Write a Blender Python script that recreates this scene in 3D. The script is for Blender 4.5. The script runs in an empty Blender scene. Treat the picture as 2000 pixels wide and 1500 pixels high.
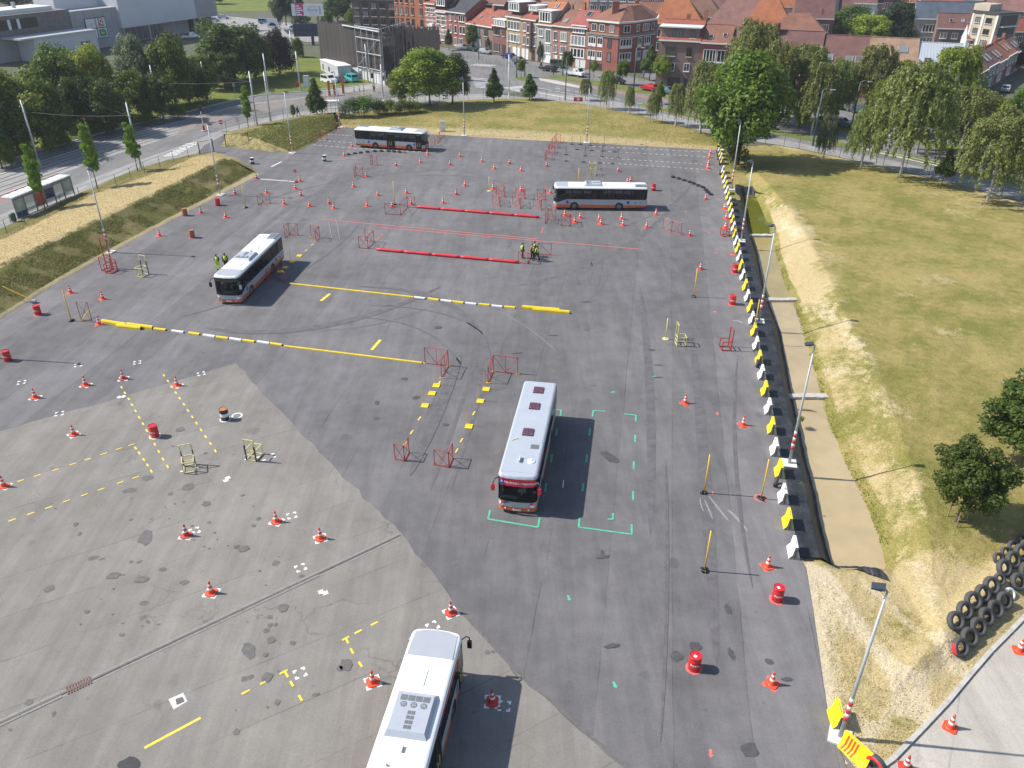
import bpy, math, random
import numpy as np
from mathutils import Vector, Matrix
R = math.radians
rnd = random.Random(7)
scene = bpy.context.scene
C = scene.collection
                # == camera
F_PX, PITCH, ROLL, CAM_H = 1567.53, R(30.3105), R(0.247), 33.1
fwd = Vector((0, math.cos(PITCH), -math.sin(PITCH)))
_rt = Vector((1, 0, 0)); _up = _rt.cross(fwd)
rt = _rt * math.cos(ROLL) + _up * math.sin(ROLL)
up = -_rt * math.sin(ROLL) + _up * math.cos(ROLL)
cam_data = bpy.data.cameras.new('camera')
cam_data.sensor_width = 36; cam_data.lens = F_PX / 2000 * 36
cam_data.clip_start = 0.5; cam_data.clip_end = 6000
cam = bpy.data.objects.new('camera', cam_data)
cam.matrix_world = Matrix(((rt.x, up.x, -fwd.x, 0), (rt.y, up.y, -fwd.y, 0), (rt.z, up.z, -fwd.z, CAM_H), (0, 0, 0, 1)))
C.objects.link(cam); scene.camera = cam
                # == sky, sun, exposure
SUN_EL, SHADOW_AZ = R(44.5), R(-6.5)
world = bpy.data.worlds.new('World'); scene.world = world; world.use_nodes = True
wn = world.node_tree.nodes; wl = world.node_tree.links
sky = wn.new('ShaderNodeTexSky'); sky.sky_type = 'NISHITA'; sky.sun_disc = False
sky.sun_elevation = SUN_EL
sky.sun_rotation = math.atan2(-math.cos(SHADOW_AZ), -math.sin(SHADOW_AZ))
bg = wn['Background']; bg.inputs['Strength'].default_value = 0.11
wl.new(sky.outputs['Color'], bg.inputs['Color'])
sun_data = bpy.data.lights.new('sun', 'SUN'); sun_data.energy = 4.2; sun_data.angle = R(0.53); sun_data.color = (1.0, 0.955, 0.88)
sun = bpy.data.objects.new('sun', sun_data); C.objects.link(sun)
sun.rotation_euler = Vector((math.cos(SHADOW_AZ) * math.cos(SUN_EL), math.sin(SHADOW_AZ) * math.cos(SUN_EL), -math.sin(SUN_EL))).to_track_quat('-Z', 'Y').to_euler()
sun.location = (-60, 60, 80)
vs = scene.view_settings
vs.view_transform = 'Standard'; vs.look = 'None'; vs.gamma = 1; vs.exposure = 0.6; vs.use_curve_mapping = False
scene.cycles.max_bounces = 6; scene.cycles.transparent_max_bounces = 10
scene.cycles.use_denoising = True
                # == survey helpers
CAM = Vector((0, 0, CAM_H))
def G(u, v, z=0.0):
 """surveyed ground (or height z) point for a sighting u,v of the 2000 x 1500 survey photograph"""
 d = fwd + rt * ((u - 1000) / F_PX) + up * ((750 - v) / F_PX)
 t = (z - CAM_H) / d.z
 return Vector((d.x * t, d.y * t, z))
def P(p):
 d = Vector(p) - CAM; w = d.dot(fwd)
 return 1000 + F_PX * d.dot(rt) / w, 750 - F_PX * d.dot(up) / w
def HT(base, topv):
 lo, hi = 0.0, 32.0
 for _ in range(40):
  m = (lo + hi) / 2
  if P((base.x, base.y, base.z + m))[1] > topv: lo = m
  else: hi = m
 return lo
def pxw(base, px):          # metres covered by px sighting pixels at that spot
 return px * (Vector(base) - CAM).dot(fwd) / F_PX
                # == object helpers
def link(o, parent=None):
 C.objects.link(o)
 if parent: o.parent = parent
 return o
LABELS = {}
def tag(o, label=None, cat=None, group=None, kind=None):
 if label: o['label'] = label
 if cat: o['category'] = cat
 if group: o['group'] = group
 if kind: o['kind'] = kind
 if label and cat:
  if label in LABELS: print('DUPLICATE LABEL', label)
  LABELS[label] = 1
 return o
def empty(name, loc=(0, 0, 0), rz=0.0, label=None, cat=None, group=None):
 o = bpy.data.objects.new(name, None); o.empty_display_size = 0.3
 o.location = loc; o.rotation_euler = (0, 0, rz); link(o)
 return tag(o, label, cat, group)
def copy_tree(o, parent=None):
 c = o.copy(); C.objects.link(c); c.parent = parent
 for k in ('label',):
  if parent is None and k in c: del c[k]
 for ch in o.children: copy_tree(ch, c)
 return c
class MB:
 def __init__(s): s.v = []; s.f = []
 def add(s, vs, fs):
  n = len(s.v); s.v += [tuple(p) for p in vs]; s.f += [tuple(i + n for i in f) for f in fs]; return s
 def poly(s, pts): return s.add(pts, [range(len(pts))])
 def box(s, x0, x1, y0, y1, z0, z1):
  return s.add([(x0, y0, z0), (x1, y0, z0), (x1, y1, z0), (x0, y1, z0), (x0, y0, z1), (x1, y0, z1), (x1, y1, z1), (x0, y1, z1)],
     [(3, 2, 1, 0), (4, 5, 6, 7), (0, 1, 5, 4), (1, 2, 6, 5), (2, 3, 7, 6), (3, 0, 4, 7)])
 def bar(s, p, q, w, h=None, upv=(0, 0, 1)):
  h = w if h is None else h
  p = Vector(p); q = Vector(q); d = (q - p).normalized(); u = Vector(upv)
  if abs(d.dot(u)) > 0.98: u = Vector((1, 0, 0))
  a = d.cross(u).normalized() * w / 2; b = a.normalized().cross(d).normalized() * h / 2
  return s.add([p - a - b, p + a - b, p + a + b, p - a + b, q - a - b, q + a - b, q + a + b, q - a + b],
     [(3, 2, 1, 0), (4, 5, 6, 7), (0, 1, 5, 4), (1, 2, 6, 5), (2, 3, 7, 6), (3, 0, 4, 7)])
 def cyl(s, p, q, r0, r1=None, n=10, caps=True):
  r1 = r0 if r1 is None else r1
  p = Vector(p); q = Vector(q); d = (q - p).normalized()
  u = Vector((0, 0, 1)) if abs(d.z) < 0.95 else Vector((1, 0, 0))
  a = d.cross(u).normalized(); b = a.cross(d).normalized()
  vs = []
  for c, r in ((p, r0), (q, r1)):
   for i in range(n):
    t = 2 * math.pi * i / n; vs.append(c + a * (r * math.cos(t)) + b * (r * math.sin(t)))
  fs = [(i, i + n, (i + 1) % n + n, (i + 1) % n) for i in range(n)]
  if caps: fs += [tuple(range(n)), tuple(range(2 * n - 1, n - 1, -1))]
  return s.add(vs, fs)
 def lathe(s, prof, n=16, o=(0, 0, 0), ax='z', caps=True):
  vs = []
  for r, z in prof:
   for i in range(n):
    t = 2 * math.pi * i / n; x, y = r * math.cos(t), r * math.sin(t)
    p = (x, y, z) if ax == 'z' else ((z, x, y) if ax == 'x' else (x, z, y))
    vs.append((p[0] + o[0], p[1] + o[1], p[2] + o[2]))
  fs = []
  for k in range(len(prof) - 1):
   for i in range(n):
    j = (i + 1) % n
    fs.append((k * n + i, k * n + j, (k + 1) * n + j, (k + 1) * n + i))
  if caps: fs += [tuple(range(n - 1, -1, -1)), tuple(range((len(prof) - 1) * n, len(prof) * n))]
  if ax == 'y': fs = [tuple(reversed(f)) for f in fs]
  return s.add(vs, fs)
 def tube(s, pts, r, n=6):
  for a, b in zip(pts, pts[1:]): s.cyl(a, b, r, r, n)
  return s
 def prism(s, pts, z0, z1):
  n = len(pts)
  a = sum(pts[i][0] * pts[(i + 1) % n][1] - pts[(i + 1) % n][0] * pts[i][1] for i in range(n))
  if a < 0: pts = list(reversed(pts))
  vs = [(p[0], p[1], z0) for p in pts] + [(p[0], p[1], z1) for p in pts]
  return s.add(vs, [tuple(range(n - 1, -1, -1)), tuple(range(n, 2 * n))] + [(i, (i + 1) % n, (i + 1) % n + n, i + n) for i in range(n)])
 def mesh(s, name, mat=None, smooth=False):
  me = bpy.data.meshes.new(name); me.from_pydata(s.v, [], s.f)
  if mat: me.materials.append(mat)
  if smooth: me.shade_smooth() if hasattr(me, 'shade_smooth') else None
  return me
 def build(s, name, mat=None, parent=None, smooth=False, loc=None):
  o = bpy.data.objects.new(name, s.mesh(name, mat, smooth)); link(o, parent)
  if loc is not None: o.location = loc
  return o
def inst(name, me, parent=None, loc=(0, 0, 0), rz=0.0, scale=None, mat=None):
 o = bpy.data.objects.new(name, me); link(o, parent); o.location = loc; o.rotation_euler = (0, 0, rz)
 if scale: o.scale = scale
 if mat: o.material_slots[0].link = 'OBJECT'; o.material_slots[0].material = mat
 return o
def smooth_angle(o, ang=40):
 me = o.data
 try: me.shade_auto_smooth(use_auto_smooth=True, angle=R(ang))
 except Exception: pass
_txt = {}
def text_mesh(body, size=1.0, depth=0.0, mat=None, align='CENTER'):
 cu = bpy.data.curves.new('lettering', 'FONT'); cu.body = body; cu.size = size; cu.extrude = depth; cu.align_x = align; cu.align_y = 'CENTER'; cu.resolution_u = 3; cu.offset = size * .025
 t = bpy.data.objects.new('lettering', cu); C.objects.link(t)
 dg = bpy.context.evaluated_depsgraph_get(); me = bpy.data.meshes.new_from_object(t.evaluated_get(dg))
 bpy.data.objects.remove(t); bpy.data.curves.remove(cu)
 me.materials.clear()
 if mat: me.materials.append(mat)
 return me
ORD = ['leftmost', 'second from left', 'third from left', 'fourth from left', 'fifth from left', 'sixth from left', 'seventh from left', 'eighth from left', 'ninth from left', 'tenth from left', 'eleventh from left', 'twelfth from left', 'thirteenth from left', 'fourteenth from left']
NUM = ['first', 'second', 'third', 'fourth', 'fifth', 'sixth', 'seventh', 'eighth', 'ninth', 'tenth', 'eleventh', 'twelfth', 'thirteenth', 'fourteenth', 'fifteenth', 'sixteenth', 'seventeenth', 'eighteenth', 'nineteenth', 'twentieth',
 'twenty-first', 'twenty-second', 'twenty-third', 'twenty-fourth', 'twenty-fifth']
                # == materials
def newmat(name):
 m = bpy.data.materials.new(name); m.use_nodes = True
 nt = m.node_tree; b = nt.nodes['Principled BSDF']
 return m, nt, b
def sock(node, name):
 return node.inputs[name]
def N(nt, typ, **kw):
 n = nt.nodes.new(typ)
 for k, v in kw.items():
  if k in n.inputs: n.inputs[k].default_value = v
  else: setattr(n, k, v)
 return n
def mixc(nt, fac, a, b, mode='MIX'):
 n = nt.nodes.new('ShaderNodeMix'); n.data_type = 'RGBA'; n.blend_type = mode
 for i, x in ((0, fac), (6, a), (7, b)):
  if hasattr(x, 'is_output'): nt.links.new(x, n.inputs[i])
  else: n.inputs[i].default_value = x if i == 0 else ((*x, 1) if len(x) == 3 else x)
 return n.outputs[2]
def ramp(nt, fac, stops):
 n = nt.nodes.new('ShaderNodeValToRGB'); nt.links.new(fac, n.inputs[0])
 e = n.color_ramp.elements
 while len(e) < len(stops): e.new(0.5)
 for i, (p, c) in enumerate(stops):
  e[i].position = p; e[i].color = (c, c, c, 1) if isinstance(c, (int, float)) else (*c, 1)
 return n.outputs[0]
def math_n(nt, op, a, b=None, clamp=False):
 n = nt.nodes.new('ShaderNodeMath'); n.operation = op; n.use_clamp = clamp
 for i, x in enumerate((a, b)):
  if x is None: continue
  if hasattr(x, 'is_output'): nt.links.new(x, n.inputs[i])
  else: n.inputs[i].default_value = x
 return n.outputs[0]
def noise(nt, vec, scale, detail=4, rough=0.55, dist=0.0):
 n = N(nt, 'ShaderNodeTexNoise', Scale=scale, Detail=detail, Roughness=rough, Distortion=dist)
 if vec is not None: nt.links.new(vec, n.inputs['Vector'])
 return n.outputs[0]
def pos(nt): return nt.nodes.new('ShaderNodeNewGeometry').outputs['Position']
def objc(nt): return nt.nodes.new('ShaderNodeTexCoord').outputs['Object']
def bump(nt, b, h, strength=0.3, dist=0.05):
 n = N(nt, 'ShaderNodeBump', Strength=strength, Distance=dist); nt.links.new(h, n.inputs['Height']); nt.links.new(n.outputs[0], b.inputs['Normal'])
MATS = {}
def mat(name, col, rough=0.6, metal=0.0, var=0.12, scale=2.0, spec=0.5, worldpos=False, bumps=0.0, coat=0.0):
 """painted / plain surface with grime variation"""
 if name in MATS: return MATS[name]
 m, nt, b = newmat(name)
 vec = pos(nt) if worldpos else objc(nt)
 n1 = noise(nt, vec, scale, 5, 0.6)
 f = ramp(nt, n1, [(0.3, 1 - var), (0.7, 1 + var * 0.5)])
 nt.links.new(mixc(nt, 1.0, col, f, 'MULTIPLY'), b.inputs['Base Color'])
 b.inputs['Roughness'].default_value = rough; b.inputs['Metallic'].default_value = metal
 b.inputs['Specular IOR Level'].default_value = spec; b.inputs['Coat Weight'].default_value = coat
 if bumps: bump(nt, b, noise(nt, vec, scale * 6, 3), bumps, 0.02)
 MATS[name] = m
 return m
def glass_mat(name, tint, trans=0.3, rough=0.04):
 m, nt, b = newmat(name)
 b.inputs['Base Color'].default_value = (0.012, 0.014, 0.016, 1); b.inputs['Roughness'].default_value = rough
 b.inputs['Specular IOR Level'].default_value = 0.6
 tr = N(nt, 'ShaderNodeBsdfTransparent'); tr.inputs[0].default_value = (*tint, 1)
 mx = N(nt, 'ShaderNodeMixShader'); mx.inputs[0].default_value = trans
 nt.links.new(b.outputs[0], mx.inputs[1]); nt.links.new(tr.outputs[0], mx.inputs[2])
 nt.links.new(mx.outputs[0], nt.nodes['Material Output'].inputs[0])
 MATS[name] = m
 return m
def leaf_mat(name, c0, c1, trans=0.42):
 c0, c1 = (tuple(x * 1.45 for x in c) for c in (c0, c1))
 m, nt, b = newmat(name)
 g = nt.nodes.new('ShaderNodeNewGeometry'); oi = nt.nodes.new('ShaderNodeObjectInfo')
 col = mixc(nt, g.outputs['Random Per Island'], c0, c1)
 hs = nt.nodes.new('ShaderNodeHueSaturation'); nt.links.new(col, hs.inputs['Color'])
 nt.links.new(math_n(nt, 'ADD', math_n(nt, 'MULTIPLY', oi.outputs['Random'], 0.35), 0.82), hs.inputs['Value'])
 nt.links.new(math_n(nt, 'ADD', math_n(nt, 'MULTIPLY', oi.outputs['Random'], 0.03), 0.487), hs.inputs['Hue'])
 nt.links.new(hs.outputs[0], b.inputs['Base Color']); b.inputs['Roughness'].default_value = 0.55; b.inputs['Specular IOR Level'].default_value = 0.3
 t = N(nt, 'ShaderNodeBsdfTranslucent'); nt.links.new(hs.outputs[0], t.inputs[0])
 mx = N(nt, 'ShaderNodeMixShader'); mx.inputs[0].default_value = trans
 nt.links.new(b.outputs[0], mx.inputs[1]); nt.links.new(t.outputs[0], mx.inputs[2]); nt.links.new(mx.outputs[0], nt.nodes['Material Output'].inputs[0])
 MATS[name] = m
 return m
def asphalt(name, c0, c1, lane_dir, lane_w, seam=0.55, spots=0.5, crack=0.0, lanes=0.08):
 m, nt, b = newmat(name)
 p = pos(nt)
 big = noise(nt, p, 0.09, 5, 0.6); mid = noise(nt, p, 0.6, 6, 0.65); fine = noise(nt, p, 9.0, 4, 0.7)
 f = math_n(nt, 'ADD', math_n(nt, 'MULTIPLY', big, 0.55), math_n(nt, 'MULTIPLY', mid, 0.45))
 col = mixc(nt, ramp(nt, f, [(0.34, 0), (0.66, 1)]), c0, c1)
 sep = nt.nodes.new('ShaderNodeSeparateXYZ'); nt.links.new(p, sep.inputs[0])
 nx, ny = lane_dir[1], -lane_dir[0]
 w = math_n(nt, 'ADD', math_n(nt, 'MULTIPLY', sep.outputs[0], nx / lane_w), math_n(nt, 'MULTIPLY', sep.outputs[1], ny / lane_w))
 w = math_n(nt, 'ADD', w, math_n(nt, 'MULTIPLY', noise(nt, p, 0.12, 2), 0.10))
 wn_ = nt.nodes.new('ShaderNodeTexWhiteNoise'); wn_.noise_dimensions = '1D'
 nt.links.new(math_n(nt, 'FLOOR', w), wn_.inputs['W'])
 lane = math_n(nt, 'ADD', math_n(nt, 'MULTIPLY', wn_.outputs['Value'], 2 * lanes), 1 - lanes)
 fr = math_n(nt, 'FRACT', w)
 edge = math_n(nt, 'MINIMUM', fr, math_n(nt, 'SUBTRACT', 1.0, fr))
 seamf = ramp(nt, math_n(nt, 'ADD', edge, math_n(nt, 'MULTIPLY', mid, 0.012)), [(0.007, 1.0), (0.017, 0.0)])
 seamf = math_n(nt, 'MULTIPLY', seamf, ramp(nt, noise(nt, p, 0.25, 3), [(0.38, 0.0), (0.6, 1.0)]))
 val = math_n(nt, 'MULTIPLY', lane, math_n(nt, 'SUBTRACT', 1.0, math_n(nt, 'MULTIPLY', seamf, 1 - seam)))
 mp = nt.nodes.new('ShaderNodeMapping'); mp.inputs['Rotation'].default_value = (0, 0, math.atan2(lane_dir[0], lane_dir[1])); mp.inputs['Scale'].default_value = (1.0, 0.09, 1.0)
 nt.links.new(p, mp.inputs[0])
 st = noise(nt, mp.outputs[0], 0.9, 6, 0.7)
 val = math_n(nt, 'MULTIPLY', val, ramp(nt, st, [(0.25, 0.78), (0.75, 1.17)]))
 vo = N(nt, 'ShaderNodeTexVoronoi', Scale=0.42); vo.feature = 'F1'; nt.links.new(p, vo.inputs['Vector'])
 d = math_n(nt, 'ADD', vo.outputs['Distance'], math_n(nt, 'MULTIPLY', noise(nt, p, 2.4, 3), 0.22))
 rs = nt.nodes.new('ShaderNodeSeparateColor'); nt.links.new(vo.outputs['Color'], rs.inputs[0])
 size = math_n(nt, 'MULTIPLY', math_n(nt, 'POWER', rs.outputs[0], 3.0), 0.24)
 sp = math_n(nt, 'LESS_THAN', math_n(nt, 'SUBTRACT', d, size), 0.11)
 sp = math_n(nt, 'MULTIPLY', sp, math_n(nt, 'MULTIPLY', rs.outputs[1], spots))
 vo2 = N(nt, 'ShaderNodeTexVoronoi', Scale=1.7); nt.links.new(p, vo2.inputs['Vector'])
 rs2 = nt.nodes.new('ShaderNodeSeparateColor'); nt.links.new(vo2.outputs['Color'], rs2.inputs[0])
 d2 = math_n(nt, 'ADD', vo2.outputs['Distance'], math_n(nt, 'MULTIPLY', noise(nt, p, 6.0, 2), 0.2))
 sp2 = math_n(nt, 'LESS_THAN', math_n(nt, 'SUBTRACT', d2, math_n(nt, 'MULTIPLY', math_n(nt, 'POWER', rs2.outputs[0], 6.0), 0.2)), 0.09)
 sp2 = math_n(nt, 'MULTIPLY', sp2, math_n(nt, 'MULTIPLY', rs2.outputs[2], spots * 0.9))
 val = math_n(nt, 'MULTIPLY', val, math_n(nt, 'SUBTRACT', 1.0, math_n(nt, 'MAXIMUM', sp, sp2)))
 if crack:
  wp = N(nt, 'ShaderNodeTexVoronoi', Scale=0.11); wp.feature = 'DISTANCE_TO_EDGE'
  nm = nt.nodes.new('ShaderNodeTexNoise'); nm.inputs['Scale'].default_value = 0.5; nm.inputs['Detail'].default_value = 6; nt.links.new(p, nm.inputs['Vector'])
  va = nt.nodes.new('ShaderNodeVectorMath'); va.operation = 'MULTIPLY_ADD'; nt.links.new(nm.outputs['Color'], va.inputs[0]); va.inputs[1].default_value = (5, 5, 0); nt.links.new(p, va.inputs[2])
  nt.links.new(va.outputs[0], wp.inputs['Vector'])
  cr = ramp(nt, wp.outputs['Distance'], [(0.001, 1), (0.006, 0)])
  cr = math_n(nt, 'MULTIPLY', cr, ramp(nt, noise(nt, p, 0.2, 2), [(0.45, 0), (0.6, 1)]))
  val = math_n(nt, 'MULTIPLY', val, math_n(nt, 'SUBTRACT', 1.0, math_n(nt, 'MULTIPLY', cr, crack)))
 val = math_n(nt, 'MULTIPLY', val, ramp(nt, fine, [(0.25, 0.86), (0.75, 1.14)]))
 nt.links.new(mixc(nt, 1.0, col, val, 'MULTIPLY'), b.inputs['Base Color'])
 b.inputs['Roughness'].default_value = 0.85; b.inputs['Specular IOR Level'].default_value = 0.25
 bump(nt, b, fine, 0.15, 0.02)
 MATS[name] = m
 return m
def grass_mat(name, green, olive, straw, sand):
 m, nt, b = newmat(name)
 p = pos(nt)
 at = nt.nodes.new('ShaderNodeAttribute'); at.attribute_name = 'cover'
 sp = nt.nodes.new('ShaderNodeSeparateColor'); nt.links.new(at.outputs['Color'], sp.inputs[0])
 n1 = noise(nt, p, 0.16, 6, 0.62); n2 = noise(nt, p, 1.3, 6, 0.7); n3 = noise(nt, p, 7.0, 5, 0.75)
 c = mixc(nt, ramp(nt, math_n(nt, 'ADD', math_n(nt, 'MULTIPLY', n1, 0.6), math_n(nt, 'MULTIPLY', n2, 0.4)), [(0.42, 0), (0.58, 1)]), green, olive)
 mixn = math_n(nt, 'ADD', math_n(nt, 'MULTIPLY', n2, 0.6), math_n(nt, 'MULTIPLY', n3, 0.4))
 def cov(ch):
  return ramp(nt, math_n(nt, 'SUBTRACT', math_n(nt, 'ADD', ch, mixn), 0.5), [(0.38, 0), (0.62, 1)])
 c = mixc(nt, cov(sp.outputs[0]), c, straw)
 c = mixc(nt, cov(sp.outputs[1]), c, sand)
 c = mixc(nt, 1.0, c, ramp(nt, n3, [(0.2, 0.62), (0.8, 1.36)]), 'MULTIPLY')
 nt.links.new(c, b.inputs['Base Color']); b.inputs['Roughness'].default_value = 0.9; b.inputs['Specular IOR Level'].default_value = 0.15
 bump(nt, b, math_n(nt, 'ADD', n3, math_n(nt, 'MULTIPLY', n2, 1.5)), 0.6, 0.12)
 MATS[name] = m
 return m
def brick_mat(name, c0, c1, mortar, sc=1.0):
 m, nt, b = newmat(name)
 v = objc(nt)
 sep = nt.nodes.new('ShaderNodeSeparateXYZ'); nt.links.new(v, sep.inputs[0])
 cmb = nt.nodes.new('ShaderNodeCombineXYZ'); nt.links.new(math_n(nt, 'ADD', sep.outputs[0], sep.outputs[1]), cmb.inputs[0]); nt.links.new(sep.outputs[2], cmb.inputs[1])
 bt = N(nt, 'ShaderNodeTexBrick', Scale=4.0 * sc); nt.links.new(cmb.outputs[0], bt.inputs['Vector'])
 bt.inputs['Color1'].default_value = (*c0, 1); bt.inputs['Color2'].default_value = (*c1, 1); bt.inputs['Mortar'].default_value = (*mortar, 1)
 f = ramp(nt, noise(nt, v, 0.5, 5, 0.65), [(0.3, 0.8), (0.7, 1.1)])
 nt.links.new(mixc(nt, 1.0, bt.outputs['Color'], f, 'MULTIPLY'), b.inputs['Base Color']); b.inputs['Roughness'].default_value = 0.85
 MATS[name] = m
 return m
def tile_mat(name, c0, c1, rows=3.2):
 m, nt, b = newmat(name)
 v = objc(nt)
 sep = nt.nodes.new('ShaderNodeSeparateXYZ'); nt.links.new(v, sep.inputs[0])
 cmb = nt.nodes.new('ShaderNodeCombineXYZ'); nt.links.new(sep.outputs[0], cmb.inputs[0]); nt.links.new(math_n(nt, 'ADD', sep.outputs[1], sep.outputs[2]), cmb.inputs[1])
 bt = N(nt, 'ShaderNodeTexBrick', Scale=rows); nt.links.new(cmb.outputs[0], bt.inputs['Vector'])
 bt.inputs['Color1'].default_value = (*c0, 1); bt.inputs['Color2'].default_value = (*c1, 1); bt.inputs['Mortar'].default_value = tuple(x * 0.45 for x in c0) + (1,)
 f = ramp(nt, noise(nt, v, 0.45, 6, 0.7), [(0.28, 0.66), (0.72, 1.2)])
 nt.links.new(mixc(nt, 1.0, bt.outputs['Color'], f, 'MULTIPLY'), b.inputs['Base Color']); b.inputs['Roughness'].default_value = 0.8
 bump(nt, b, bt.outputs['Fac'], 0.4, 0.05)
 MATS[name] = m
 return m
M = MATS
LANE = Vector((0.165, 0.986)).normalized()
asphalt('lot_asphalt', (0.112, 0.107, 0.110), (0.188, 0.180, 0.182), LANE, 3.7, seam=0.6, spots=0.22, lanes=0.11)
asphalt('old_asphalt', (0.180, 0.168, 0.152), (0.252, 0.237, 0.214), Vector((0.86, 0.51)).normalized(), 3.4, seam=0.6, spots=0.2, crack=0.28, lanes=0.03)
asphalt('road_asphalt', (0.15, 0.148, 0.148), (0.21, 0.205, 0.20), Vector((-0.62, 0.78)), 3.3, seam=0.7, spots=0.25, lanes=0.06)
asphalt('concrete_road', (0.36, 0.335, 0.295), (0.47, 0.44, 0.385), Vector((0.5, 0.86)), 6.0, seam=0.7, spots=0.15, crack=0.3, lanes=0.02)
asphalt('pavement', (0.25, 0.242, 0.235), (0.33, 0.32, 0.305), Vector((0.6, 0.8)), 2.0, seam=0.8, spots=0.2, lanes=0.04)
grass_mat('field_grass', (0.185, 0.178, 0.046), (0.325, 0.262, 0.100), (0.430, 0.345, 0.185), (0.54, 0.455, 0.31))
grass_mat('berm_grass', (0.125, 0.125, 0.036), (0.205, 0.170, 0.074), (0.435, 0.350, 0.190), (0.40, 0.33, 0.19))
grass_mat('verge_grass', (0.105, 0.150, 0.028), (0.185, 0.19, 0.045), (0.33, 0.29, 0.11), (0.34, 0.30, 0.2))
grass_mat('town_ground', (0.075, 0.095, 0.035), (0.12, 0.115, 0.075), (0.15, 0.145, 0.125), (0.2, 0.19, 0.17))
mat('white_paint', (0.78, 0.78, 0.76), 0.6, var=0.25, scale=5, worldpos=True)
mat('yellow_paint', (0.82, 0.60, 0.06), 0.6, var=0.2, scale=5, worldpos=True)
mat('pink_paint', (0.62, 0.16, 0.15), 0.65, var=0.35, scale=4, worldpos=True)
mat('green_paint', (0.10, 0.46, 0.29), 0.6, var=0.3, scale=4, worldpos=True)
mat('blue_paint', (0.25, 0.46, 0.62), 0.6, var=0.3, scale=4, worldpos=True)
mat('tar', (0.035, 0.035, 0.038), 0.7, var=0.3, scale=3, worldpos=True)
mat('tar_faded', (0.075, 0.072, 0.075), 0.8, var=0.3, scale=3, worldpos=True)
mat('concrete', (0.47, 0.45, 0.41), 0.85, var=0.25, scale=2, worldpos=True, bumps=0.2)
mat('pale_concrete', (0.62, 0.61, 0.58), 0.8, var=0.2, scale=3, worldpos=True)
mat('brick_paving', (0.30, 0.165, 0.14), 0.85, var=0.25, scale=2, worldpos=True)
mat('rail_steel', (0.05, 0.045, 0.042), 0.7, 0.0, worldpos=True)
mat('steel', (0.42, 0.44, 0.46), 0.45, 0.75, var=0.15, scale=3)
mat('galvanised', (0.50, 0.53, 0.55), 0.5, 0.35, var=0.15, scale=1.5)
mat('dark_green_steel', (0.045, 0.085, 0.07), 0.5, 0.2)
mat('black', (0.02, 0.02, 0.022), 0.55, var=0.2)
mat('rubber', (0.035, 0.035, 0.037), 0.75, var=0.35, scale=4, bumps=0.2)
mat('dusty_rubber', (0.075, 0.073, 0.072), 0.85, var=0.4, scale=4, bumps=0.2)
mat('cone_orange', (0.80, 0.085, 0.035), 0.5, var=0.12, scale=4)
mat('cone_old', (0.55, 0.055, 0.04), 0.6, var=0.2, scale=4)
mat('cone_white', (0.78, 0.77, 0.75), 0.45, var=0.12, scale=6)
mat('drum_red', (0.60, 0.022, 0.028), 0.35, var=0.18, scale=2, coat=0.2)
mat('drum_rust', (0.40, 0.15, 0.09), 0.75, var=0.45, scale=4)
mat('drum_rust_top', (0.45, 0.16, 0.06), 0.75, var=0.4, scale=4)
mat('drum_dark', (0.02, 0.022, 0.035), 0.4, var=0.2)
mat('drum_green', (0.02, 0.09, 0.06), 0.4, var=0.2)
mat('frame_red', (0.46, 0.040, 0.035), 0.5, var=0.3, scale=3)
mat('frame_old', (0.42, 0.16, 0.12), 0.65, var=0.4, scale=4)
mat('frame_cream', (0.66, 0.60, 0.26), 0.55, var=0.2, scale=4)
mat('beam_red', (0.66, 0.03, 0.045), 0.4, var=0.15, scale=1.5)
mat('kerb_yellow', (0.80, 0.58, 0.02), 0.45, var=0.15, scale=2)
mat('kerb_white', (0.74, 0.75, 0.75), 0.5, var=0.15, scale=2)
mat('barrier_yellow', (0.86, 0.66, 0.01), 0.5, var=0.12, scale=1.5)
mat('barrier_white', (0.80, 0.80, 0.79), 0.55, var=0.14, scale=1.5)
mat('barrier_concrete', (0.30, 0.27, 0.23), 0.85, var=0.3, scale=3)
mat('stick_yellow', (0.74, 0.47, 0.03), 0.5, var=0.15, scale=3)
mat('hivis', (0.55, 0.80, 0.06), 0.6, var=0.12, scale=4)
mat('skin', (0.45, 0.27, 0.19), 0.55, var=0.1)
mat('hair_dark', (0.03, 0.022, 0.018), 0.6)
mat('cloth_dark', (0.018, 0.018, 0.024), 0.85, var=0.2, scale=6)
mat('cloth_navy', (0.02, 0.05, 0.16), 0.85, var=0.2, scale=6)
mat('cloth_blue', (0.06, 0.14, 0.30), 0.85, var=0.2, scale=6)
mat('bark', (0.13, 0.10, 0.07), 0.9, var=0.35, scale=4, bumps=0.4)
mat('birch_bark', (0.52, 0.49, 0.43), 0.8, var=0.5, scale=5, bumps=0.2)
mat('stake_wood', (0.30, 0.22, 0.14), 0.85, var=0.3, scale=4)
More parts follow.
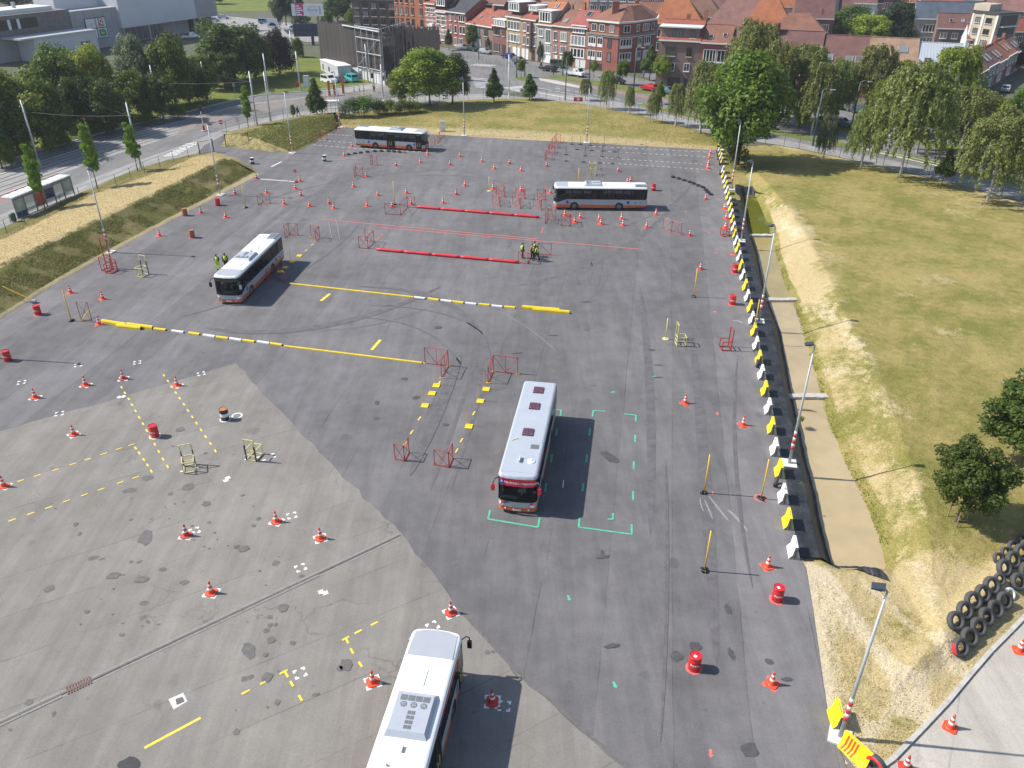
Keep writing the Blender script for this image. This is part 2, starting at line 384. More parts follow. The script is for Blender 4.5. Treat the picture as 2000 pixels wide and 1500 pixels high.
                # == SETTING
from mathutils.geometry import tessellate_polygon
def lerp(a, b, t): return a + (b - a) * t
def resample(pts, n):
 pts = [Vector(p) for p in pts]
 L = [0]
 for a, b in zip(pts, pts[1:]): L.append(L[-1] + (b - a).length)
 out = []
 for i in range(n):
  s = L[-1] * i / (n - 1); k = 0
  while k < len(L) - 2 and L[k + 1] < s: k += 1
  t = (s - L[k]) / max(1e-9, L[k + 1] - L[k]); out.append(pts[k].lerp(pts[k + 1], min(1, t)))
 return out
def sheet(name, pts, z, m, kind='structure', parent=None):
 vs = [(p[0], p[1], z) for p in pts]
 tris = tessellate_polygon([[Vector((v[0], v[1], 0)) for v in vs]])
 mb = MB(); mb.v = vs
 for t in tris:
  a, b, c = (Vector(vs[i]) for i in t)
  mb.f.append(tuple(t) if (b - a).cross(c - a).z > 0 else tuple(reversed(t)))
 o = mb.build(name, m, parent)
 if kind and not parent: tag(o, kind=kind)
 return o
def GP(*px): return [G(*p) for p in px]
def cover_attr(me, cols):
 a = me.attributes.new('cover', 'FLOAT_COLOR', 'POINT')
 arr = np.ones((len(me.vertices), 4), dtype=np.float32); arr[:, :cols.shape[1]] = cols
 a.data.foreach_set('color', arr.ravel())
def grid_mesh(name, V, nu, nv, m, cover=None, smooth=True):
 """V: array (nu*nv,3) in rows"""
 i, j = np.meshgrid(np.arange(nu - 1), np.arange(nv - 1), indexing='ij')
 a = (i * nv + j).ravel()
 F = np.stack([a, a + nv, a + nv + 1, a + 1], 1)
 me = bpy.data.meshes.new(name); me.from_pydata([], [], [])
 me.vertices.add(len(V)); me.vertices.foreach_set('co', np.asarray(V, dtype=np.float32).ravel())
 me.loops.add(F.size); me.loops.foreach_set('vertex_index', F.ravel().astype(np.int32))
 me.polygons.add(len(F)); me.polygons.foreach_set('loop_start', np.arange(0, F.size, 4, dtype=np.int32))
 me.update(calc_edges=True); me.validate()
 if len(me.polygons) and me.polygons[len(me.polygons) // 2].normal.z < 0: me.flip_normals()
 if cover is not None: cover_attr(me, np.asarray(cover, dtype=np.float32))
 if smooth: me.shade_smooth()
 me.materials.append(m)
 return me
_nrng = np.random.RandomState(3)
_perm = _nrng.rand(256, 256)
def vnoise(x, y):
 xi = np.floor(x).astype(int); yi = np.floor(y).astype(int); fx = x - xi; fy = y - yi
 fx = fx * fx * (3 - 2 * fx); fy = fy * fy * (3 - 2 * fy)
 g = lambda a, b: _perm[a % 256, b % 256]
 return (g(xi, yi) * (1 - fx) + g(xi + 1, yi) * fx) * (1 - fy) + (g(xi, yi + 1) * (1 - fx) + g(xi + 1, yi + 1) * fx) * fy
def fbm(x, y, o=4):
 r = 0; a = 0.5
 for k in range(o): r = r + a * vnoise(x * 2 ** k + 17 * k, y * 2 ** k + 31 * k); a *= 0.5
 return r
           # ---- parking lot ==
lot_px = [(-420, 900), (-120, 697), (0, 623), (100, 559), (215, 494), (330, 433), (420, 386), (507, 341), (553, 313), (575, 299), (612, 279), (660, 249),
  (720, 252), (840, 262), (905, 266), (1000, 272), (1146, 279), (1270, 286), (1395, 293), (1412, 291), (1425, 372), (1445, 470), (1465, 565), (1487, 679), (1512, 804), (1535, 926), (1562, 1085),
  (1575, 1110), (1590, 1200), (1605, 1310), (1622, 1420), (1640, 1462), (1690, 1522), (1760, 1610), (1760, 1720), (-700, 1720)]
lot = sheet('parking_lot', GP(*lot_px), 0.0, M['lot_asphalt'])
def jag(pts, step=.9, amp=.09):
 out = []
 for a, b in zip(pts, pts[1:] + pts[:1]):
  n = min(60, max(1, int((b - a).length / step))); d = (b - a).normalized()
  for i in range(n): q = a.lerp(b, i / n); k = rnd.gauss(0, amp) if i else 0; out.append(Vector((q.x - d.y * k, q.y + d.x * k, 0)))
 return out
old = sheet('old_pavement', jag(GP((-420, 964), (0, 842), (120, 808), (300, 757), (420, 722), (462, 709), (490, 745), (560, 815), (660, 920), (783, 1040), (830, 1100), (885, 1178), (950, 1248), (1005, 1308), (1100, 1398), (1250, 1522), (1440, 1680), (1440, 1720), (-700, 1720))), 0.004, M['old_asphalt'])
Z1, Z2 = 0.009, 0.034
_zk = [0]
def zup(z):
 _zk[0] = (_zk[0] + 1) % 15; return z + _zk[0] * .0015
def mark(a, b, w, m, name='painted_line', parent=lot, z=Z1, raw=False):
 a = a if raw else G(*a); b = b if raw else G(*b)
 d = Vector((b.x - a.x, b.y - a.y)); d.normalize(); n = Vector((-d.y, d.x)) * w / 2; z = zup(z)
 return sheet(name, [(a.x - n.x, a.y - n.y), (b.x - n.x, b.y - n.y), (b.x + n.x, b.y + n.y), (a.x + n.x, a.y + n.y)], z, M[m], parent=parent)
def dash(c, d, l, w, m, parent=lot):        # a short painted dash, centre c (survey), heading d (world vector)
 g = G(*c); d = Vector(d).normalized() * l / 2
 return mark(Vector((g.x - d.x, g.y - d.y)), Vector((g.x + d.x, g.y + d.y)), w, m, 'painted_dash', parent, raw=True)
def dashes(px, l, w, m, parent=old):
 pts = GP(*px)
 for i, p in enumerate(pts):
  q = pts[min(i + 1, len(pts) - 1)] - pts[max(i - 1, 0)]
  dash(px[i], (q.x, q.y), l, w, m, parent)
def s4(x0, y0, s, *pts): return [(x0 + u / s, y0 + v / s) for u, v in pts]
dashes(s4(0, 550, 4, (950, 827), (976, 870), (1005, 917), (1032, 963), (1060, 1012), (1088, 1062), (1118, 1112), (1147, 1165), (1180, 1220), (1210, 1273), (1242, 1330), (1275, 1390), (1310, 1447)), 0.42, 0.12, 'yellow_paint')
dashes(s4(0, 550, 4, (1282, 735), (1312, 778), (1343, 822), (1373, 868), (1404, 912), (1437, 960), (1469, 1008), (1502, 1058), (1535, 1107), (1571, 1160), (1607, 1213), (1645, 1268), (1683, 1325)), 0.42, 0.12, 'yellow_paint')
dashes(s4(0, 550, 4, (1028, 1277), (930, 1308), (810, 1348), (685, 1388), (568, 1425), (435, 1470), (291, 1515), (160, 1556)), 0.42, 0.1, 'yellow_paint')
dashes(s4(0, 550, 4, (1060, 1302), (1088, 1340), (1124, 1392), (1153, 1435), (1183, 1483)), 0.4, 0.12, 'yellow_paint')
dashes(s4(0, 900, 2.5, (663, 82), (588, 107), (495, 140), (412, 168), (325, 198), (237, 228), (150, 257), (60, 289)), 0.42, 0.1, 'yellow_paint')
dashes([(731, 1218), (699.5, 1234), (675, 1247)], 0.42, 0.12, 'yellow_paint')
dashes([(678, 1252), (687.5, 1272), (704, 1298)], 0.4, 0.12, 'yellow_paint')
dashes([(480, 1352), (516, 1333), (554, 1313)], 0.42, 0.12, 'yellow_paint')
dashes([(560, 1318), (570, 1336), (587, 1364)], 0.4, 0.12, 'yellow_paint')
mark((282, 1461), (392, 1402), 0.14, 'yellow_paint', parent=old)
def brackets(c, s=0.62, ang=0.0, m='white_paint', parent=old, w=0.11, l=0.2):
 g = G(*c); h = s / 2; ca, sa = math.cos(ang), math.sin(ang)
 for sx in (-1, 1):
  for sy in (-1, 1):
   q = [(h * sx, h * sy), (h * sx - l * sx, h * sy), (h * sx - l * sx, h * sy - w * sy), (h * sx - w * sx, h * sy - w * sy), (h * sx - w * sx, h * sy - l * sy), (h * sx, h * sy - l * sy)]
   sheet('painted_corner', [(g.x + ca * x - sa * y, g.y + sa * x + ca * y) for x, y in q], Z1, M[m], parent=parent)
for c in [(42, 747), (153, 713), (268, 708), (116, 808)]: brackets(c, ang=0.35, parent=lot)
for c, a in [((393, 730), .5), ((380, 1037), .55), ((570, 1007), .4), ((587, 1109), .55), ((586, 1315), .5), ((985, 1379), -0.1), ((845, 1223), .6)]: brackets(c, ang=a)
def arrow(c, d, L, m, parent=lot, two=False):
 g = G(*c); d = Vector(d).normalized(); n = Vector((-d.y, d.x)); h = L / 2; w = L * 0.16; hw = L * 0.34
 pts = [(h, 0), (h * 0.2, hw), (h * 0.2, w), (-h, w), (-h, -w), (h * 0.2, -w), (h * 0.2, -hw)]
 if two: pts = [(h, 0), (h * 0.3, hw), (h * 0.3, w), (-h * 0.3, w), (-h * 0.3, hw), (-h, 0), (-h * 0.3, -hw), (-h * 0.3, -w), (h * 0.3, -w), (h * 0.3, -hw)]
 sheet('painted_arrow', [(g.x + d.x * a + n.x * b, g.y + d.y * a + n.y * b) for a, b in pts], Z1, M[m], parent=parent)
arrow((237, 775), (1, .3), .75, 'white_paint', old, True); arrow((443, 936), (.15, 1), .75, 'white_paint', old, True); arrow((631, 1157), (1, -.3), .7, 'white_paint', old, True)
for c, d in [((1279, 735.5), (1, .1)), ((1197, 766), (1, .2)), ((1111, 1168), (0.2, -1)), ((1201, 1338), (.3, -1)), ((1131, 1110), (0, -1))][:4]: arrow(c, d, .42, 'green_paint')
for c in [(1401, 808), (1388, 1472)]: arrow(c, (-0.2, -1), .45, 'pink_paint')
for c in [(1396, 609), (1398, 494), (1339, 413.5), (1385.5, 455)]: dash(c, (1, 0), .3, .28, 'pink_paint')
mark((622, 428), (1051, 467), .16, 'pink_paint'); mark((740, 444.5), (1256, 487.5), .16, 'pink_paint')
mark((1061, 445), (1057, 456), .12, 'pink_paint'); mark((738, 467), (749, 457), .12, 'pink_paint')
mark((627, 588), (644, 574), .32, 'yellow_paint'); mark((726, 684), (743, 664), .30, 'yellow_paint')
for c in [(857.6, 748), (925.4, 807.4), (901.5, 860.3), (892, 880.6), (819, 817.5), (804, 844), (791, 866), (610, 478), (597.5, 489)]: dash(c, (LANE.x + .12, LANE.y), .55, .11, 'yellow_paint')
GRN = [((957.5, 996), (953.5, 1014)), ((953.5, 1014), (1051, 1030)), ((1051, 1030), (1054, 1011.5)), ((1132, 1011.5), (1130.5, 1030)), ((1130.5, 1030), (1234, 1044)), ((1234, 1044), (1234, 1025)),
 ((1157, 814), (1159, 802)), ((1159, 802), (1182.5, 804)), ((1219, 809), (1242, 811.5)), ((1242, 811.5), (1242, 824)), ((1240.7, 849), (1240.2, 863)), ((1238, 901), (1237.6, 917)), ((1236.7, 959), (1236.3, 977)),
 ((1152.7, 837), (1151, 851)), ((1147, 888), (1145, 903)), ((1139.5, 944), (1137.5, 960)), ((1088, 837), (1086, 851)), ((1078, 888), (1076, 903)), ((1066.5, 945), (1064.5, 961)), ((1084, 800), (1096.5, 801)), ((1096.5, 801), (1094.5, 813)),
 ((1197, 1003), (1197, 1015)), ((1186.5, 1014), (1197, 1015))]
for a, b in GRN: mark(a, b, .13, 'green_paint')
mark((1101, 938), (1099, 953), .07, 'white_paint')
mark((508, 350), (576, 355), .22, 'white_paint'); mark((530, 325.5), (550, 316), .25, 'white_paint')
def dashed(a, b, n, m='white_paint', w=.13, duty=.5):
 A, B = G(*a), G(*b)
 for i in range(n): mark(A.lerp(B, i / n), A.lerp(B, (i + duty) / n), w, m, 'painted_dash', raw=True)
for a, b in [((1157, 286), (1398, 298)), ((1165, 295), (1396, 307)), ((1172, 308), (1390, 322)), ((1176, 318), (1392, 332))]: dashed(a, b, 20)
for a, b in [((640, 262), (690, 266)), ((622, 274), (690, 279)), ((612, 283), (690, 290)), ((690, 290), (828, 297))]: dashed(a, b, 7 if a[0] < 680 else 12)
def ring(c, r, m, w=.09, n=20, parent=lot, z=Z1):
 g = G(*c)
 mb = MB()
 for i in range(n): mb.v += [(g.x + r * math.cos(6.2832 * i / n), g.y + r * math.sin(6.2832 * i / n), z), (g.x + (r - w) * math.cos(6.2832 * i / n), g.y + (r - w) * math.sin(6.2832 * i / n), z)]
 mb.f = [(2 * i, 2 * ((i + 1) % n), 2 * ((i + 1) % n) + 1, 2 * i + 1) for i in range(n)]
 return mb.build('painted_ring', M[m], parent)
ring((1386, 1114), .42, 'pink_paint'); ring((1382, 962), .40, 'pink_paint'); ring((1485, 973), .42, 'pink_paint', .12)
def blob(c, rx, ry, ang=0.0, m='tar_faded', parent=lot, seed=0, z=Z1):
 g = G(*c); r_ = random.Random(seed + int(c[0] * 7 + c[1])); k = 14; pts = []
 for i in range(k):
  t = 6.2832 * i / k; q = r_.uniform(.78, 1.15); x, y = rx * q * math.cos(t), ry * q * math.sin(t)
  pts.append((g.x + x * math.cos(ang) - y * math.sin(ang), g.y + x * math.sin(ang) + y * math.cos(ang)))
 sheet('tar_patch', pts, zup(z), M[m], parent=parent)
for c, rx, ry, a in [((1191, 893), .38, .85, .6), ((1322, 1282), .36, .34, 0), ((1357, 1263), .34, .34, 0), ((1344, 663), .55, .3, .1), ((1195, 1262), .5, .15, .2), ((1177, 1088), .45, .14, .1), ((1177, 1080), .12, .3, 0),
     ((1465, 1465), .45, .42, 0), ((1422, 1190), .18, .42, .1), ((1429, 1278), .16, .45, .1), ((1502, 1292), .22, .2, 0), ((1538, 1327), .3, .14, 0), ((1284, 737), .45, .12, 0), ((1286, 713), .4, .1, 0), ((1272, 684), .35, .2, 0),
     ((870, 830), .22, .2, 0), ((736, 787), .2, .3, .2), ((826, 584), .5, .2, .1), ((762, 597), .5, .12, 0), ((856, 640), .4, .35, .3), ((1010, 690), .5, .1, .2), ((812, 777), .4, .3, .6), ((735, 817), .25, .22, 0), ((790, 740), .3, .25, 0), ((1145, 590), .6, .2, .1), ((1080, 655), .5, .15, 0)]: blob(c, rx, ry, a)
for c, rx, ry, a, in [((285, 1050), .42, .75, .2), ((486, 1272), .34, .55, .5), ((367, 951), .4, .45, .3), ((288, 934), .35, .3, .1), ((402, 984), .3, .3, 0), ((222, 1125), .4, .3, .2), ((276, 1132), .45, .3, .2), ((676, 1298), .35, .4, .5), ((522, 1323), .3, .3, 0), ((476, 1072), .35, .3, .3), ((539, 1100), .25, .25, 0),
     ((281, 1178), .3, .2, .1), ((361, 1138), .3, .22, .1), ((255, 958), .5, .3, .2), ((181, 1090), .35, .2, .4), ((97, 1150), .3, .3, 0), ((318, 1112), .22, .18, 0), ((352, 839), .35, .35, .3), ((952, 1274), .14, .14, 0), ((962, 1273), .1, .1, 0), ((972, 1272), .14, .12, 0), ((553, 1188), .3, .35, .2), ((530, 1250), .25, .2, 0)]:
 blob(c, rx, ry, a, 'tar_old', old) if 'tar_old' in M else (mat('tar_old', (0.135, 0.127, 0.120), .85, var=.25, scale=4, worldpos=True), blob(c, rx, ry, a, 'tar_old', old))
blob((250, 1496), .5, .42, 0, 'tar', old)
ch_a, ch_b = G(-90, 1455), G(781, 1046)
n_ = 26; mat('channel', (.25, .238, .222), .85, var=.2, scale=3, worldpos=True)
sr_ = random.Random(4)
for cx, cy, k in [(300, 1000, 9), (420, 1060, 8), (250, 1120, 9), (500, 1100, 8), (520, 1230, 8), (180, 1180, 5), (320, 1230, 7), (120, 1000, 5), (520, 1310, 6), (470, 980, 5), (620, 1330, 4), (380, 880, 4), (80, 1420, 4), (480, 1400, 4)]:
 for i in range(k): s_ = sr_.uniform(.04, .2); blob((cx + sr_.gauss(0, 38), cy + sr_.gauss(0, 22)), s_, s_ * sr_.uniform(.5, 1), sr_.uniform(0, 3), 'tar_old', old)
for i in range(n_):
 a = ch_a.lerp(ch_b, i / n_); b = ch_a.lerp(ch_b, (i + .985) / n_)
 mark(a, b, .44, 'channel', 'channel_slab', old, Z1, raw=True);
mark(ch_a, ch_b, .12, 'tar_old', 'channel_groove', old, Z2, raw=True)
gq, gd = G(154, 1339), (ch_b - ch_a).normalized(); gn = Vector((-gd.y, gd.x, 0))
mat('grate', (0.16, 0.09, 0.07), .6, .3)
for i in range(9):
 c = gq + gd * (i - 4) * .13
 MB().bar(c - gn * .26 + Vector((0, 0, .03)), c + gn * .26 + Vector((0, 0, .03)), .07, .03).build('grate_bar', M['grate'], old)
mh = [(329, 1366), (358, 1353), (366, 1370), (339, 1386)]
sheet('manhole_slab', GP(*mh), Z1, M['pale_concrete'], parent=old)
sheet('manhole_cover', GP((343, 1366), (356, 1362), (360, 1370), (345, 1377)), Z2, M['tar_old'], parent=old)
mark((995, 1300), (1015, 1330), .1, 'tar_old', 'crack_seal', old); mark((885, 1178), (1005, 1308), .16, 'tar_old', 'crack_seal', old, raw=False); mark((1005, 1308), (1250, 1522), .14, 'tar_old', 'crack_seal', old)
mat('ring_white', (0.72, 0.72, 0.70), .6, worldpos=True)
   # ---- big ground sheet with a hole for the ditch field ==
FX = lambda px, z=0: (lambda pts: (np.array([p.y for p in pts])[::-1], np.array([p.x for p in pts])[::-1]))([G(u, v, z) for u, v in px])
edge_y, edge_x = FX([(1412, 291), (1425, 372), (1445, 470), (1465, 565), (1487, 679), (1512, 804), (1535, 926), (1562, 1085), (1575, 1110), (1590, 1200), (1605, 1310), (1622, 1420), (1640, 1462)])
WZ = -1.05
wl_y, wl_x = FX([(1450, 372), (1455, 400), (1460, 440), (1466, 465), (1478, 500), (1489, 560), (1502, 600), (1522, 650), (1534, 720), (1547, 790), (1561, 850), (1570, 900), (1587, 960), (1600, 1030), (1614, 1085), (1630, 1130)], WZ)
wr_y, wr_x = FX([(1468, 372), (1482, 400), (1492, 425), (1504, 455), (1510, 480), (1527, 540), (1547, 590), (1567, 650), (1582, 700), (1602, 770), (1614, 820), (1637, 880), (1662, 930), (1692, 990), (1714, 1050), (1729, 1112), (1738, 1140)], WZ)
cr_y, cr_x = FX([(1500, 360), (1535, 400), (1572, 455), (1614, 530), (1643, 598), (1688, 690), (1724, 760), (1757, 840), (1788, 930), (1808, 1000), (1818, 1080), (1825, 1150), (1836, 1250), (1852, 1330), (1860, 1400)], 0.6)
fence_px = [(1385, 262), (1470, 276), (1560, 291), (1700, 321), (1850, 356), (2000, 396), (2150, 440), (2300, 500)]
fence_pts = GP(*fence_px)
fn_y = np.array([p.y for p in fence_pts])[::-1]; fn_x = np.array([p.x for p in fence_pts])[::-1]
road_px = [(1690, 1522), (1745, 1482), (1800, 1425), (1850, 1372), (1895, 1318), (1935, 1272), (1975, 1232), (2020, 1185), (2120, 1085), (2300, 930)]
road_pts = GP(*road_px)
rd_y = np.array([p.y for p in road_pts] + [200.0]); rd_x = np.array([p.x for p in road_pts] + [road_pts[-1].x + (200 - road_pts[-1].y) * 2.2])
def field_z(x, y):
 x = np.asarray(x, float); y = np.asarray(y, float)
 xe = np.interp(y, edge_y, edge_x); xl = np.interp(y, wl_y, wl_x); xr = np.interp(y, wr_y, wr_x); xc = np.interp(y, cr_y, cr_x)
 d = np.clip((y - 35.0) / 2.0, 0, 1) * np.clip((114 - y) / 3.0, 0, 1); d = d * d * (3 - 2 * d)
 crest = 0.6 * np.clip((y - 27) / 8.0, 0, 1) * np.clip((128 - y) / 14.0, 0, 1)
 z = np.where(x < xl, (WZ - .1) * d * np.clip(((x - xe) / np.maximum(.5, xl - xe) - .6) / .4, 0, 1) ** 1.2,
  np.where(x < xr, (WZ - .35) * d,
  np.where(x < xc, lerp((WZ - .1) * d, crest, np.clip((x - xr) / np.maximum(.6, xc - xr), 0, 1) ** 0.85),
    crest * np.clip(1 - (x - xc) / 40.0, 0.15, 1))))
 far = np.minimum(np.interp(y, fn_y, fn_x), np.where(y < rd_y[-1], np.interp(y, rd_y, rd_x), 1e6)) - x
 z = z * np.clip(far / 3.0, 0, 1) ** .5
 bank = np.clip(1 - np.abs(far - 3.1) / 2.2, 0, 1) * np.clip((48 - y) / 4, 0, 1) * np.clip((y - 26) / 3, 0, 1)
 on_l = (x > xe + .08) & (x < xl + .1) & (y > 36) & (y < 106.5)
 return z - .16 * on_l + .55 * bank * bank * (3 - 2 * bank)
ny = 420
ys = np.concatenate([np.linspace(21.5, 60, 250), np.linspace(60.3, 136.0, ny - 250)])
nx_ = 190
rows = []; cov = []
for y in ys:
 xe = float(np.interp(y, edge_y, edge_x)); xf = float(np.interp(y, fn_y, fn_x))
 if y < rd_y[-1]: xf = min(xf, float(np.interp(y, rd_y, rd_x)))
 xf = max(xf, xe + .3)
 t = np.linspace(0, 1, nx_) ** 1.6
 x = xe - .02 + (xf - xe + .02) * t
 z = field_z(x, np.full_like(x, y))
 yy = np.full_like(x, y)
 inner = np.clip((x - xe) / .5, 0, 1) * np.clip((xf - x) / .6, 0, 1) * (np.clip((x - np.interp(y, wl_y, wl_x)) / .4, 0, 1) if 34.5 < y < 112 else 1)
 z = z + inner * (fbm(x * .5, yy * .5) - .5) * .16 + inner * (fbm(x * 2.2 + 9, yy * 2.2) - .5) * .13
 xr = np.interp(y, wr_y, wr_x); xc = np.interp(y, cr_y, cr_x) + (fbm(x * .3 + 70, yy * .3) - .5) * 5 + (fbm(x * 1.1, yy * 1.1 + 30) - .5) * 2.5
 on_slope = np.clip((x - xr) / .6, 0, 1) * np.clip((xc + 3.6 - x) / 5.0, 0, 1) * np.clip((y - 24) / 6, 0, 1) * np.clip((118 - y) / 12, 0, 1)
 fl = fbm(x * .23 + 40, yy * .23)
 dry = .14 + .5 * on_slope + .9 * (fl - .45) + .7 * (fbm(x * .07 + 3, yy * .07) - .45)
 edge_g = np.clip(1 - np.abs(x - xr - .35) / .5, 0, 1) * np.clip((y - 36) / 2, 0, 1)
 dry = dry - .9 * edge_g
 dry = dry + .35 * np.clip(1 - (xf - x) / 5, 0, 1) * (y > 60)
 sand = np.full_like(x, -.1) + .16 * np.clip(fbm(x * .12 + 5, yy * .12) * 3 - 1.2, 0, 1)
 south = np.clip((36.5 - y) / 2.5, 0, 1)
 sand = sand + south * 1.25 * (np.clip(1 - (x - xe) / 2.2, 0, 1) * .75 + .65 * np.exp(-((x - xe - (35.5 - y) * .42 - .4) / .8) ** 2) + .45 * np.exp(-((x - xe - (35.5 - y) * .62 - 2.4) / .6) ** 2) + .55 * np.clip(1 - np.abs(xf - x - 2.2) / 2.2, 0, 1) * np.clip((30.5 - y) / 3, 0, 1))
 sand = sand + on_slope * (.34 + .5 * (fbm(x * .5, yy * .15) - .5)) + .26 * np.clip(1 - np.abs(x - xc) / 1.4, 0, 1) * np.clip((y - 26) / 6, 0, 1)
 dry = dry + south * .38
 rows.append(np.stack([x, yy, z], 1)); cov.append(np.stack([np.clip(dry, 0, 1), np.clip(sand, 0, 1)], 1))
field_me = grid_mesh('grass_field', np.concatenate(rows), len(ys), nx_, M['field_grass'], np.concatenate(cov))
field = tag(link(bpy.data.objects.new('grass_field', field_me)), kind='structure')
hole = [Vector((float(np.interp(y, edge_y, edge_x)) + .1, y)) for y in np.linspace(22.0, 135.5, 40)]
def f_far(y):
 xf = float(np.interp(y, fn_y, fn_x))
 if y < rd_y[-1]: xf = min(xf, float(np.interp(y, rd_y, rd_x)))
 return max(xf, float(np.interp(y, edge_y, edge_x)) + .3)
hole += [Vector((f_far(y) - .08, y)) for y in np.linspace(135.5, 22.0, 60)]
outer = [Vector((-3000, -400)), Vector((3000, -400)), Vector((3000, 4200)), Vector((-3000, 4200))]
tl = tessellate_polygon([[p.to_3d() for p in outer], [p.to_3d() for p in hole]])
gm = MB(); allp = outer + hole
gm.v = [(p.x, p.y, -0.035) for p in allp]
for t in tl:
 a, b, c = (allp[i] for i in t)
 gm.f.append(tuple(t) if (b - a).cross(c - a) > 0 else tuple(reversed(t)))
ground = gm.build('ground', M['town_ground']); tag(ground, kind='structure')
cover_attr(ground.data, np.tile(np.array([[.45, .25]], dtype=np.float32), (len(gm.v), 1)))
  # ---- pond: water bays between concrete weirs, black liner ==
def water_mat(name, c):
 m, nt, b = newmat(name)
 p = pos(nt)
 nt.links.new(mixc(nt, ramp(nt, noise(nt, p, .35, 5, .6), [(.35, 0), (.65, 1)]), c, tuple(x * .82 for x in c)), b.inputs['Base Color'])
 b.inputs['Roughness'].default_value = .05; b.inputs['Specular IOR Level'].default_value = .5
 bump(nt, b, noise(nt, p, 5, 2), .06, .02); M[name] = m
 return m
water_mat('mud_water', (0.45, 0.355, 0.205)); water_mat('algae_water', (0.13, 0.135, 0.02)); water_mat('mud_water_green', (0.36, 0.285, 0.12))
weir_y = [G(1490, 462, WZ).y, G(1525, 588, WZ).y, G(1570, 777, WZ).y]
bounds = [34.5, weir_y[2], weir_y[1], weir_y[0], 113.5]
for k, (y0, y1) in enumerate(zip(bounds, bounds[1:])):
 yy = np.linspace(y0, y1, 30)
 L_ = [(float(np.interp(y, wl_y, wl_x)) - .5, y) for y in yy]; R_ = [(float(np.interp(y, wr_y, wr_x)) + .5, y) for y in yy]
 sheet('pond_water', L_ + R_[::-1], WZ + .002 * k, M[['mud_water', 'mud_water', 'mud_water_green', 'algae_water'][k]])
for k, y in enumerate(weir_y):
 xl = float(np.interp(y, wl_y, wl_x)); xr = float(np.interp(y, wr_y, wr_x))
 w = MB(); n = 7
 for i in range(n):
  a, b = xl - .3 + (xr - xl + .8) * i / n, xl - .3 + (xr - xl + .8) * (i + 1) / n
  w.box(a, b - .004, y - .28 - .05 * rnd.random(), y + .28 + .05 * rnd.random(), WZ - .5, WZ + .22 + .05 * rnd.random())
 o = w.build('concrete_weir', M['concrete']); tag(o, ['pale concrete weir across the ditch nearest the camera', 'pale concrete weir across the ditch, middle of three', 'pale concrete weir between green and muddy water, farthest of three'][2 - (2 - k)] if False else ['pale concrete weir between green and muddy water, farthest of three', 'pale concrete weir across the muddy ditch, middle of three', 'pale concrete weir across the muddy ditch, nearest of three'][k], 'weir', 'weirs in the ditch')
m, nt, b = newmat('liner'); p_ = pos(nt)
nt.links.new(mixc(nt, ramp(nt, noise(nt, p_, .8, 5), [(.35, 0), (.7, 1)]), (0.013, 0.015, 0.019), (0.05, 0.05, 0.055)), b.inputs['Base Color']); b.inputs['Roughness'].default_value = .5; b.inputs['Specular IOR Level'].default_value = .4
bump(nt, b, noise(nt, p_, 3.5, 5, .7, .8), .7, .12); M['liner'] = m
yl = np.linspace(36.2, 106, 300); V = []
for i, y in enumerate(yl):
 xe = float(np.interp(y, edge_y, edge_x)); xl = float(np.interp(y, wl_y, wl_x)); wob = .12 * (float(fbm(np.array(y * .9), np.array(3.3))) - .5)
 x = np.linspace(xe - .06, xl + .12 + wob, 26)
 z = np.maximum(field_z(x, np.full(26, y)), WZ - .12) + .2 + .12 * (fbm(x * 1.6, np.full(26, y * 1.6)) - .5)
 z[0:2] = .012
 V.append(np.stack([x, np.full(26, y), z], 1))
lo = link(bpy.data.objects.new('ditch_liner', grid_mesh('ditch_liner', np.concatenate(V), len(yl), 26, M['liner'])))
tag(lo, 'wrinkled black plastic liner down the ditch bank beside the barriers', 'liner')
A, B = G(1625, 1088, -.3), G(1722, 1128, -.3)
V = []
for i in range(40):
 c = A.lerp(B, i / 39); s = math.sin(i / 39 * 3.1416) * .35
 for j in range(7):
  t = j / 6; q = c + Vector((.25 * (t - .5) - .05, -(t - .45) * 1.1 - s * .5, 0)); V.append((q.x, q.y, max(float(field_z(q.x, q.y)), WZ + .02) + .1 + .12 * math.sin(t * 3.14) + .16 * (float(fbm(np.array(i * .5), np.array(j * .7))) - .5)))
lo2 = link(bpy.data.objects.new('ditch_liner', grid_mesh('ditch_liner', np.array(V), 40, 7, M['liner'])))
tag(lo2, 'crumpled black plastic sheet across the near end of the pond', 'liner')
V = []
A, B = G(1436, 360, .1), G(1466, 354, .1)
for i in range(16):
 c = A.lerp(B, i / 15)
 for j in range(8): q = c + Vector((.25 * j * (i / 15 - .5), -j * (.55 + .4 * math.sin(i * .9)) - i * .1, 0)); V.append((q.x, q.y, float(field_z(q.x, q.y)) + .1 + .1 * (float(fbm(np.array(i * .8), np.array(j * .9))) - .5)))
lo3 = link(bpy.data.objects.new('ditch_liner', grid_mesh('ditch_liner', np.array(V), 16, 8, M['liner']))); tag(lo3, 'black plastic sheet over the far end of the ditch under the maple', 'liner')
         # ---- concrete road bottom right ==
sheet('concrete_road', [p.to_2d() for p in road_pts] + [G(2300, 930).to_2d() + Vector((40, 0)), G(2300, 1800).to_2d() + Vector((40, -10)), G(1690, 1720).to_2d()], 0.004, M['concrete_road'])
kp = [p for p in road_pts]
for i in range(len(kp) - 1):
 a, b = kp[i], kp[i + 1]; n = max(1, int((b - a).length / 1.2))
 for k in range(n):
  p, q = a.lerp(b, k / n), a.lerp(b, (k + .97) / n)
  MB().bar(p + Vector((0, 0, .05)), q + Vector((0, 0, .05)), .22, .14).build('kerb_stone', M['concrete'], field)
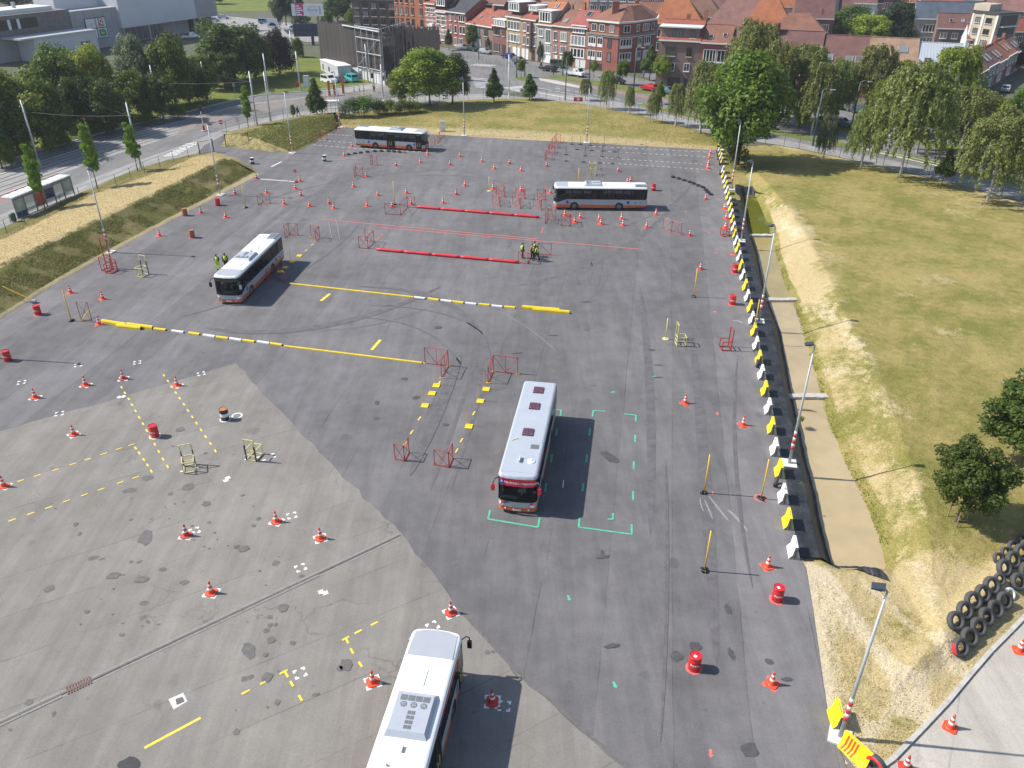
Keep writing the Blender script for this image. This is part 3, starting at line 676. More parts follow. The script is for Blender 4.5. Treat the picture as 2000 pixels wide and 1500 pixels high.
             # ---- left berm ==
def loft(name, lines, cuts, n, m, cover, rough=.1, seed=0.0, edges=True):
 """lines: list of polylines of Vectors; cuts: subdivisions between successive lines"""
 rs = [resample(l, n) for l in lines]; V = []; Cc = []
 per = sum(cuts) + 1
 for i in range(n):
  col = []
  for k, c in enumerate(cuts):
   for j in range(c): col.append((k + j / c, rs[k][i].lerp(rs[k + 1][i], j / c)))
  col.append((len(cuts), rs[-1][i]))
  for s, p in col:
   e = min(1, min(s, len(cuts) - s) * 6) * min(1, min(i, n - 1 - i) / 3)
   z = p.z + e * rough * (max(0, float(fbm(np.array(p.x * .9 + seed), np.array(p.y * .9))) - .2) * 1.6 + .6 * float(fbm(np.array(p.x * 3.1 + seed), np.array(p.y * 3.1)))) + .01
   V.append((p.x, p.y, z)); Cc.append(cover(s, i / (n - 1), p))
 me = grid_mesh(name, np.array(V), n, per, m, np.array(Cc))
 return tag(link(bpy.data.objects.new(name, me)), kind='structure'), np.array(V).reshape(n, per, 3)
b_edge = GP((-420, 900), (-120, 697), (0, 623), (100, 559), (215, 494), (330, 433), (420, 386), (507, 341))
b_foot = [G(u - 5, v - 6, .08) for u, v in [(-420, 900), (-120, 697), (0, 623), (100, 559), (215, 494), (330, 433), (420, 386), (502, 341)]]
b_crest = [G(*p, 1.7) for p in [(-420, 700), (-120, 577), (0, 519), (100, 472), (200, 425), (300, 379), (380, 340), (428, 314), (448, 309)]]
b_straw = [G(*p, .25) for p in [(-420, 660), (-120, 527), (0, 470), (100, 422), (175, 383), (250, 357), (325, 331), (375, 309), (404, 303)]]
b_path = GP((-420, 640), (-120, 500), (0, 446), (45, 428), (160, 375), (225, 347), (275, 327), (325, 313), (385, 300))
berm, bermV = loft('grass_berm', [b_edge, b_foot, b_crest, b_straw, b_path], [2, 16, 14, 8], 170, M['berm_grass'],
 lambda s, t, p: ((.25 if s < 1 else (.02 + .35 * max(0, fbm(np.array(p.x * .35), np.array(p.y * .35)) - .42) if s < 1.9 else (.86 if s < 3 else .12))), (.75 if s < .6 else .0)), rough=.17)
e1 = [b_edge[-1].lerp(b_foot[-1], .2), b_crest[-1], b_straw[-1], b_path[-1]]
loft('berm_end', [[G(507, 341), G(490, 325), G(462, 308), G(420, 297), G(387, 300)], [b_foot[-1].copy(), G(480, 326, .9), b_crest[-1].copy(), b_straw[-1].copy(), b_path[-1].copy()]], [6], 24, M['berm_grass'], lambda s, t, p: (.5, .3 * (1 - s)), rough=.05)
m0 = GP((575, 299), (600, 286), (630, 269), (661, 249))
m1 = [G(*p, 1.3) for p in [(505, 272), (548, 251), (600, 236), (652, 228)]]
m2 = [G(*p, .9) for p in [(455, 262), (520, 243), (590, 229), (650, 222)]]
m3 = GP((443, 258), (515, 240), (590, 226), (655, 219))
mz0 = GP((432, 286), (470, 290), (520, 296), (575, 299))
mound, moundV = loft('grass_mound', [m0, m1, m2, m3], [14, 8, 3], 60, M['berm_grass'], lambda s, t, p: (.22 if s < 1 else .42, .0), rough=.15, seed=5)
loft('mound_end', [mz0, [m3[0].copy(), G(455, 262, .9), m1[0].copy(), m0[0].copy()]], [10], 24, M['berm_grass'], lambda s, t, p: (.45, .05), rough=.07, seed=8)
l0 = GP((660, 249), (720, 252), (840, 262), (905, 266), (1000, 272), (1146, 279), (1270, 286), (1395, 293), (1412, 291))
l1 = GP((655, 219), (690, 222), (760, 210), (840, 203), (900, 196), (965, 193), (1040, 192), (1150, 205), (1250, 225), (1320, 243), (1390, 262))
lawn, lawnV = loft('far_lawn', [l0, l1], [26], 120, M['field_grass'],
 lambda s, t, p: (float(np.clip(.95 - s * 2.6, .22, 1)), float(np.clip(.42 - s * 2.0, 0, 1)) if .25 < t < .8 else 0), rough=.12, seed=3)
sheet('field_corner', GP((1395, 293), (1412, 291.2), (1420, 285), (1395, 262), (1385, 261)), -.01, M['field_grass'])
               # ---- roads ==
sheet('entrance_drive', GP((507, 341), (553, 313), (575, 299), (520, 296), (470, 290), (432, 286), (440, 262), (400, 283), (385, 300), (420, 297), (462, 308), (490, 325)), .001, M['lot_asphalt'])
near = GP((-420, 610), (-120, 470), (0, 420), (100, 380), (170, 352), (240, 325), (300, 303), (360, 283), (430, 254), (520, 230), (600, 216), (680, 203), (760, 192), (850, 186), (960, 183))
farl = GP((-420, 430), (-120, 352), (0, 318), (60, 300), (120, 283), (175, 267), (250, 246), (375, 217), (440, 200), (500, 187), (595, 179), (690, 168), (770, 158), (850, 140), (900, 118))
tram = sheet('tram_road', near + farl[::-1], .0, M['road_asphalt'])
sheet('footway', GP((-420, 640), (-120, 500), (0, 446), (45, 428), (160, 375), (225, 347), (275, 327), (325, 313), (385, 300), (400, 283), (440, 262), (443, 258), (515, 240), (590, 226), (655, 219), (690, 222), (760, 210), (840, 203), (900, 196), (965, 193), (1040, 192)) + GP((960, 183), (850, 186), (760, 192), (680, 203), (600, 216), (520, 230), (430, 254), (360, 283), (300, 303), (240, 325), (170, 352), (100, 380), (0, 420), (-120, 470), (-420, 610)), .003, M['pavement'])
NS, FS = resample(near, 60), resample(farl, 60)
def corridor(t): return [a.lerp(b, t) for a, b in zip(NS, FS)]
def strip(name, t0, t1, i0, i1, z, m, parent=tram):
 a, b = corridor(t0)[i0:i1], corridor(t1)[i0:i1]
 return sheet(name, a + b[::-1], z, M[m], parent=parent)
strip('brick_platform', .2, .34, 4, 17, .01, 'brick_paving')
strip('track_bed', .36, .72, 0, 58, .006, 'pavement')
for t in (.40, .47, .57, .64):
 for i in range(0, 58, 6): strip('rail', t, t + .012, i, min(i + 7, 59), .016, 'rail_steel')
mat('rust_sleeper', (0.235, 0.205, 0.185), .85, worldpos=True, var=.3)
for i in range(27, 50):
 for k in range(3):
  a, b = corridor(.375), corridor(.68); f = k / 3; p, q = a[i].lerp(a[i + 1], f), b[i].lerp(b[i + 1], f)
  mark(p, q, .55, 'rust_sleeper', 'sleeper_slab', tram, .011, raw=True)
strip('edge_line', .745, .755, 0, 34, .011, 'white_paint'); strip('edge_line', .345, .352, 0, 26, .013, 'white_paint')
kl = corridor(1.0)
for a, b in zip(kl[:48], kl[1:]): MB().bar(a + Vector((0, 0, .06)), b + Vector((0, 0, .06)), .3, .16).build('kerb_stone', M['concrete'], tram)
for k in range(8):
 a = G(323 + k * 8, 303 - k * 3.2); b = G(352 + k * 5.2, 302 - k * 3.2); mark(G(320 + k * 6, 305 - k * 3.3), G(347 + k * 6, 299 - k * 3.3 + 3), .45, 'white_paint', 'crossing_bar', tram, .013, raw=True)
bank0 = [p + Vector((-.25, .25, 0)) for p in FS[:46]]
bank1 = [p + Vector((-7, 11, .0)) for p in FS[:46]]
bank2 = [p + Vector((-24, 34, 0)) for p in FS[:46]]
loft('wooded_bank', [bank0, [p + Vector((0, 0, .4)) for p in bank1], [p + Vector((0, 0, .8)) for p in bank2]], [8, 10], 90, M['verge_grass'], lambda s, t, p: (.30 if s < .5 else .05, 0), rough=.25, seed=21)
dirb = Vector((.72, -.69))
bl_near = GP((960, 184), (1050, 178), (1150, 190), (1250, 210), (1390, 245), (1560, 279), (1760, 318), (2000, 376), (2300, 470))
bl_far = GP((780, 95), (860, 92), (960, 106), (1030, 119), (1100, 130), (1204, 143), (1300, 165), (1400, 178), (1520, 196), (1700, 225), (1850, 252), (2000, 285), (2300, 360))
blvd = sheet('boulevard', bl_near + bl_far[::-1], .001, M['road_asphalt'])
sheet('footway', GP((1040, 192), (1150, 205), (1250, 225), (1390, 262), (1560, 290), (1700, 320), (1850, 355), (2000, 395), (2300, 500)) + bl_near[::-1][:8], .004, M['pavement'])
sheet('town_street', GP((1255, 150), (1285, 160), (1278, 110), (1270, 80), (1262, 80), (1262, 110)), .006, M['road_asphalt'])
sheet('grass_verge', GP((1250, 200), (1390, 231), (1560, 262), (1760, 300), (2000, 352), (2000, 366), (1760, 310), (1560, 271), (1390, 239), (1250, 206)), .012, M['verge_grass'])
sheet('grass_median', GP((1068, 145), (1090, 147), (1200, 164), (1330, 187), (1500, 218), (1500, 228), (1330, 196), (1200, 173), (1075, 152)), .012, M['verge_grass'])
sheet('grass_median', GP((1000, 152), (1020, 151), (1045, 158), (1020, 158)), .012, M['verge_grass'])
sheet('grass_median', GP((1560, 232), (1760, 262), (2000, 312), (2000, 326), (1760, 275), (1560, 243)), .012, M['verge_grass'])
sheet('brick_kerb', GP((1060, 152), (1330, 200), (1520, 236), (1520, 240), (1330, 205), (1062, 155)), .014, M['brick_paving'], parent=blvd)
for i in range(9): mark((984 + i * 4.4, 172 + i * 1.2), (1022 + i * 3.6, 168 + i * 1.4), .4, 'white_paint', 'crossing_bar', blvd, .016)
for i in range(8): mark((1055 + i * 6, 182 + i * 1.1), (1078 + i * 7, 186 + i * 1.2), .28, 'white_paint', 'crossing_bar', blvd, .016)
for i in range(6): mark((918 + i * 7, 128 + i * .4), (934 + i * 7, 125 + i * .4), .35, 'white_paint', 'crossing_bar', blvd, .016)
for i in range(8): mark((922 + i * 1, 152 + i * 2.6), (956 + i * 1, 155 + i * 2.6), .35, 'white_paint', 'crossing_bar', blvd, .016)
sheet('painted_island', GP((1052, 153), (1085, 157), (1132, 168), (1132, 172), (1085, 164), (1055, 157)), .016, M['concrete'], parent=blvd)
mark((1040, 170), (1240, 207), .18, 'white_paint', 'painted_line', blvd, .016)
dashed_b = [(1085, 172), (1380, 226)]
A_, B_ = G(*dashed_b[0]), G(*dashed_b[1])
for i in range(14): mark(A_.lerp(B_, i / 14), A_.lerp(B_, (i + .5) / 14), .18, 'white_paint', 'painted_dash', blvd, .016, raw=True)
for i in range(13): mark((1690 + i * 11.5, 292 + i * 2.6), (1704 + i * 11.5, 290.5 + i * 2.6 + 5), .38, 'white_paint', 'hatch_bar', blvd, .016)
mark((1684, 289), (1835, 325), .16, 'white_paint', 'painted_line', blvd, .018); mark((1700, 290), (1838, 321), .16, 'white_paint', 'painted_line', blvd, .018)
sheet('park_lawn', GP((395, 26), (400, 0), (520, -6), (545, 8), (520, 22), (430, 22)), .004, M['verge_grass'])
sheet('park_road', GP((380, 52), (400, 29), (470, 34), (560, 44), (640, 52), (690, 58), (690, 78), (600, 82), (520, 70)), .005, M['pavement'])
sheet('yard', GP((622, 175), (640, 150), (730, 150), (790, 160), (770, 172), (700, 181), (640, 186)), .012, M['pavement'])
mat('tyre_sweep', (0.122, 0.115, 0.119), .8, var=.3, scale=1.5, worldpos=True); mat('scrape', (0.27, 0.26, 0.255), .85, var=.3, scale=6, worldpos=True)
def sweep(px, w, m='tyre_sweep', z=.005, n=26, name='tyre_mark'):
 P0, P1, P2 = (G(*p) for p in px); L_, R_ = [], []
 for i in range(n + 1):
  t = i / n; p = P0 * (1 - t) ** 2 + P1 * 2 * t * (1 - t) + P2 * t * t; d = ((P1 - P0) * (1 - t) + (P2 - P1) * t).normalized(); k = w / 2 * math.sin(math.pi * t) ** .4 + .004
  L_.append((p.x - d.y * k, p.y + d.x * k)); R_.append((p.x + d.y * k, p.y - d.x * k))
 sheet(name, L_ + R_[::-1], zup(z), M[m], parent=lot)
for px, w in [(((720, 597), (900, 600), (950, 660)), .16), (((700, 620), (850, 625), (905, 720)), .2), (((1090, 590), (1180, 560), (1150, 500)), .12), (((1120, 600), (1215, 565), (1175, 490)), .12), (((560, 640), (700, 660), (840, 600)), .25), (((930, 700), (900, 800), (840, 960)), .3), (((960, 700), (930, 800), (880, 960)), .22),
   (((420, 300), (650, 330), (760, 300)), .2), (((450, 420), (620, 340), (900, 330)), .25), (((1180, 450), (1330, 420), (1360, 340)), .18), (((1300, 900), (1310, 1150), (1290, 1450)), .2), (((1440, 700), (1420, 900), (1470, 1150)), .25), (((350, 620), (600, 560), (700, 440)), .25), (((800, 345), (960, 330), (1100, 400)), .15), (((400, 640), (620, 680), (860, 560)), .9), (((700, 560), (930, 560), (960, 720)), .8), (((900, 690), (870, 780), (800, 930)), .9), (((1000, 560), (1240, 520), (1330, 380)), .8), (((480, 480), (560, 380), (760, 330)), .9), (((1250, 560), (1280, 760), (1270, 1050)), .7), (((1350, 640), (1380, 900), (1400, 1300)), .8)]: sweep(px, w)
for px, w in [(((1384, 968), (1400, 990), (1425, 1020)), .14), (((1375, 975), (1385, 995), (1392, 1015)), .1), (((1368, 972), (1366, 985), (1375, 1000)), .08), (((1420, 995), (1440, 1010), (1462, 1040)), .2), (((1430, 628), (1440, 624), (1452, 632)), .25), (((640, 430), (645, 445), (648, 468)), .07), (((655, 425), (660, 445), (664, 470)), .07), (((970, 605), (1040, 640), (1090, 690)), .05)]: sweep(px, w, 'scrape', .006, 10, 'scrape_mark')
                # == BUSES
mat('bus_white', (0.82, 0.83, 0.83), .35, var=.05, scale=.8, coat=.3)
mat('bus_silver', (0.42, 0.44, 0.48), .38, .15, var=.06, scale=.8)
mat('bus_panel', (0.40, 0.41, 0.45), .42, .1, var=.10, scale=1.2)
mat('bus_orange', (0.56, 0.125, 0.035), .45, var=.22, scale=1.5)
mat('bus_black', (0.012, 0.013, 0.015), .25, var=.2)
mat('bus_roof_grey', (0.43, 0.465, 0.52), .4, .1, var=.07, scale=.7)
mat('bus_green', (0.02, 0.12, 0.075), .4)
mat('bus_unit', (0.43, 0.46, 0.51), .4, .15, var=.06)
mat('bus_grille', (0.22, 0.23, 0.24), .5, .5)
mat('bus_red', (0.80, 0.03, 0.07), .4)
mat('bus_blue', (0.02, 0.06, 0.42), .4)
mat('hatch_maroon', (0.115, 0.045, 0.065), .35)
mat('bus_floor', (0.08, 0.08, 0.085), .8)
mat('seat_cloth', (0.10, 0.13, 0.2), .9, var=.2)
mat('lamp_glass', (0.75, 0.75, 0.72), .1)
mat('lamp_red', (0.45, 0.02, 0.02), .2)
mat('plate_white', (0.75, 0.75, 0.75), .5)
mat('lettering_white', (0.85, 0.85, 0.85), .6)
glass_mat('bus_glass', (.6, .63, .63), .55)
glass_mat('bus_windscreen', (.72, .8, .78), .72)
mat('screen_header', (0.04, 0.055, 0.06), .12)
FRONT = [(5.55, -1.25), (5.76, -1.2), (5.89, -1.05), (5.97, -.6), (6.0, 0), (5.97, .6), (5.89, 1.05), (5.76, 1.2), (5.55, 1.25)]
REAR = [(-5.85, 1.25), (-5.96, 1.18), (-6.0, 1.0), (-6.0, 0), (-6.0, -1.0), (-5.96, -1.18), (-5.85, -1.25)]
def inset(pts, k):      # draw the outline inwards
 return [(x * (1 - k / 6.0), y * (1 - k / 1.25)) for x, y in pts]
def wallring(pts, zs, ks):
 mb = MB(); n = len(pts)
 for z, k in zip(zs, ks): mb.v += [(x, y, z) for x, y in inset(pts, k)]
 for a in range(len(zs) - 1):
  for i in range(n - 1): mb.f.append((a * n + i, a * n + i + 1, (a + 1) * n + i + 1, (a + 1) * n + i))
 return mb
def offs(pts, e):       # push an outline outwards by e (roughly)
 out = []
 for i, (x, y) in enumerate(pts):
  a = pts[max(i - 1, 0)]; b = pts[min(i + 1, len(pts) - 1)]
  d = Vector((b[0] - a[0], b[1] - a[1])).normalized(); out.append((x + d.y * e, y - d.x * e))
 return out
AXLES = (3.35, -2.45)
def arc(xc, r, z0, z1n, n=12):
 """points of the wheel arch above z0, from right to left"""
 a0 = math.asin(max(-1, min(1, (z0 - .5) / r)))
 return [(xc + r * math.cos(a0 + (math.pi - 2 * a0) * i / n), .5 + r * math.sin(a0 + (math.pi - 2 * a0) * i / n)) for i in range(n + 1)]
def side_face(pts, side, y=1.25):
 q = [(x, y * side, z) for x, z in pts]
 return q if side < 0 else q[::-1]
def make_bus(label, loc, yaw, roof='new', doors_red=False, school=False, driver=True, banner=False):
 t = empty('city_bus', (loc[0], loc[1], 0), yaw, label, 'bus', 'buses on the practice ground')
 rA = .56; zs0, zs1, zp = .32, .72, 1.42
 top = 2.78
 for side in (-1, 1):
  sk = MB(); xa = [(-5.85, None), ]
  run = [-5.85, AXLES[1] - rA, AXLES[1] + rA, AXLES[0] - rA, AXLES[0] + rA, 5.55]
  for a, b in ((0, 1), (2, 3), (4, 5)):
   x0, x1 = run[a], run[b]; dxl = 0 if a == 0 else rA - math.sqrt(rA * rA - (zs1 - .5) ** 2); dxr = 0 if b == 5 else rA - math.sqrt(rA * rA - (zs1 - .5) ** 2)
   z0l = .55 if a == 0 else zs0
   sk.poly(side_face([(x0, z0l), (x1, zs0), (x1 + dxr, zs1), (x0 - dxl, zs1)], side))
  sk.build('skirt', M['bus_orange'], t)
  pan = [(-5.85, zs1)]
  for ax in reversed(AXLES): pan += [(x, z) for x, z in reversed(arc(ax, rA, zs1, 1))]
  pan += [(5.55, zs1), (5.55, 1.02), (4.35, zp), (-5.85, zp)]
  MB().poly(side_face(pan, side)).build('side_panel', M['bus_panel'], t)
  wb = [(-5.85, zp), (4.35, zp), (5.55, 1.02), (5.55, top), (-5.85, top)]
  sur = MB(); yb = 1.25
  def q(x0, x1, z0, z1, z2=None, z3=None, mb=sur): mb.poly(side_face([(x0, z0), (x1, z1), (x1, z3 if z3 else z1 + 0), (x0, z2 if z2 else z0)], side, yb))
  sur.poly(side_face([(-5.85, 2.58), (5.55, 2.58), (5.55, top), (-5.85, top)], side))
  edges = [-5.85, -4.55, -3.2, -1.75, -.45, .95, 2.3, 3.6, 4.55, 5.5] if True else []
  for i, e in enumerate(edges):
   w_ = .06; zb = zp if e < 4.4 else (1.02 + (5.55 - e) * (zp - 1.02) / 1.2)
   x0, x1 = max(-5.85, e - w_), min(5.55, e + w_)
   sur.poly(side_face([(x0, zb), (x1, zb), (x1, 2.58), (x0, 2.58)], side))
  sur.build('window_surround', M['bus_black'], t)
  for i, (a, b) in enumerate(zip(edges, edges[1:])):
   x0, x1 = a + .06, b - .06
   if i == 0:
    MB().poly(side_face([(x0 - .06, zp), (x1 + .06, zp), (x1 + .06, 2.58), (x0 - .06, 2.58)], side)).build('blanking_panel', M['bus_black'], t); continue
   if side < 0 and i in (4, 8):     # doors on the offside of the picture: the kerb side of the bus
    zb = .38
    d = MB().poly(side_face([(x0 - .05, zb), (x1 + .05, zb), (x1 + .05, 2.5), (x0 - .05, 2.5)], side, 1.262)).build('door', M['bus_black'], t)
    xm = (x0 + x1) / 2
    for c in (-1, 1):
     xa_, xb_ = (x0, xm - .05) if c < 0 else (xm + .05, x1)
     MB().poly(side_face([(xa_ + .02, zb + .25), (xb_ - .02, zb + .25), (xb_ - .02, 2.42), (xa_ + .02, 2.42)], side, 1.266)).build('door_pane', M['bus_glass'], d)
     MB().bar((xm + c * .12, side * 1.29, .75), (xm + c * .2, side * 1.29, 1.35), .04).build('door_rail', M['frame_cream'], d)
    continue
   zf = lambda x: zp if x < 4.35 else 1.02 + (5.55 - x) * (zp - 1.02) / 1.2
   pane = MB().poly(side_face([(x0, zf(x0)), (x1, zf(x1)), (x1, 2.58), (x0, 2.58)], side, 1.247)).build('window', M['bus_glass'], t)
   if i < 8: MB().poly(side_face([(x0 + .05, 2.2), (x1 - .05, 2.2), (x1 - .05, 2.24), (x0 + .05, 2.24)], side, 1.254)).build('sash_bar', M['bus_black'], pane)
  MB().poly(side_face([(-5.85, top), (5.55, top), (5.55, top + .035), (-5.85, top + .035)], side)).build('roof_line', M['bus_green'] if not school else M['bus_black'], t)
  if not school:
   for ex in (4.25, -3.6):
    e = MB()
    e.poly(side_face([(ex - .17, .86), (ex + .12, .86), (ex + .2, 1.26), (ex - .09, 1.26)], side, 1.256)); e.build('side_emblem', M['bus_blue'], t)
  for ex, w_ in ((-4.6, .14), (-5.2, .1), (3.95, .08)): MB().poly(side_face([(ex, .95), (ex + w_, .95), (ex + w_, 1.07), (ex, 1.07)], side, 1.255)).build('flap', M['bus_black'], t)
  for ax in AXLES:
   MB().lathe([(rA, -.34), (rA, .34)], 24, (ax, side * .9, .5), 'y', caps=False).build('wheel_arch', M['black'], t)
   w = MB().lathe([(.2, -.15), (.44, -.15), (.49, -.1), (.5, 0), (.49, .1), (.44, .15), (.3, .15)], 22, (ax, side * 1.07, .5), 'y', caps=False).build('wheel', M['rubber'], t, True)
   MB().lathe([(.02, .13 * side), (.12, .16 * side), (.14, .1 * side), (.27, .08 * side), (.31, .15 * side)], 16, (ax, side * 1.07, .5), 'y', caps=False).build('rim', M['bus_grille'], w)
   MB().lathe([(.001, .0), (.3, .0)], 16, (ax, side * 1.12, .5), 'y', caps=False).build('hub', M['black'], w)
 # ---- ends
 wallring(REAR, [.55, zs1], [0, 0]).build('rear_bumper', M['bus_orange'], t)
 wallring(REAR, [zs1, zp + .1], [0, 0]).build('rear_panel', M['bus_panel'], t)
 wallring(REAR, [zp + .1, top + .035], [0, 0]).build('rear_window', M['bus_black'], t)
 for s in (-1, 1): MB().box(-6.03, -6.0, s * 1.05 - .07, s * 1.05 + .07, .85, 1.25).build('tail_lamp', M['lamp_red'], t)
 wallring(FRONT, [.3, .6], [0, 0]).build('front_bumper', M['bus_orange'], t)
 fp = wallring(FRONT, [.6, 1.04], [0, .01]).build('front_panel', M['bus_panel'] if not school else M['bus_silver'], t)
 hz = 2.2 if school else 2.42
 wallring(FRONT, [1.04, hz], [.01, .05]).build('windscreen', M['bus_windscreen'], t)
 hd = wallring(FRONT, [hz, top - .02], [.05, .06]).build('destination_header', M['screen_header'] if not school else M['bus_red'], t)
 sr = MB(); f1 = offs(inset(FRONT, .012), .012)
 for i in range(len(f1) - 1): sr.cyl((*f1[i], 1.05), (*f1[i + 1], 1.05), .028, n=6)
 for k in (1, -2): sr.cyl((*f1[k], 1.05), (f1[k][0] - .04, f1[k][1] * .99, top), .028, n=6)
 sr.build('screen_seal', M['bus_black'], t)
 for s in (-1, 1):
  MB().bar((6.0, s * .1, 1.06), (5.98, s * .85, 1.2), .025).build('wiper', M['bus_black'], t)
  MB().box(5.84, 5.97, s * .98 - .13, s * .98 + .13, .68, .86).build('headlamp', M['lamp_glass'], t)
  MB().box(5.93, 6.0, s * .75 - .05, s * .75 + .05, .42, .5).build('fog_lamp', M['lamp_glass'], t)
 MB().box(5.98, 6.015, -.26, .26, .36, .47).build('number_plate', M['plate_white'], t)
 # ---- roof shell
 full = FRONT + REAR
 rz = [top + .035, top + .12, top + .2, top + .235]; rk = [.0, .025, .07, .14]
 def ring_loop(pts, zs, ks):
  mb = MB(); n = len(pts)
  for z, k in zip(zs, ks): mb.v += [(x, y, z) for x, y in inset(pts, k)]
  for a in range(len(zs) - 1):
   for i in range(n): j = (i + 1) % n; mb.f.append((a * n + i, a * n + j, (a + 1) * n + j, (a + 1) * n + i))
  mb.f.append(tuple(range((len(zs) - 1) * n, len(zs) * n)))
  return mb
 xs = 4.2
 rf = M['bus_roof_grey'] if school else M['bus_white']
 roofo = ring_loop(full, rz, rk).build('roof', rf, t, False)
 zt = top + .235
 MB().box(-5.75, 5.5, -1.08, 1.08, zt - .01, zt + .012).build('roof_skin', rf, roofo)
 if not school:
  fr = MB()
  a = [(5.62, -1.04), (5.78, -.6), (5.83, 0), (5.78, .6), (5.62, 1.04), (xs, 1.10), (xs, -1.10)]
  fr.prism(a, zt + .008, zt + .03)
  fr.build('roof_fairing', M['bus_silver'], t)
  ac = MB(); x0, x1, y0, y1 = -.2, 2.2, -.95, .95
  zb, zc = zt - .02, zt + .26
  ac.v = [(x0, y0, zb), (x1, y0, zb), (x1, y1, zb), (x0, y1, zb), (x0 + .2, y0 + .14, zc), (x1 - .32, y0 + .14, zc), (x1 - .32, y1 - .14, zc), (x0 + .2, y1 - .14, zc)]
  ac.f = [(4, 5, 6, 7), (0, 1, 5, 4), (1, 2, 6, 5), (2, 3, 7, 6), (3, 0, 4, 7)]
  aco = ac.build('air_conditioner', M['bus_unit'], t)
  for i in range(4): MB().box(1.52, 1.8, -.66 + i * .34, -.36 + i * .34, zc, zc + .012).build('intake_grille', M['bus_grille'], aco)
  for i in range(3):
   fan = MB().lathe([(.15, zc), (.15, zc + .015), (.13, zc + .018), (.02, zc + .01)], 16, (1.32, -.45 + i * .45, 0)).build('fan', M['bus_grille'], aco)
   bl = MB()
   for k in range(6): c_, s_ = math.cos(k * 1.047), math.sin(k * 1.047); bl.bar((1.32, -.45 + i * .45, zc + .022), (1.32 + .13 * c_, -.45 + i * .45 + .13 * s_, zc + .022), .025, .006)
   bl.build('fan_blade_set', M['bus_unit'], fan)
  for i in range(4):
   for j in (0, 1): MB().box(.12 + i * .24, .30 + i * .24, -.17 + j * .18, -.02 + j * .18, zc, zc + .012).build('vent_louvre', M['bus_grille'], aco)
  hb = MB().box(2.55, 3.45, -.12, .55, zt + .01, zt + .05).build('roof_hatch', M['bus_white'], t)
  MB().box(-2.6, -1.8, -.35, .3, zt + .01, zt + .05).build('roof_hatch', M['bus_white'], t)
  MB().box(-.85, -.55, -.06, .0, zt, zt + .14).build('antenna', M['pale_concrete'], t)
  MB().lathe([(.04, zt), (.05, zt + .1), (.0, zt + .16)], 8, (-1.5, .4, 0)).build('antenna', M['steel'], t)
  e = MB().box(-5.85, -4.35, .22, 1.05, zt - .02, zt + .16).build('exhaust_box', M['bus_unit'], t); MB().box(-5.75, -4.45, .3, .97, zt + .16, zt + .175).build('exhaust_grille', M['bus_grille'], e)
  for s in (-1, 1): MB().bar((-5.5, s * 1.12, top + .2), (5.2, s * 1.12, top + .2), .02, .03).build('rain_gutter', M['bus_grille'], t)
 else:
  for hx in (-4.6, -2.35, 1.0):
   h = MB().box(hx - .42, hx + .42, -.36, .36, zt, zt + .09).build('roof_hatch', M['hatch_maroon'], t)
   MB().box(hx - .36, hx + .36, -.05, .05, zt + .09, zt + .1).build('hatch_rib', M['hatch_maroon'], h)
   for cx in (-.32, .32):
    for cy in (-.25, .25): MB().box(hx + cx - .05, hx + cx + .05, cy - .05, cy + .05, zt + .09, zt + .105).build('hatch_latch', M['bus_grille'], h)
  MB().lathe([(.27, zt), (.25, zt + .06), (.1, zt + .12), (.05, zt + .2)], 16, (4.25, .65, 0)).build('roof_vent', M['bus_white'], t)
  MB().box(3.95, 4.5, -.13, -.05, zt, zt + .22).build('antenna', M['pale_concrete'], t)
  MB().box(2.35, 2.85, .4, .95, zt + .004, zt + .02).build('access_panel', M['bus_grille'], t)
  MB().box(1.9, 2.2, .5, .95, zt + .004, zt + .02).build('access_panel', M['bus_unit'], t)
  MB().bar((2.1, -.95, zt + .03), (1.8, -.55, zt + .03), .05).build('roof_cable', M['frame_cream'], t)
  y = 6.0 - .05
  def front_text(body, size, yc, zc, m, name='lettering'):
   me = text_mesh(body, size, .002, m); o = bpy.data.objects.new(name, me); link(o, hd)
   for v in me.vertices:
    yy, zz = yc + v.co.x, zc + v.co.y
    xf = np.interp(abs(yy), [0, .6, 1.05, 1.2], [5.955, 5.925, 5.845, 5.72])
    v.co = Vector((xf + .02 + v.co.z, yy, zz))
   return o
  front_text('AUTO-ÉCOLE / RIJSCHOOL', .205, .13, 2.47, M['lettering_white'])
  sq = MB(); ys_ = [-1.08, -.86]
  sq.poly([(5.86, -1.1, 2.3), (5.915, -.84, 2.3), (5.9, -.84, 2.66), (5.845, -1.1, 2.66)]); sq.build('learner_plate', M['bus_blue'], hd)
  front_text('L', .32, -.97, 2.47, M['lettering_white'])
  me = text_mesh('8881', .16, .002, M['bus_black']); o = bpy.data.objects.new('fleet_number', me); link(o, fp)
  for v in me.vertices: v.co = Vector((5.985, -.65 + v.co.x, .93 + v.co.y))
  for s in (-1, 1): MB().box(5.9, 5.985, s * .93 - .1, s * .93 + .1, .86, .98).build('indicator', M['bus_red'], t)
 mm = M['bus_red'] if school else M['bus_black']
 for s in (-1, 1):
  a = MB()
  if s < 0: a.tube([(5.7, s * 1.18, 2.7), (5.95, s * 1.38, 2.72), (6.1, s * 1.5, 2.5), (6.08, s * 1.52, 2.3)], .03)
  else: a.tube([(5.75, s * 1.2, 2.3 if school else 2.05), (5.9, s * 1.35, 2.25 if school else 2.0)], .03)
  arm = a.build('mirror_arm', M['bus_black'], t)
  zc = 2.12 if s < 0 else (2.0 if school else 1.95)
  MB().box(5.98 if s < 0 else 5.82, 6.12 if s < 0 else 5.96, s * 1.52 - .11 if s < 0 else s * 1.4 - .11, s * 1.52 + .11 if s < 0 else s * 1.4 + .11, zc - .24, zc + .2).build('mirror', mm if (school or s < 0) else M['bus_unit'], arm)
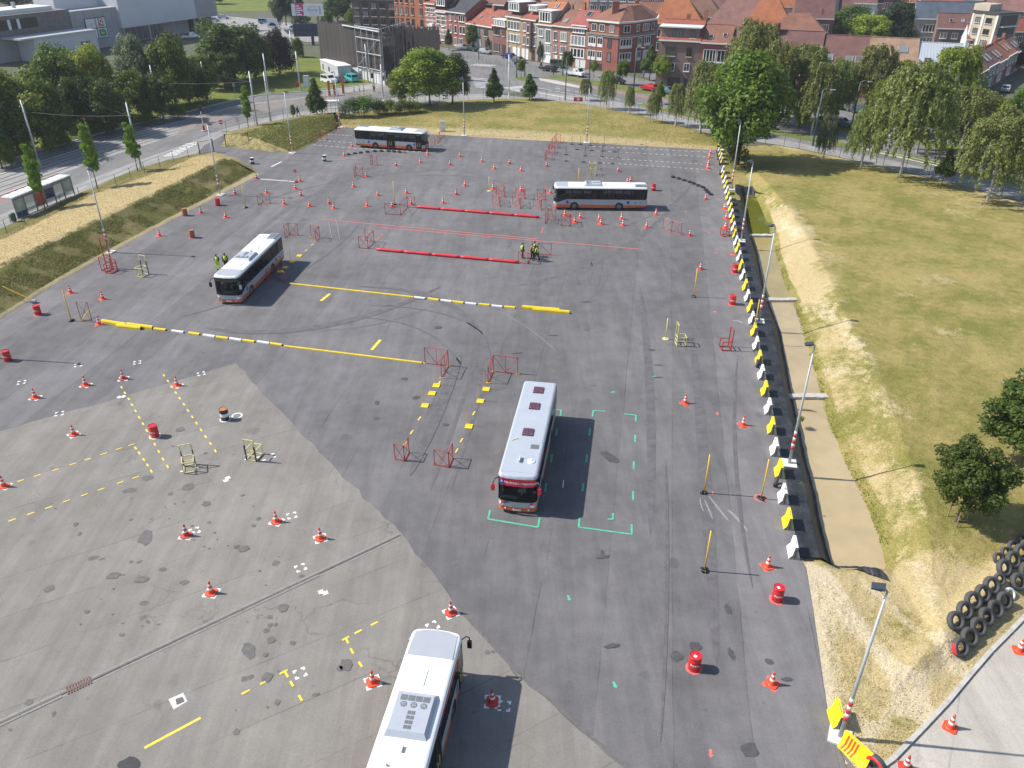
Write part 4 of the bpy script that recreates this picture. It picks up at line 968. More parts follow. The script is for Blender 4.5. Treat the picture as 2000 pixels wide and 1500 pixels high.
 # ---- inside
 MB().box(-5.8, 5.5, -1.2, 1.2, .34, .42).build('floor', M['bus_floor'], t)
 MB().box(-5.9, -4.6, -1.2, 1.2, .42, 2.6).build('engine_bulkhead', M['bus_floor'], t)
 MB().box(5.1, 5.8, -1.1, 1.1, .95, 1.12).build('dashboard', M['screen_header'], t)
 sm = MB(); sm.box(-.22, .22, -.22, .22, .0, .45); sm.box(-.25, -.12, -.22, .22, .45, 1.1); sme = sm.mesh('seat', M['seat_cloth'])
 for i in range(7):
  for yy in (-.95, .95): inst('seat', sme, t, (-4.0 + i * 1.05, yy, .75 if i < 2 else .5))
 inst('driver_seat', sme, t, (4.6, .65, .75))
 for i in range(5): MB().cyl((-3 + i * 1.7, .45 if i % 2 else -.45, .42), (-3 + i * 1.7, .45 if i % 2 else -.45, 2.7), .02, n=6).build('grab_pole', M['kerb_yellow'], t)
 MB().lathe([(.22, 0), (.24, .02), (.22, .04)], 14, (5.0, .65, 1.2)).build('steering_wheel', M['black'], t)
 if banner:      # red learner banner along the top of the kerb side
  bn = MB().poly(side_face([(.9, 2.6), (4.6, 2.6), (4.6, 2.79), (.9, 2.79)], -1, 1.266)).build('side_banner', M['bus_red'], t)
  MB().poly(side_face([(1.0, 2.6), (1.35, 2.6), (1.35, 2.79), (1.0, 2.79)], -1, 1.270)).build('learner_plate', M['bus_blue'], bn)
  me = text_mesh('AUTO-ÉCOLE / RIJSCHOOL', .15, .001, M['lettering_white']); o = bpy.data.objects.new('lettering', me); link(o, bn)
  for v in me.vertices: v.co = Vector((2.9 + v.co.x, -1.272, 2.69 + v.co.y))
 if school:
  bn = MB().poly(side_face([(2.2, 2.62), (5.3, 2.62), (5.3, 2.77), (2.2, 2.77)], 1, 1.262)).build('side_banner', M['bus_red'], t)
 return t
make_bus('grey-roofed driving school bus with maroon hatches and red mirrors in the green bay', (1.246, 45.971), -1.7228, school=True)
make_bus('white-roofed bus crossing from right to left behind the row of cones', (11.347, 102.694), 3.1196)
make_bus('white-roofed bus coming forward on the left beside yellow plates', (-27.033, 77.669), -1.6807)
make_bus('farthest bus, parked side-on by the lawn with its doors towards the tyres', (-19.765, 133.284), -.232)
make_bus('nearest bus, white roof cut off by the bottom of the picture', (-4.44, 21.88), R(81.4), banner=True)
                # == CONES
CS = 1.12
def cone_proto(body, s=1.0):
 t = empty('traffic_cone')
 b = MB(); b.prism([(.27, .2), (.2, .27), (-.2, .27), (-.27, .2), (-.27, -.2), (-.2, -.27), (.2, -.27), (.27, -.2)], 0, .05); b.build('base_plate', M[body], t)
 prof = lambda z: .165 - (.165 - .035) * (z - .05) / .75
 def seg(z0, z1, m, nm):
  MB().lathe([(prof(z0), z0), (prof(z1), z1)], 14, caps=(z1 > .79)).build(nm, M[m], t, True)
 MB().lathe([(.2, .05), (.17, .075)], 14, caps=False).build('collar', M[body], t, True)
 for z0, z1, m, nm in [(.05, .28, body, 'body'), (.28, .40, 'cone_white', 'reflective_band'), (.40, .52, body, 'body'), (.52, .63, 'cone_white', 'reflective_band'), (.63, .80, body, 'tip')]: seg(z0, z1, m, nm)
 return t
cone_a = cone_proto('cone_orange'); cone_b = cone_proto('cone_old')
_cu = {'a': False, 'b': False}
def place(proto, used, key, loc, rz=0, scale=1.0):
 if not used.get(key): used[key] = True; o = proto
 else: o = copy_tree(proto)
 o.location = loc; o.rotation_euler = (0, 0, rz); o.scale = (scale,) * 3
 return o
def cone(px, label, group, style='a', mark_m=None, rz=None, sc=None, tilt=0):
 g = G(*px)
 style = 'b' if rnd.random() < .22 else style
 o = place(cone_a if style == 'a' else cone_b, _cu, style, g, rnd.uniform(0, 1.5) if rz is None else rz, (sc or CS) * rnd.uniform(.97, 1.03))
 if mark_m: brackets(px, .78, o.rotation_euler.z, mark_m, lot, .13, .26)
 tag(o, label, 'traffic cone', group)
 return o
CONES = [
('on white corner marks at the left', 'cones on the pale asphalt', [(69, 777), (167.5, 752.5), (241, 740), (346, 753)], 'a', 'white_paint'),
('on pale asphalt left of the nearest bus', 'cones on the pale asphalt', [(144.5, 849), (8, 950), (364, 1046), (413, 1158), (540, 1019), (626, 1052), (728, 1333)], 'a', 'white_paint'),
('on the concrete road at the bottom right', 'cones on the concrete road', [(1768, 1500), (1855, 1421), (1990, 1271)], 'a', None),
('down the right side', 'cones along the right side', [(1338, 787.5), (1451, 830.5), (1499, 1107), (1507, 1336)], 'a', 'pink_paint'),
('right of the far red frames', 'cones along the right side', [(1368, 526), (1347, 460.5)], 'b', None),
('in front of the bus crossing the centre', 'cones before the crossing bus', [(1103, 422), (1133, 426), (1122.5, 434.5), (1170, 429), (1173.5, 438), (1214, 428), (1216.5, 440.5), (1262.5, 444.5), (1281, 419.5)], 'a', None),
('behind the bus crossing the centre', 'cones behind the crossing bus', [(1207.5, 334.5), (1231, 355), (1225.5, 357)], 'a', None),
('ending at the crossing bus front', 'cones left of the crossing bus', [(908, 363), (963, 369), (1017.5, 373), (1075, 377.5)], 'a', None),
('in the zigzag row before the far lawn', 'cones before the far lawn', [(898, 306), (941, 316), (965.5, 330), (995, 320), (1017.5, 334), (1067.5, 325)], 'a', None),
('near the front end of the farthest bus', 'cones by the farthest bus', [(773.5, 324), (821, 317.5), (879, 322.5), (835, 302.5)], 'a', None),
('by the tail of the farthest bus', 'cones by the farthest bus', [(687.5, 286), (672.5, 305)], 'a', None),
('around the upper red beam', 'cones in the left middle', [(690.5, 365), (715.5, 345), (738, 382), (794, 377.5), (717, 403), (766, 404), (803, 399), (865.5, 397), (891, 380)], 'a', None),
('in the scatter beyond the left bus', 'cones in the left middle', [(501, 349), (586, 354), (577, 369), (459, 379), (521, 377), (588, 382.5), (555, 399), (604.5, 403), (643, 398), (652, 407)], 'a', None),
('along the foot of the left berm', 'cones along the left berm', [(441, 425), (393, 416), (312, 461), (138, 572), (201, 584), (194, 634)], 'a', 'pink_paint'),
]
for phrase, grp, pts, st, mk in CONES:
 for i, px in enumerate(sorted(pts)):
  o = cone(px, f'traffic cone, {ORD[i]} of the {len(pts)} {phrase}', grp, st, mk)
cone((881, 1197), 'red and white traffic cone just beyond the roof of the nearest bus', 'cones on the pale asphalt', 'a', 'white_paint', rz=.5)
cone((961.5, 1371), 'traffic cone standing in the shadow of the nearest bus', 'cones on the pale asphalt', 'a', 'white_paint', rz=-.05)
cone((1378, 389.5), 'traffic cone at the near end of the curved tyre chain on the right', 'cones along the right side')
cone((1415, 408), 'farther of two traffic cones pushed against the white and yellow barriers', 'cones along the right side')
cone((1418, 427), 'nearer of two traffic cones pushed against the white and yellow barriers', 'cones along the right side')
for px, n in [((1387.5, 300), 'farthest'), ((1385.5, 308), 'second farthest'), ((1383.5, 322), 'second nearest'), ((1382, 330), 'nearest')]: cone(px, f'{n} of four traffic cones bunched by the far right corner', 'cones bunched in the far corner', sc=1.2)
                # == DRUMS
def drum(px, label, body='drum_red', lid=None, band=None, ringm=None, s=1.08, words=None, group='oil drums marking turns', name='oil_drum', sticker=False):
 g = G(*px); t = empty(name, g, rnd.uniform(0, 6), label, 'oil drum', group); t.scale = (s,) * 3
 r, h = .29, .88
 prof = [(r - .01, 0), (r, .02), (r, .28), (r + .012, .295), (r, .31), (r, .57), (r + .012, .585), (r, .60), (r, .86), (r + .006, .875), (r - .01, .88)]
 MB().lathe(prof, 24, caps=False).build('barrel_body', M[body], t, True)
 MB().lathe([(.001, .855), (r - .02, .855), (r - .008, .88)], 24, caps=False).build('lid', M[lid or body], t)
 MB().lathe([(.03, .855), (.03, .87)], 8, (.17, 0, 0)).build('bung', M['black'], t)
 if band: MB().lathe([(r + .004, .31), (r + .004, .57)], 24, caps=False).build('painted_band', M[band], t)
 if sticker: MB().box(-.12, .02, -.08, .08, .857, .862).build('lid_sticker', M['cone_white'], t)
 if words:
  me = text_mesh(words, .15, 0, M['lettering_white']); o = bpy.data.objects.new('lettering', me); link(o, t)
  for v in me.vertices:
   a = v.co.x / (r + .006) - t.rotation_euler.z - R(100)
   v.co = Vector(((r + .008) * math.cos(a), (r + .008) * math.sin(a), .44 + v.co.y))
 if ringm: ring(px, .43 * s / 1.08, ringm, .12)
 return t
drum((303, 852), 'red oil drum on a white painted ring among yellow dashes', ringm='ring_white', words='TOTAL')
drum((440, 819), 'dark blue and white oil drum with rusty lid beside an empty white ring', 'drum_dark', 'drum_rust_top', 'cone_white', 'ring_white')
ring((463, 812), .42, 'ring_white', .12)
drum((16, 704), 'red oil drum at the left picture edge', words='TOTAL'); drum((75, 614), 'red oil drum below the fallen yellow pole on the berm', ringm='pink_paint', words='TOTAL')
drum((426, 401), 'dark red oil drum beside a lamp post slab on the left', 'drum_red'); drum((376, 464), 'rusty oil drum standing out on the asphalt at the left', 'drum_rust', 'drum_rust_top', ringm='pink_paint'); drum((362, 421), 'rusty oil drum at the foot of the left berm', 'drum_rust', 'drum_rust_top')
drum((634, 315), 'dark green drum with a white band near the tyre row', 'drum_green', 'cone_white', 'cone_white', 'blue_paint'); drum((493, 320), 'black and white drum at the end of the left berm', 'black', 'cone_white', 'cone_white')
drum((1276, 372), 'red oil drum behind the tail of the crossing bus', words='TOTAL'); drum((1435, 532), 'red oil drum touching the barrier row, farther of two', words='TOTAL', ringm='pink_paint'); drum((1430, 594), 'red oil drum beside the barrier row, nearer of two', words='TOTAL', ringm='pink_paint')
drum((1517, 1171), 'bright red oil drum on a pink ring near the sandy edge', ringm='pink_paint', words='TOTAL', sticker=True); drum((1355, 1305), 'bright red oil drum beside a round tar patch, nearest drum', ringm='pink_paint', words='TOTAL', sticker=True)
                # == BARRIERS
def barrier_mesh():
 prof = [(-.32, 0), (-.32, .09), (-.15, .34), (-.085, .95), (.085, .95), (.15, .34), (.32, .09), (.32, 0)]
 return prof
def barrier(px, col, label, yaw, L=1.12, s=1.0, group='painted barriers along the ditch', stripes=False, off=0):
 g = G(*px); t = empty('concrete_barrier', g, yaw, label, 'barrier', group); t.scale = (s,) * 3
 pr = barrier_mesh(); n = len(pr)
 mb = MB(); mb.v = [(x, -L / 2, z) for x, z in pr] + [(x, L / 2, z) for x, z in pr]
 mb.f = [(i, i + n, i + n + 1, i + 1) for i in range(n - 1)]
 mb.f = [tuple(reversed(f)) for f in mb.f]
 mb.build('painted_faces', M[col], t)
 e = MB(); e.poly([(x, -L / 2, z) for x, z in pr]); e.build('end_face', M['barrier_concrete'], t)
 e = MB(); e.poly([(x, L / 2, z) for x, z in reversed(pr)]); e.build('end_face', M['barrier_concrete'], t)
 MB().box(-.025, .025, -L / 2 - .006, -L / 2, .05, .75).build('end_slot', M['black'], t)
 MB().cyl((0, -.25, .95), (0, .25, .95), .02, n=5).build('lifting_bar', M['barrier_concrete'], t)
 if stripes:
  for k in range(4):
   for side in (-1, 1):
    y0 = -.02 + k * .17 ; q = []
    f = lambda z, yy: ((np.interp(z, [0, .09, .34, .95], [.32, .32, .15, .085]) + .006) * side, yy, z)
    pts = [f(.1, y0), f(.34, y0 - .05), f(.94, y0 - .09), f(.94, y0 + .0), f(.34, y0 + .04), f(.1, y0 + .09)]
    MB().poly(pts if side < 0 else pts[::-1]).build('red_stripe', M['cone_orange'], t)
 return t
BAR = [('y', 1404, 289), ('w', 1405, 296.5), ('y', 1407, 304), ('w', 1408.5, 311.5), ('y', 1410, 319.5), ('w', 1412, 337), ('y', 1413, 347), ('w', 1416, 357), ('y', 1418, 367), ('w', 1420, 378), ('y', 1422, 389), ('w', 1425, 400), ('y', 1427, 411.5), ('w', 1429, 424), ('y', 1431, 436.5), ('w', 1433, 450), ('y', 1435, 463),
 ('w', 1438, 478), ('y', 1441, 492), ('w', 1444, 508), ('y', 1447.5, 526), ('w', 1451, 545), ('y', 1456, 565), ('w', 1460, 586), ('y', 1465.5, 607), ('w', 1469, 630), ('y', 1473, 653), ('w', 1477, 680), ('y', 1482.5, 708), ('w', 1487.5, 737), ('y', 1494, 769), ('w', 1501, 804), ('y', 1507, 842), ('w', 1513, 884), ('y', 1522, 926), ('w', 1529, 976), ('y', 1538.5, 1025), ('w', 1549, 1081)]
by = [b for b in BAR if b[0] == 'y'][::-1]; bw = [b for b in BAR if b[0] == 'w'][::-1]
for k, b in enumerate(BAR):
 p, q = G(*BAR[max(k - 1, 0)][1:]), G(*BAR[min(k + 1, len(BAR) - 1)][1:])
 yaw = math.atan2(p.y - q.y, p.x - q.x) - math.pi / 2
 lst = by if b[0] == 'y' else bw; i = lst.index(b)
 nm = 'yellow' if b[0] == 'y' else 'white'
 barrier(b[1:], 'barrier_yellow' if b[0] == 'y' else 'barrier_white', f'{nm} concrete barrier along the ditch, {NUM[i]} {nm} one from the front', yaw)
barrier((1633, 1408), 'barrier_yellow', 'yellow concrete barrier beside the nearest lamp post', -.12, 1.1)
barrier((1669, 1476), 'barrier_yellow', 'yellow concrete barrier with orange stripes at the bottom right', .55, 1.45, stripes=True)
                # == TYRES
def tyre_mesh(R0, w, m, ri=.56, n=22):
 prof = [(R0 * ri, -w * .34), (R0 * .70, -w * .48), (R0 * .9, -w * .5), (R0 * .98, -w * .40), (R0, 0), (R0 * .98, w * .40), (R0 * .9, w * .5), (R0 * .70, w * .48), (R0 * ri, w * .34), (R0 * (ri + .1), 0), (R0 * ri, -w * .34)]
 return MB().lathe(prof, n, caps=False).mesh('tyre', m, True)
T_flat = tyre_mesh(.33, .2, M['rubber']); T_big = tyre_mesh(.52, .3, M['dusty_rubber']); T_mid = tyre_mesh(.36, .22, M['dusty_rubber'])
def tyre(me, loc, rot, label, group, name='tyre', m=None):
 o = bpy.data.objects.new(name, me); link(o); o.location = loc; o.rotation_euler = rot
 if m: o.material_slots[0].link = 'OBJECT'; o.material_slots[0].material = m
 return tag(o, label, 'tyre', group)
chain1 = s4(400, 0, 4, (1122, 1210), (1172, 1202), (1218, 1195), (1268, 1189), (1327, 1185), (1380, 1183), (1435, 1184), (1478, 1187), (1522, 1190))
for i, px in enumerate(chain1): tyre(T_flat, G(*px) + Vector((0, 0, .1)), (0, 0, i), f'flat tyre, {ORD[i]} in the row before the farthest bus', 'tyres in the row before the farthest bus')
chain2 = s4(1300, 250, 5, (72, 482), (128, 498), (181, 515), (234, 532), (272, 546), (318, 566), (360, 582), (390, 608), (408, 628), (438, 652))
for i, px in enumerate(chain2): tyre(T_flat, G(*px) + Vector((0, 0, .1)), (0, 0, i), f'flat tyre, {ORD[i]} in the curve beside the barriers', 'tyres curving towards the barriers')
lean = [(1400, 298), (1401, 305), (1402, 312), (1405, 322), (1406, 341), (1472, 648), (1478, 716), (1514, 948)]
for i, px in enumerate(lean):
 nm = ['farthest', 'second farthest', 'third farthest', 'fourth farthest', 'fifth farthest', 'third nearest', 'second nearest', 'nearest'][i]
 tyre(T_mid, G(*px) + Vector((0, 0, .33 if i < 7 else .3)), (R(90), R(8), R(75 if i < 7 else 60)), f'worn black tyre leaning on the barrier row, {nm} of eight', 'tyres leaning on barriers')
TB = [(0, [(1861, 1228, 'b'), (1878, 1209, 'b'), (1894, 1191, 'b'), (1912, 1178, 'b'), (1929, 1163, 'b'), (1945, 1149, 'm'), (1953, 1130, 'b'), (1970, 1115, 'b'), (1986, 1101, 'b'), (1975, 1078, 'm'), (1990, 1064, 'm'), (1946, 1101, 'm'), (1960, 1090, 'm')]),
 (1, [(1876, 1266, 'b'), (1893, 1247, 'b'), (1909, 1229, 'b'), (1924, 1211, 'b'), (1942, 1196, 'b'), (1959, 1180, 'b'), (1985, 1147, 'b'), (2000, 1128, 'b'), (1996, 1083, 'm')])]
for row, pts in TB:
 for i, (u, v, k) in enumerate(sorted(pts)):
  z0 = .42 if row == 0 else .38
  g = G(u, v, z0 + .1); s_ = .52 if k == 'b' else .36
  zz = float(field_z(g.x, g.y)); g.z = max(z0, zz + s_ * .62)
  tyre(T_big if k == 'b' else T_mid, g, (R(52 + rnd.uniform(-5, 5)), R(rnd.uniform(-5, 5)), R(22 + rnd.uniform(-6, 6))),
   f'tyre banked by the concrete road, {ORD[i]} of the {"back" if row == 0 else "front"} row', 'tyres banked beside the concrete road', m=None)
g = G(1972, 1160, .55); g.z = .55; tyre(T_mid, g, (R(50), 0, R(25)), 'white painted tyre on top of the tyre bank', 'tyres banked beside the concrete road', m=M['cone_white'])
g = G(1711, 1496, .5); tr = tyre(T_big, (g.x, g.y, .52), (R(90), 0, R(-62)), 'big tyre with red face standing beside the striped barrier', 'tyres at the lot corner')
MB().lathe([(.34, .155), (.46, .165), (.5, .13)], 22, caps=False).build('red_face', M['drum_red'], tr)
rr = [o for o in C.objects if o.get('label', '') == 'tyre banked by the concrete road, leftmost of the front row'][0]
pt = MB()
for i in range(5):
 a0 = 2.5 + i * .22; a1 = a0 + .22
 pt.poly([(.525 * math.cos(a0), .525 * math.sin(a0), -.1), (.525 * math.cos(a1), .525 * math.sin(a1), -.1), (.525 * math.cos(a1), .525 * math.sin(a1), .13), (.525 * math.cos(a0), .525 * math.sin(a0), .13)])
pt.build('red_paint', M['beam_red'], rr)
                # == RED FRAMES
def framepanel(a, b, h, style, root, m='frame_red', r=.031):
 """one panel of welded tube between ground points a,b"""
 a = Vector(a); b = Vector(b); o = root.location; z0 = .06
 A0, B0 = a - o + Vector((0, 0, z0)), b - o + Vector((0, 0, z0)); A1, B1 = A0 + Vector((0, 0, h)), B0 + Vector((0, 0, h))
 f = MB()
 for p, q in ((A0, B0), (A1, B1), (A0 - Vector((0, 0, z0)), A1), (B0 - Vector((0, 0, z0)), B1)): f.cyl(p, q, r, n=5)
 p = f.build('frame_panel', M[m], root)
 c = MB()
 if style == 'x': c.cyl(A0, B1, r * .7, n=4); c.cyl(A1, B0, r * .7, n=4)
 elif style == 'k':
  m0, m1 = A0.lerp(B0, .5), A1.lerp(B1, .5); c.cyl(m0, m1, r * .7, n=4); c.cyl(A1, m0, r * .7, n=4); c.cyl(B1, m0, r * .7, n=4)
 else: c.cyl(A1, B0, r * .7, n=4)
 c.build('cross_brace', M[m], p)
 return p
def rframe(pts, label, h=1.15, style='x', m='frame_red', foot=None, group='red steel frames'):
 g = [G(*p) for p in pts]
 c = g[1] if len(g) > 1 else g[0]
 t = empty('steel_frame', c, 0, label, 'steel frame', group)
 for a, b in zip(g, g[1:]): framepanel(a, b, h, style, t, m)
 k = MB()
 for i in range(5): k.cyl((0, 0, .1 + i * .22), (0, 0, .2 + i * .22), .034, n=6)
 k.build('hinge_sleeve', M['frame_red'], t)
 if foot:
  for q in g: MB().box(q.x - c.x - .18, q.x - c.x + .18, q.y - c.y - .07, q.y - c.y + .07, 0, .05).build('foot_block', M[foot], t)
 return t
FR = [
([(830.4, 710), (875.8, 715.4), (862.5, 738.8)], 'red hinged frame at the right end of the lower yellow rail', 'k', 1.5, 'stick_yellow'),
([(1010.6, 730.7), (963.5, 725.8), (953.4, 748.3)], 'red hinged frame just beyond the driving school bus', 'k', 1.5, 'stick_yellow'),
([(848.6, 908), (877, 913.5), (884.5, 895)], 'red crossed frame nearest the driving school bus, right of the pair', 'x', 1.25, None),
([(771.5, 897), (790, 901), (799, 884)], 'red crossed frame left of the pair at the near end of the plates', 'x', 1.25, None),
([(504.5, 401), (513.7, 395), (528, 398)], 'red crossed frame among the left scatter of cones', 'x', 1.2, None),
([(557, 464.5), (565.5, 458.7), (583, 460)], 'red crossed frame behind the rear corner of the left bus', 'x', 1.4, None),
([(608, 462.5), (625, 465), (617.5, 472)], 'red crossed frame at the head of the yellow plate row', 'x', 1.4, 'stick_yellow'),
([(701.7, 484.5), (719, 486), (731, 473.7), (714, 470)], 'three-sided red frame at the left end of the lower red beam', 'x', 1.4, None),
([(752.5, 418.7), (782.5, 420), (796, 405), (811, 406)], 'long red frame at the left end of the upper red beam', 'x', 1.4, None),
([(692.5, 346), (696, 342.5), (709.5, 346)], 'red crossed frame in front of the dark green drum', 'x', 1.4, None),
([(724, 322.5), (728, 320.7), (737, 323.7)], 'red crossed frame below the row of flat tyres', 'x', 1.4, None),
([(612, 280), (627, 271), (639, 274)], 'red frame leaning by the grass mound at the far left corner', 'x', 1.3, None),
([(648, 261), (657, 255), (664, 256)], 'red frame beside the far left lamp post', 'x', 1.3, None),
([(818, 292), (832, 296), (838, 293)], 'red frame in front of the farthest bus door', 'x', 1.3, None),
([(842, 287), (849, 283), (852, 286)], 'red frame just right of the farthest bus', 'x', 1.2, None),
([(855, 280), (859, 272), (868, 266)], 'red frame between the farthest bus and the grey cabinet', 'x', 1.2, None),
([(962.5, 399.5), (977, 404.5), (974, 391)], 'red crossed frame, left one of the nearer row of three', 'x', 1.35, None),
([(1001, 400), (1016, 407.5), (1013, 394)], 'red crossed frame, middle one of the nearer row of three', 'x', 1.35, None),
([(1042, 406), (1057, 411), (1054, 399)], 'red crossed frame, right one of the nearer row of three', 'x', 1.35, None),
([(969.5, 382.5), (986, 385), (983, 375)], 'red crossed frame, left one of the farther row of three', 'x', 1.35, None),
([(1007.5, 385), (1025, 389), (1022, 378)], 'red crossed frame, middle one of the farther row of three', 'x', 1.35, None),
([(1049, 390), (1065, 391), (1062, 381)], 'red crossed frame, right one of the farther row of three', 'x', 1.35, None),
([(1065, 437), (1070, 427), (1085, 430)], 'red crossed frame at the right end of the upper red beam', 'x', 1.4, None),
([(1095.5, 441), (1114, 442), (1112, 433)], 'red crossed frame beside the cones before the crossing bus', 'x', 1.4, None),
([(1294, 449), (1311, 455), (1329.5, 460)], 'two-panel red frame left of a cone on the right side', 'x', 1.5, None),
([(1064, 313), (1067, 309), (1078, 312.5)], 'red frame in the far column, nearest of four', 'x', 1.3, None),
([(1070, 301), (1073, 297), (1083, 301)], 'red frame in the far column, second nearest of four', 'x', 1.3, None),
([(1076, 290), (1079, 286), (1090, 289.5)], 'red frame in the far column, third nearest of four', 'x', 1.3, None),
([(1083, 280), (1086, 276), (1095, 279.5)], 'red frame in the far column, farthest of four', 'x', 1.3, None),
([(1012.6, 513), (1031, 515.6), (1039, 498)], 'red frame in front of the group in yellow vests', 'x', 1.25, None),
([(1051, 497), (1076, 498.5)], 'red single-panel frame right of the group in yellow vests', 'n', 1.3, None),
([(522, 550), (535, 541), (559, 552)], 'red frame standing in the shadow of the left bus', 'x', 1.1, None),
([(159, 626), (180, 627)], 'weathered frame with a white crossbar beside the left cone', 'x', 1.9, None),
]
for pts, lab, st, h, ft in FR: rframe(pts, lab, h, st, 'frame_old' if 'weathered' in lab else 'frame_red', ft)
                # == CHAIR-SHAPED FRAMES
def chair_frame(px, yaw, label, m1, m2, w=.8, d=.7, hs=.85, hb=1.75, single=False, group='chair-shaped gauge frames'):
 t = empty('gauge_frame', G(*px), yaw, label, 'steel frame', group); r = .03
 z = .05
 def tb(nm, segs, m):
  f = MB()
  for p, q in segs: f.bar(p, q, r * (2.6 if nm in ('back_post', 'post_tip') else 1.9))
  return f.build(nm, M[m], t)
 x0, x1, y0, y1 = -w / 2, w / 2, -d / 2, d / 2
 tb('base_frame', [((x0, y0, z), (x1, y0, z)), ((x1, y0, z), (x1, y1, z)), ((x1, y1, z), (x0, y1, z)), ((x0, y1, z), (x0, y0, z))], m1)
 tb('seat_frame', [((x0, y0, hs), (x1, y0, hs)), ((x1, y0, hs), (x1, y1, hs)), ((x1, y1, hs), (x0, y1, hs)), ((x0, y1, hs), (x0, y0, hs))], m1)
 for yy in (y0, y1): tb('leg', [((x0, yy, 0), (x0, yy, hs))], m1)
 for yy in (y0, y1): tb('back_post', [((x1, yy, 0), (x1, yy, hb * .72))], m2); tb('post_tip', [((x1, yy, hb * .72), (x1, yy, hb))], m1)
 if not single: tb('top_rail', [((x1, y0, hb), (x1, y1, hb))], m1)
 tb('mid_rail', [((x1, y0, hs * .5), (x1, y1, hs * .5))], m1)
 return t
chair_frame((371, 916), 1.57 + .35, 'black and cream chair-shaped frame on white corner marks, left of two', 'frame_cream', 'black', .9, .75)
chair_frame((498, 893), 1.57 - .25 + 3.14, 'black and cream chair-shaped frame on white corner marks, right of two', 'frame_cream', 'black', .9, .75)
for px in [(356, 921), (384, 914), (482, 898), (482, 889), (505, 893), (511, 886), (532, 887), (515, 899), (535, 893)]: dash(px, (1, .3), .28, .14, 'white_paint', old)
chair_frame((279, 538), 1.2, 'black and cream chair-shaped frame near the foot of the berm', 'frame_cream', 'black', .9, .8, .95, 2.1)
chair_frame((218, 531), 1.2, 'red chair-shaped frame leaning in front of the red tower by the berm', 'frame_red', 'frame_red', .9, .8, .95, 1.3)
chair_frame((210, 527), 1.3, 'tall red frame tower at the foot of the left lamp post', 'frame_red', 'frame_red', .8, .8, 1.5, 3.4)
chair_frame((1329, 672), 1.57 + 1.6, 'cream chair-shaped frame with a single tall post', 'frame_cream', 'frame_cream', .8, .8, .8, 2.0)
chair_frame((1416, 681), 1.57 - 1.5, 'red chair-shaped frame near the barriers', 'frame_red', 'frame_red', .8, .8, .85, 2.0)
chair_frame((1415, 460), 1.57 - 1.3, 'red chair-shaped frame holding up a cone by the barriers', 'frame_red', 'frame_red', .8, .7, .85, 1.7)
g = G(1415, 460); oo = cone((1415, 460), 'traffic cone set on a red chair-shaped frame by the barriers', 'cones along the right side'); oo.location = (g.x - .05, g.y, .905)
chair_frame((1158, 342), 1.4, 'pale yellow chair-shaped frame behind the crossing bus, nearer of two', 'frame_cream', 'frame_cream', .9, .8, 1.0, 1.6)
chair_frame((1156, 330), 1.5, 'pale yellow chair-shaped frame behind the crossing bus, farther of two', 'frame_cream', 'frame_cream', .9, .8, 1.0, 2.0)
                # == POLES ON SANDBAGS
def bag_mesh(seed):
 r_ = random.Random(seed); mb = MB()
 for k in range(5):
  a = k * 1.257 + r_.uniform(-.3, .3); d = r_.uniform(.08, .2); c = (d * math.cos(a), d * math.sin(a), .07); n = 7
  prof = [(r_.uniform(.06, .1) * q, z) for q, z in ((.4, 0), (1.3, .03), (1.5, .08), (1.1, .14), (.2, .18))]
  mb.lathe(prof, n, (c[0], c[1], 0))
 return mb
m_, nt_, b_ = newmat('black_bag'); b_.inputs['Base Color'].default_value = (.012, .012, .013, 1); b_.inputs['Roughness'].default_value = .22; bump(nt_, b_, noise(nt_, objc(nt_), 14, 4), .8, .05); M['black_bag'] = m_
def ypole(base, topv, label, bag=True, r=.045, m='stick_yellow', group='yellow poles', round_base=False):
 g = G(*base); h = HT(g, topv); t = empty('marker_pole', g, 0, label, 'pole', group)
 MB().cyl((0, 0, .03), (0, 0, h), r, n=8).build('pole', M[m], t, True)
 if round_base: MB().lathe([(.3, 0), (.3, .04), (.08, .07), (.08, .12)], 16).build('base_plate', M['frame_cream'], t)
 if bag: bag_mesh(int(base[0])).build('sandbag', M['black_bag'], t)
 return t
ypole((140, 627), 566, 'yellow pole on a black sandbag beside the weathered frame'); ypole((480, 406), 361, 'yellow pole on a black sandbag in the left cone scatter'); ypole((771, 400), 354, 'yellow pole behind the upper red beam frames')
ypole((955.5, 373), 345, 'cream pole on a round foot left of the red frame rows', False, round_base=True, m='frame_cream'); ypole((1129, 372), 329, 'yellow pole sticking up behind the crossing bus')
ypole((1355, 580), 524, 'yellow pole on a sandbag in front of a lone cone'); ypole((1375, 963), 888, 'yellow pole on a sandbag amid chalky scrapes'); ypole((1486.6, 974), 897, 'yellow pole on a sandbag beside the barrier row')
ypole((1376, 1115), 1037, 'yellow pole on a sandbag left of a pink ring, nearest pole'); ypole((1472, 652), 585, 'yellow pole between two barriers beside a lamp post', False); ypole((1431, 497), 478, 'short yellow pole on a pink spot by the barriers', False)
ypole((1300, 662), 622, 'cream pole on a round foot beside the cream frame', False, m='frame_cream', round_base=True)
dash((1431, 497.5), (1, 0), .6, .5, 'pink_paint')
a, b = G(65, 587, .25), G(4, 559, 1.6)
t = empty('marker_pole', a, 0, 'fallen yellow pole lying on the grass berm at the left', 'pole', 'yellow poles'); MB().cyl((0, 0, 0), b - a, .045, n=8).build('pole', M['stick_yellow'], t); MB().box(-.25, .25, -.2, .2, -.12, .06).build('base_plate', M['steel'], t)
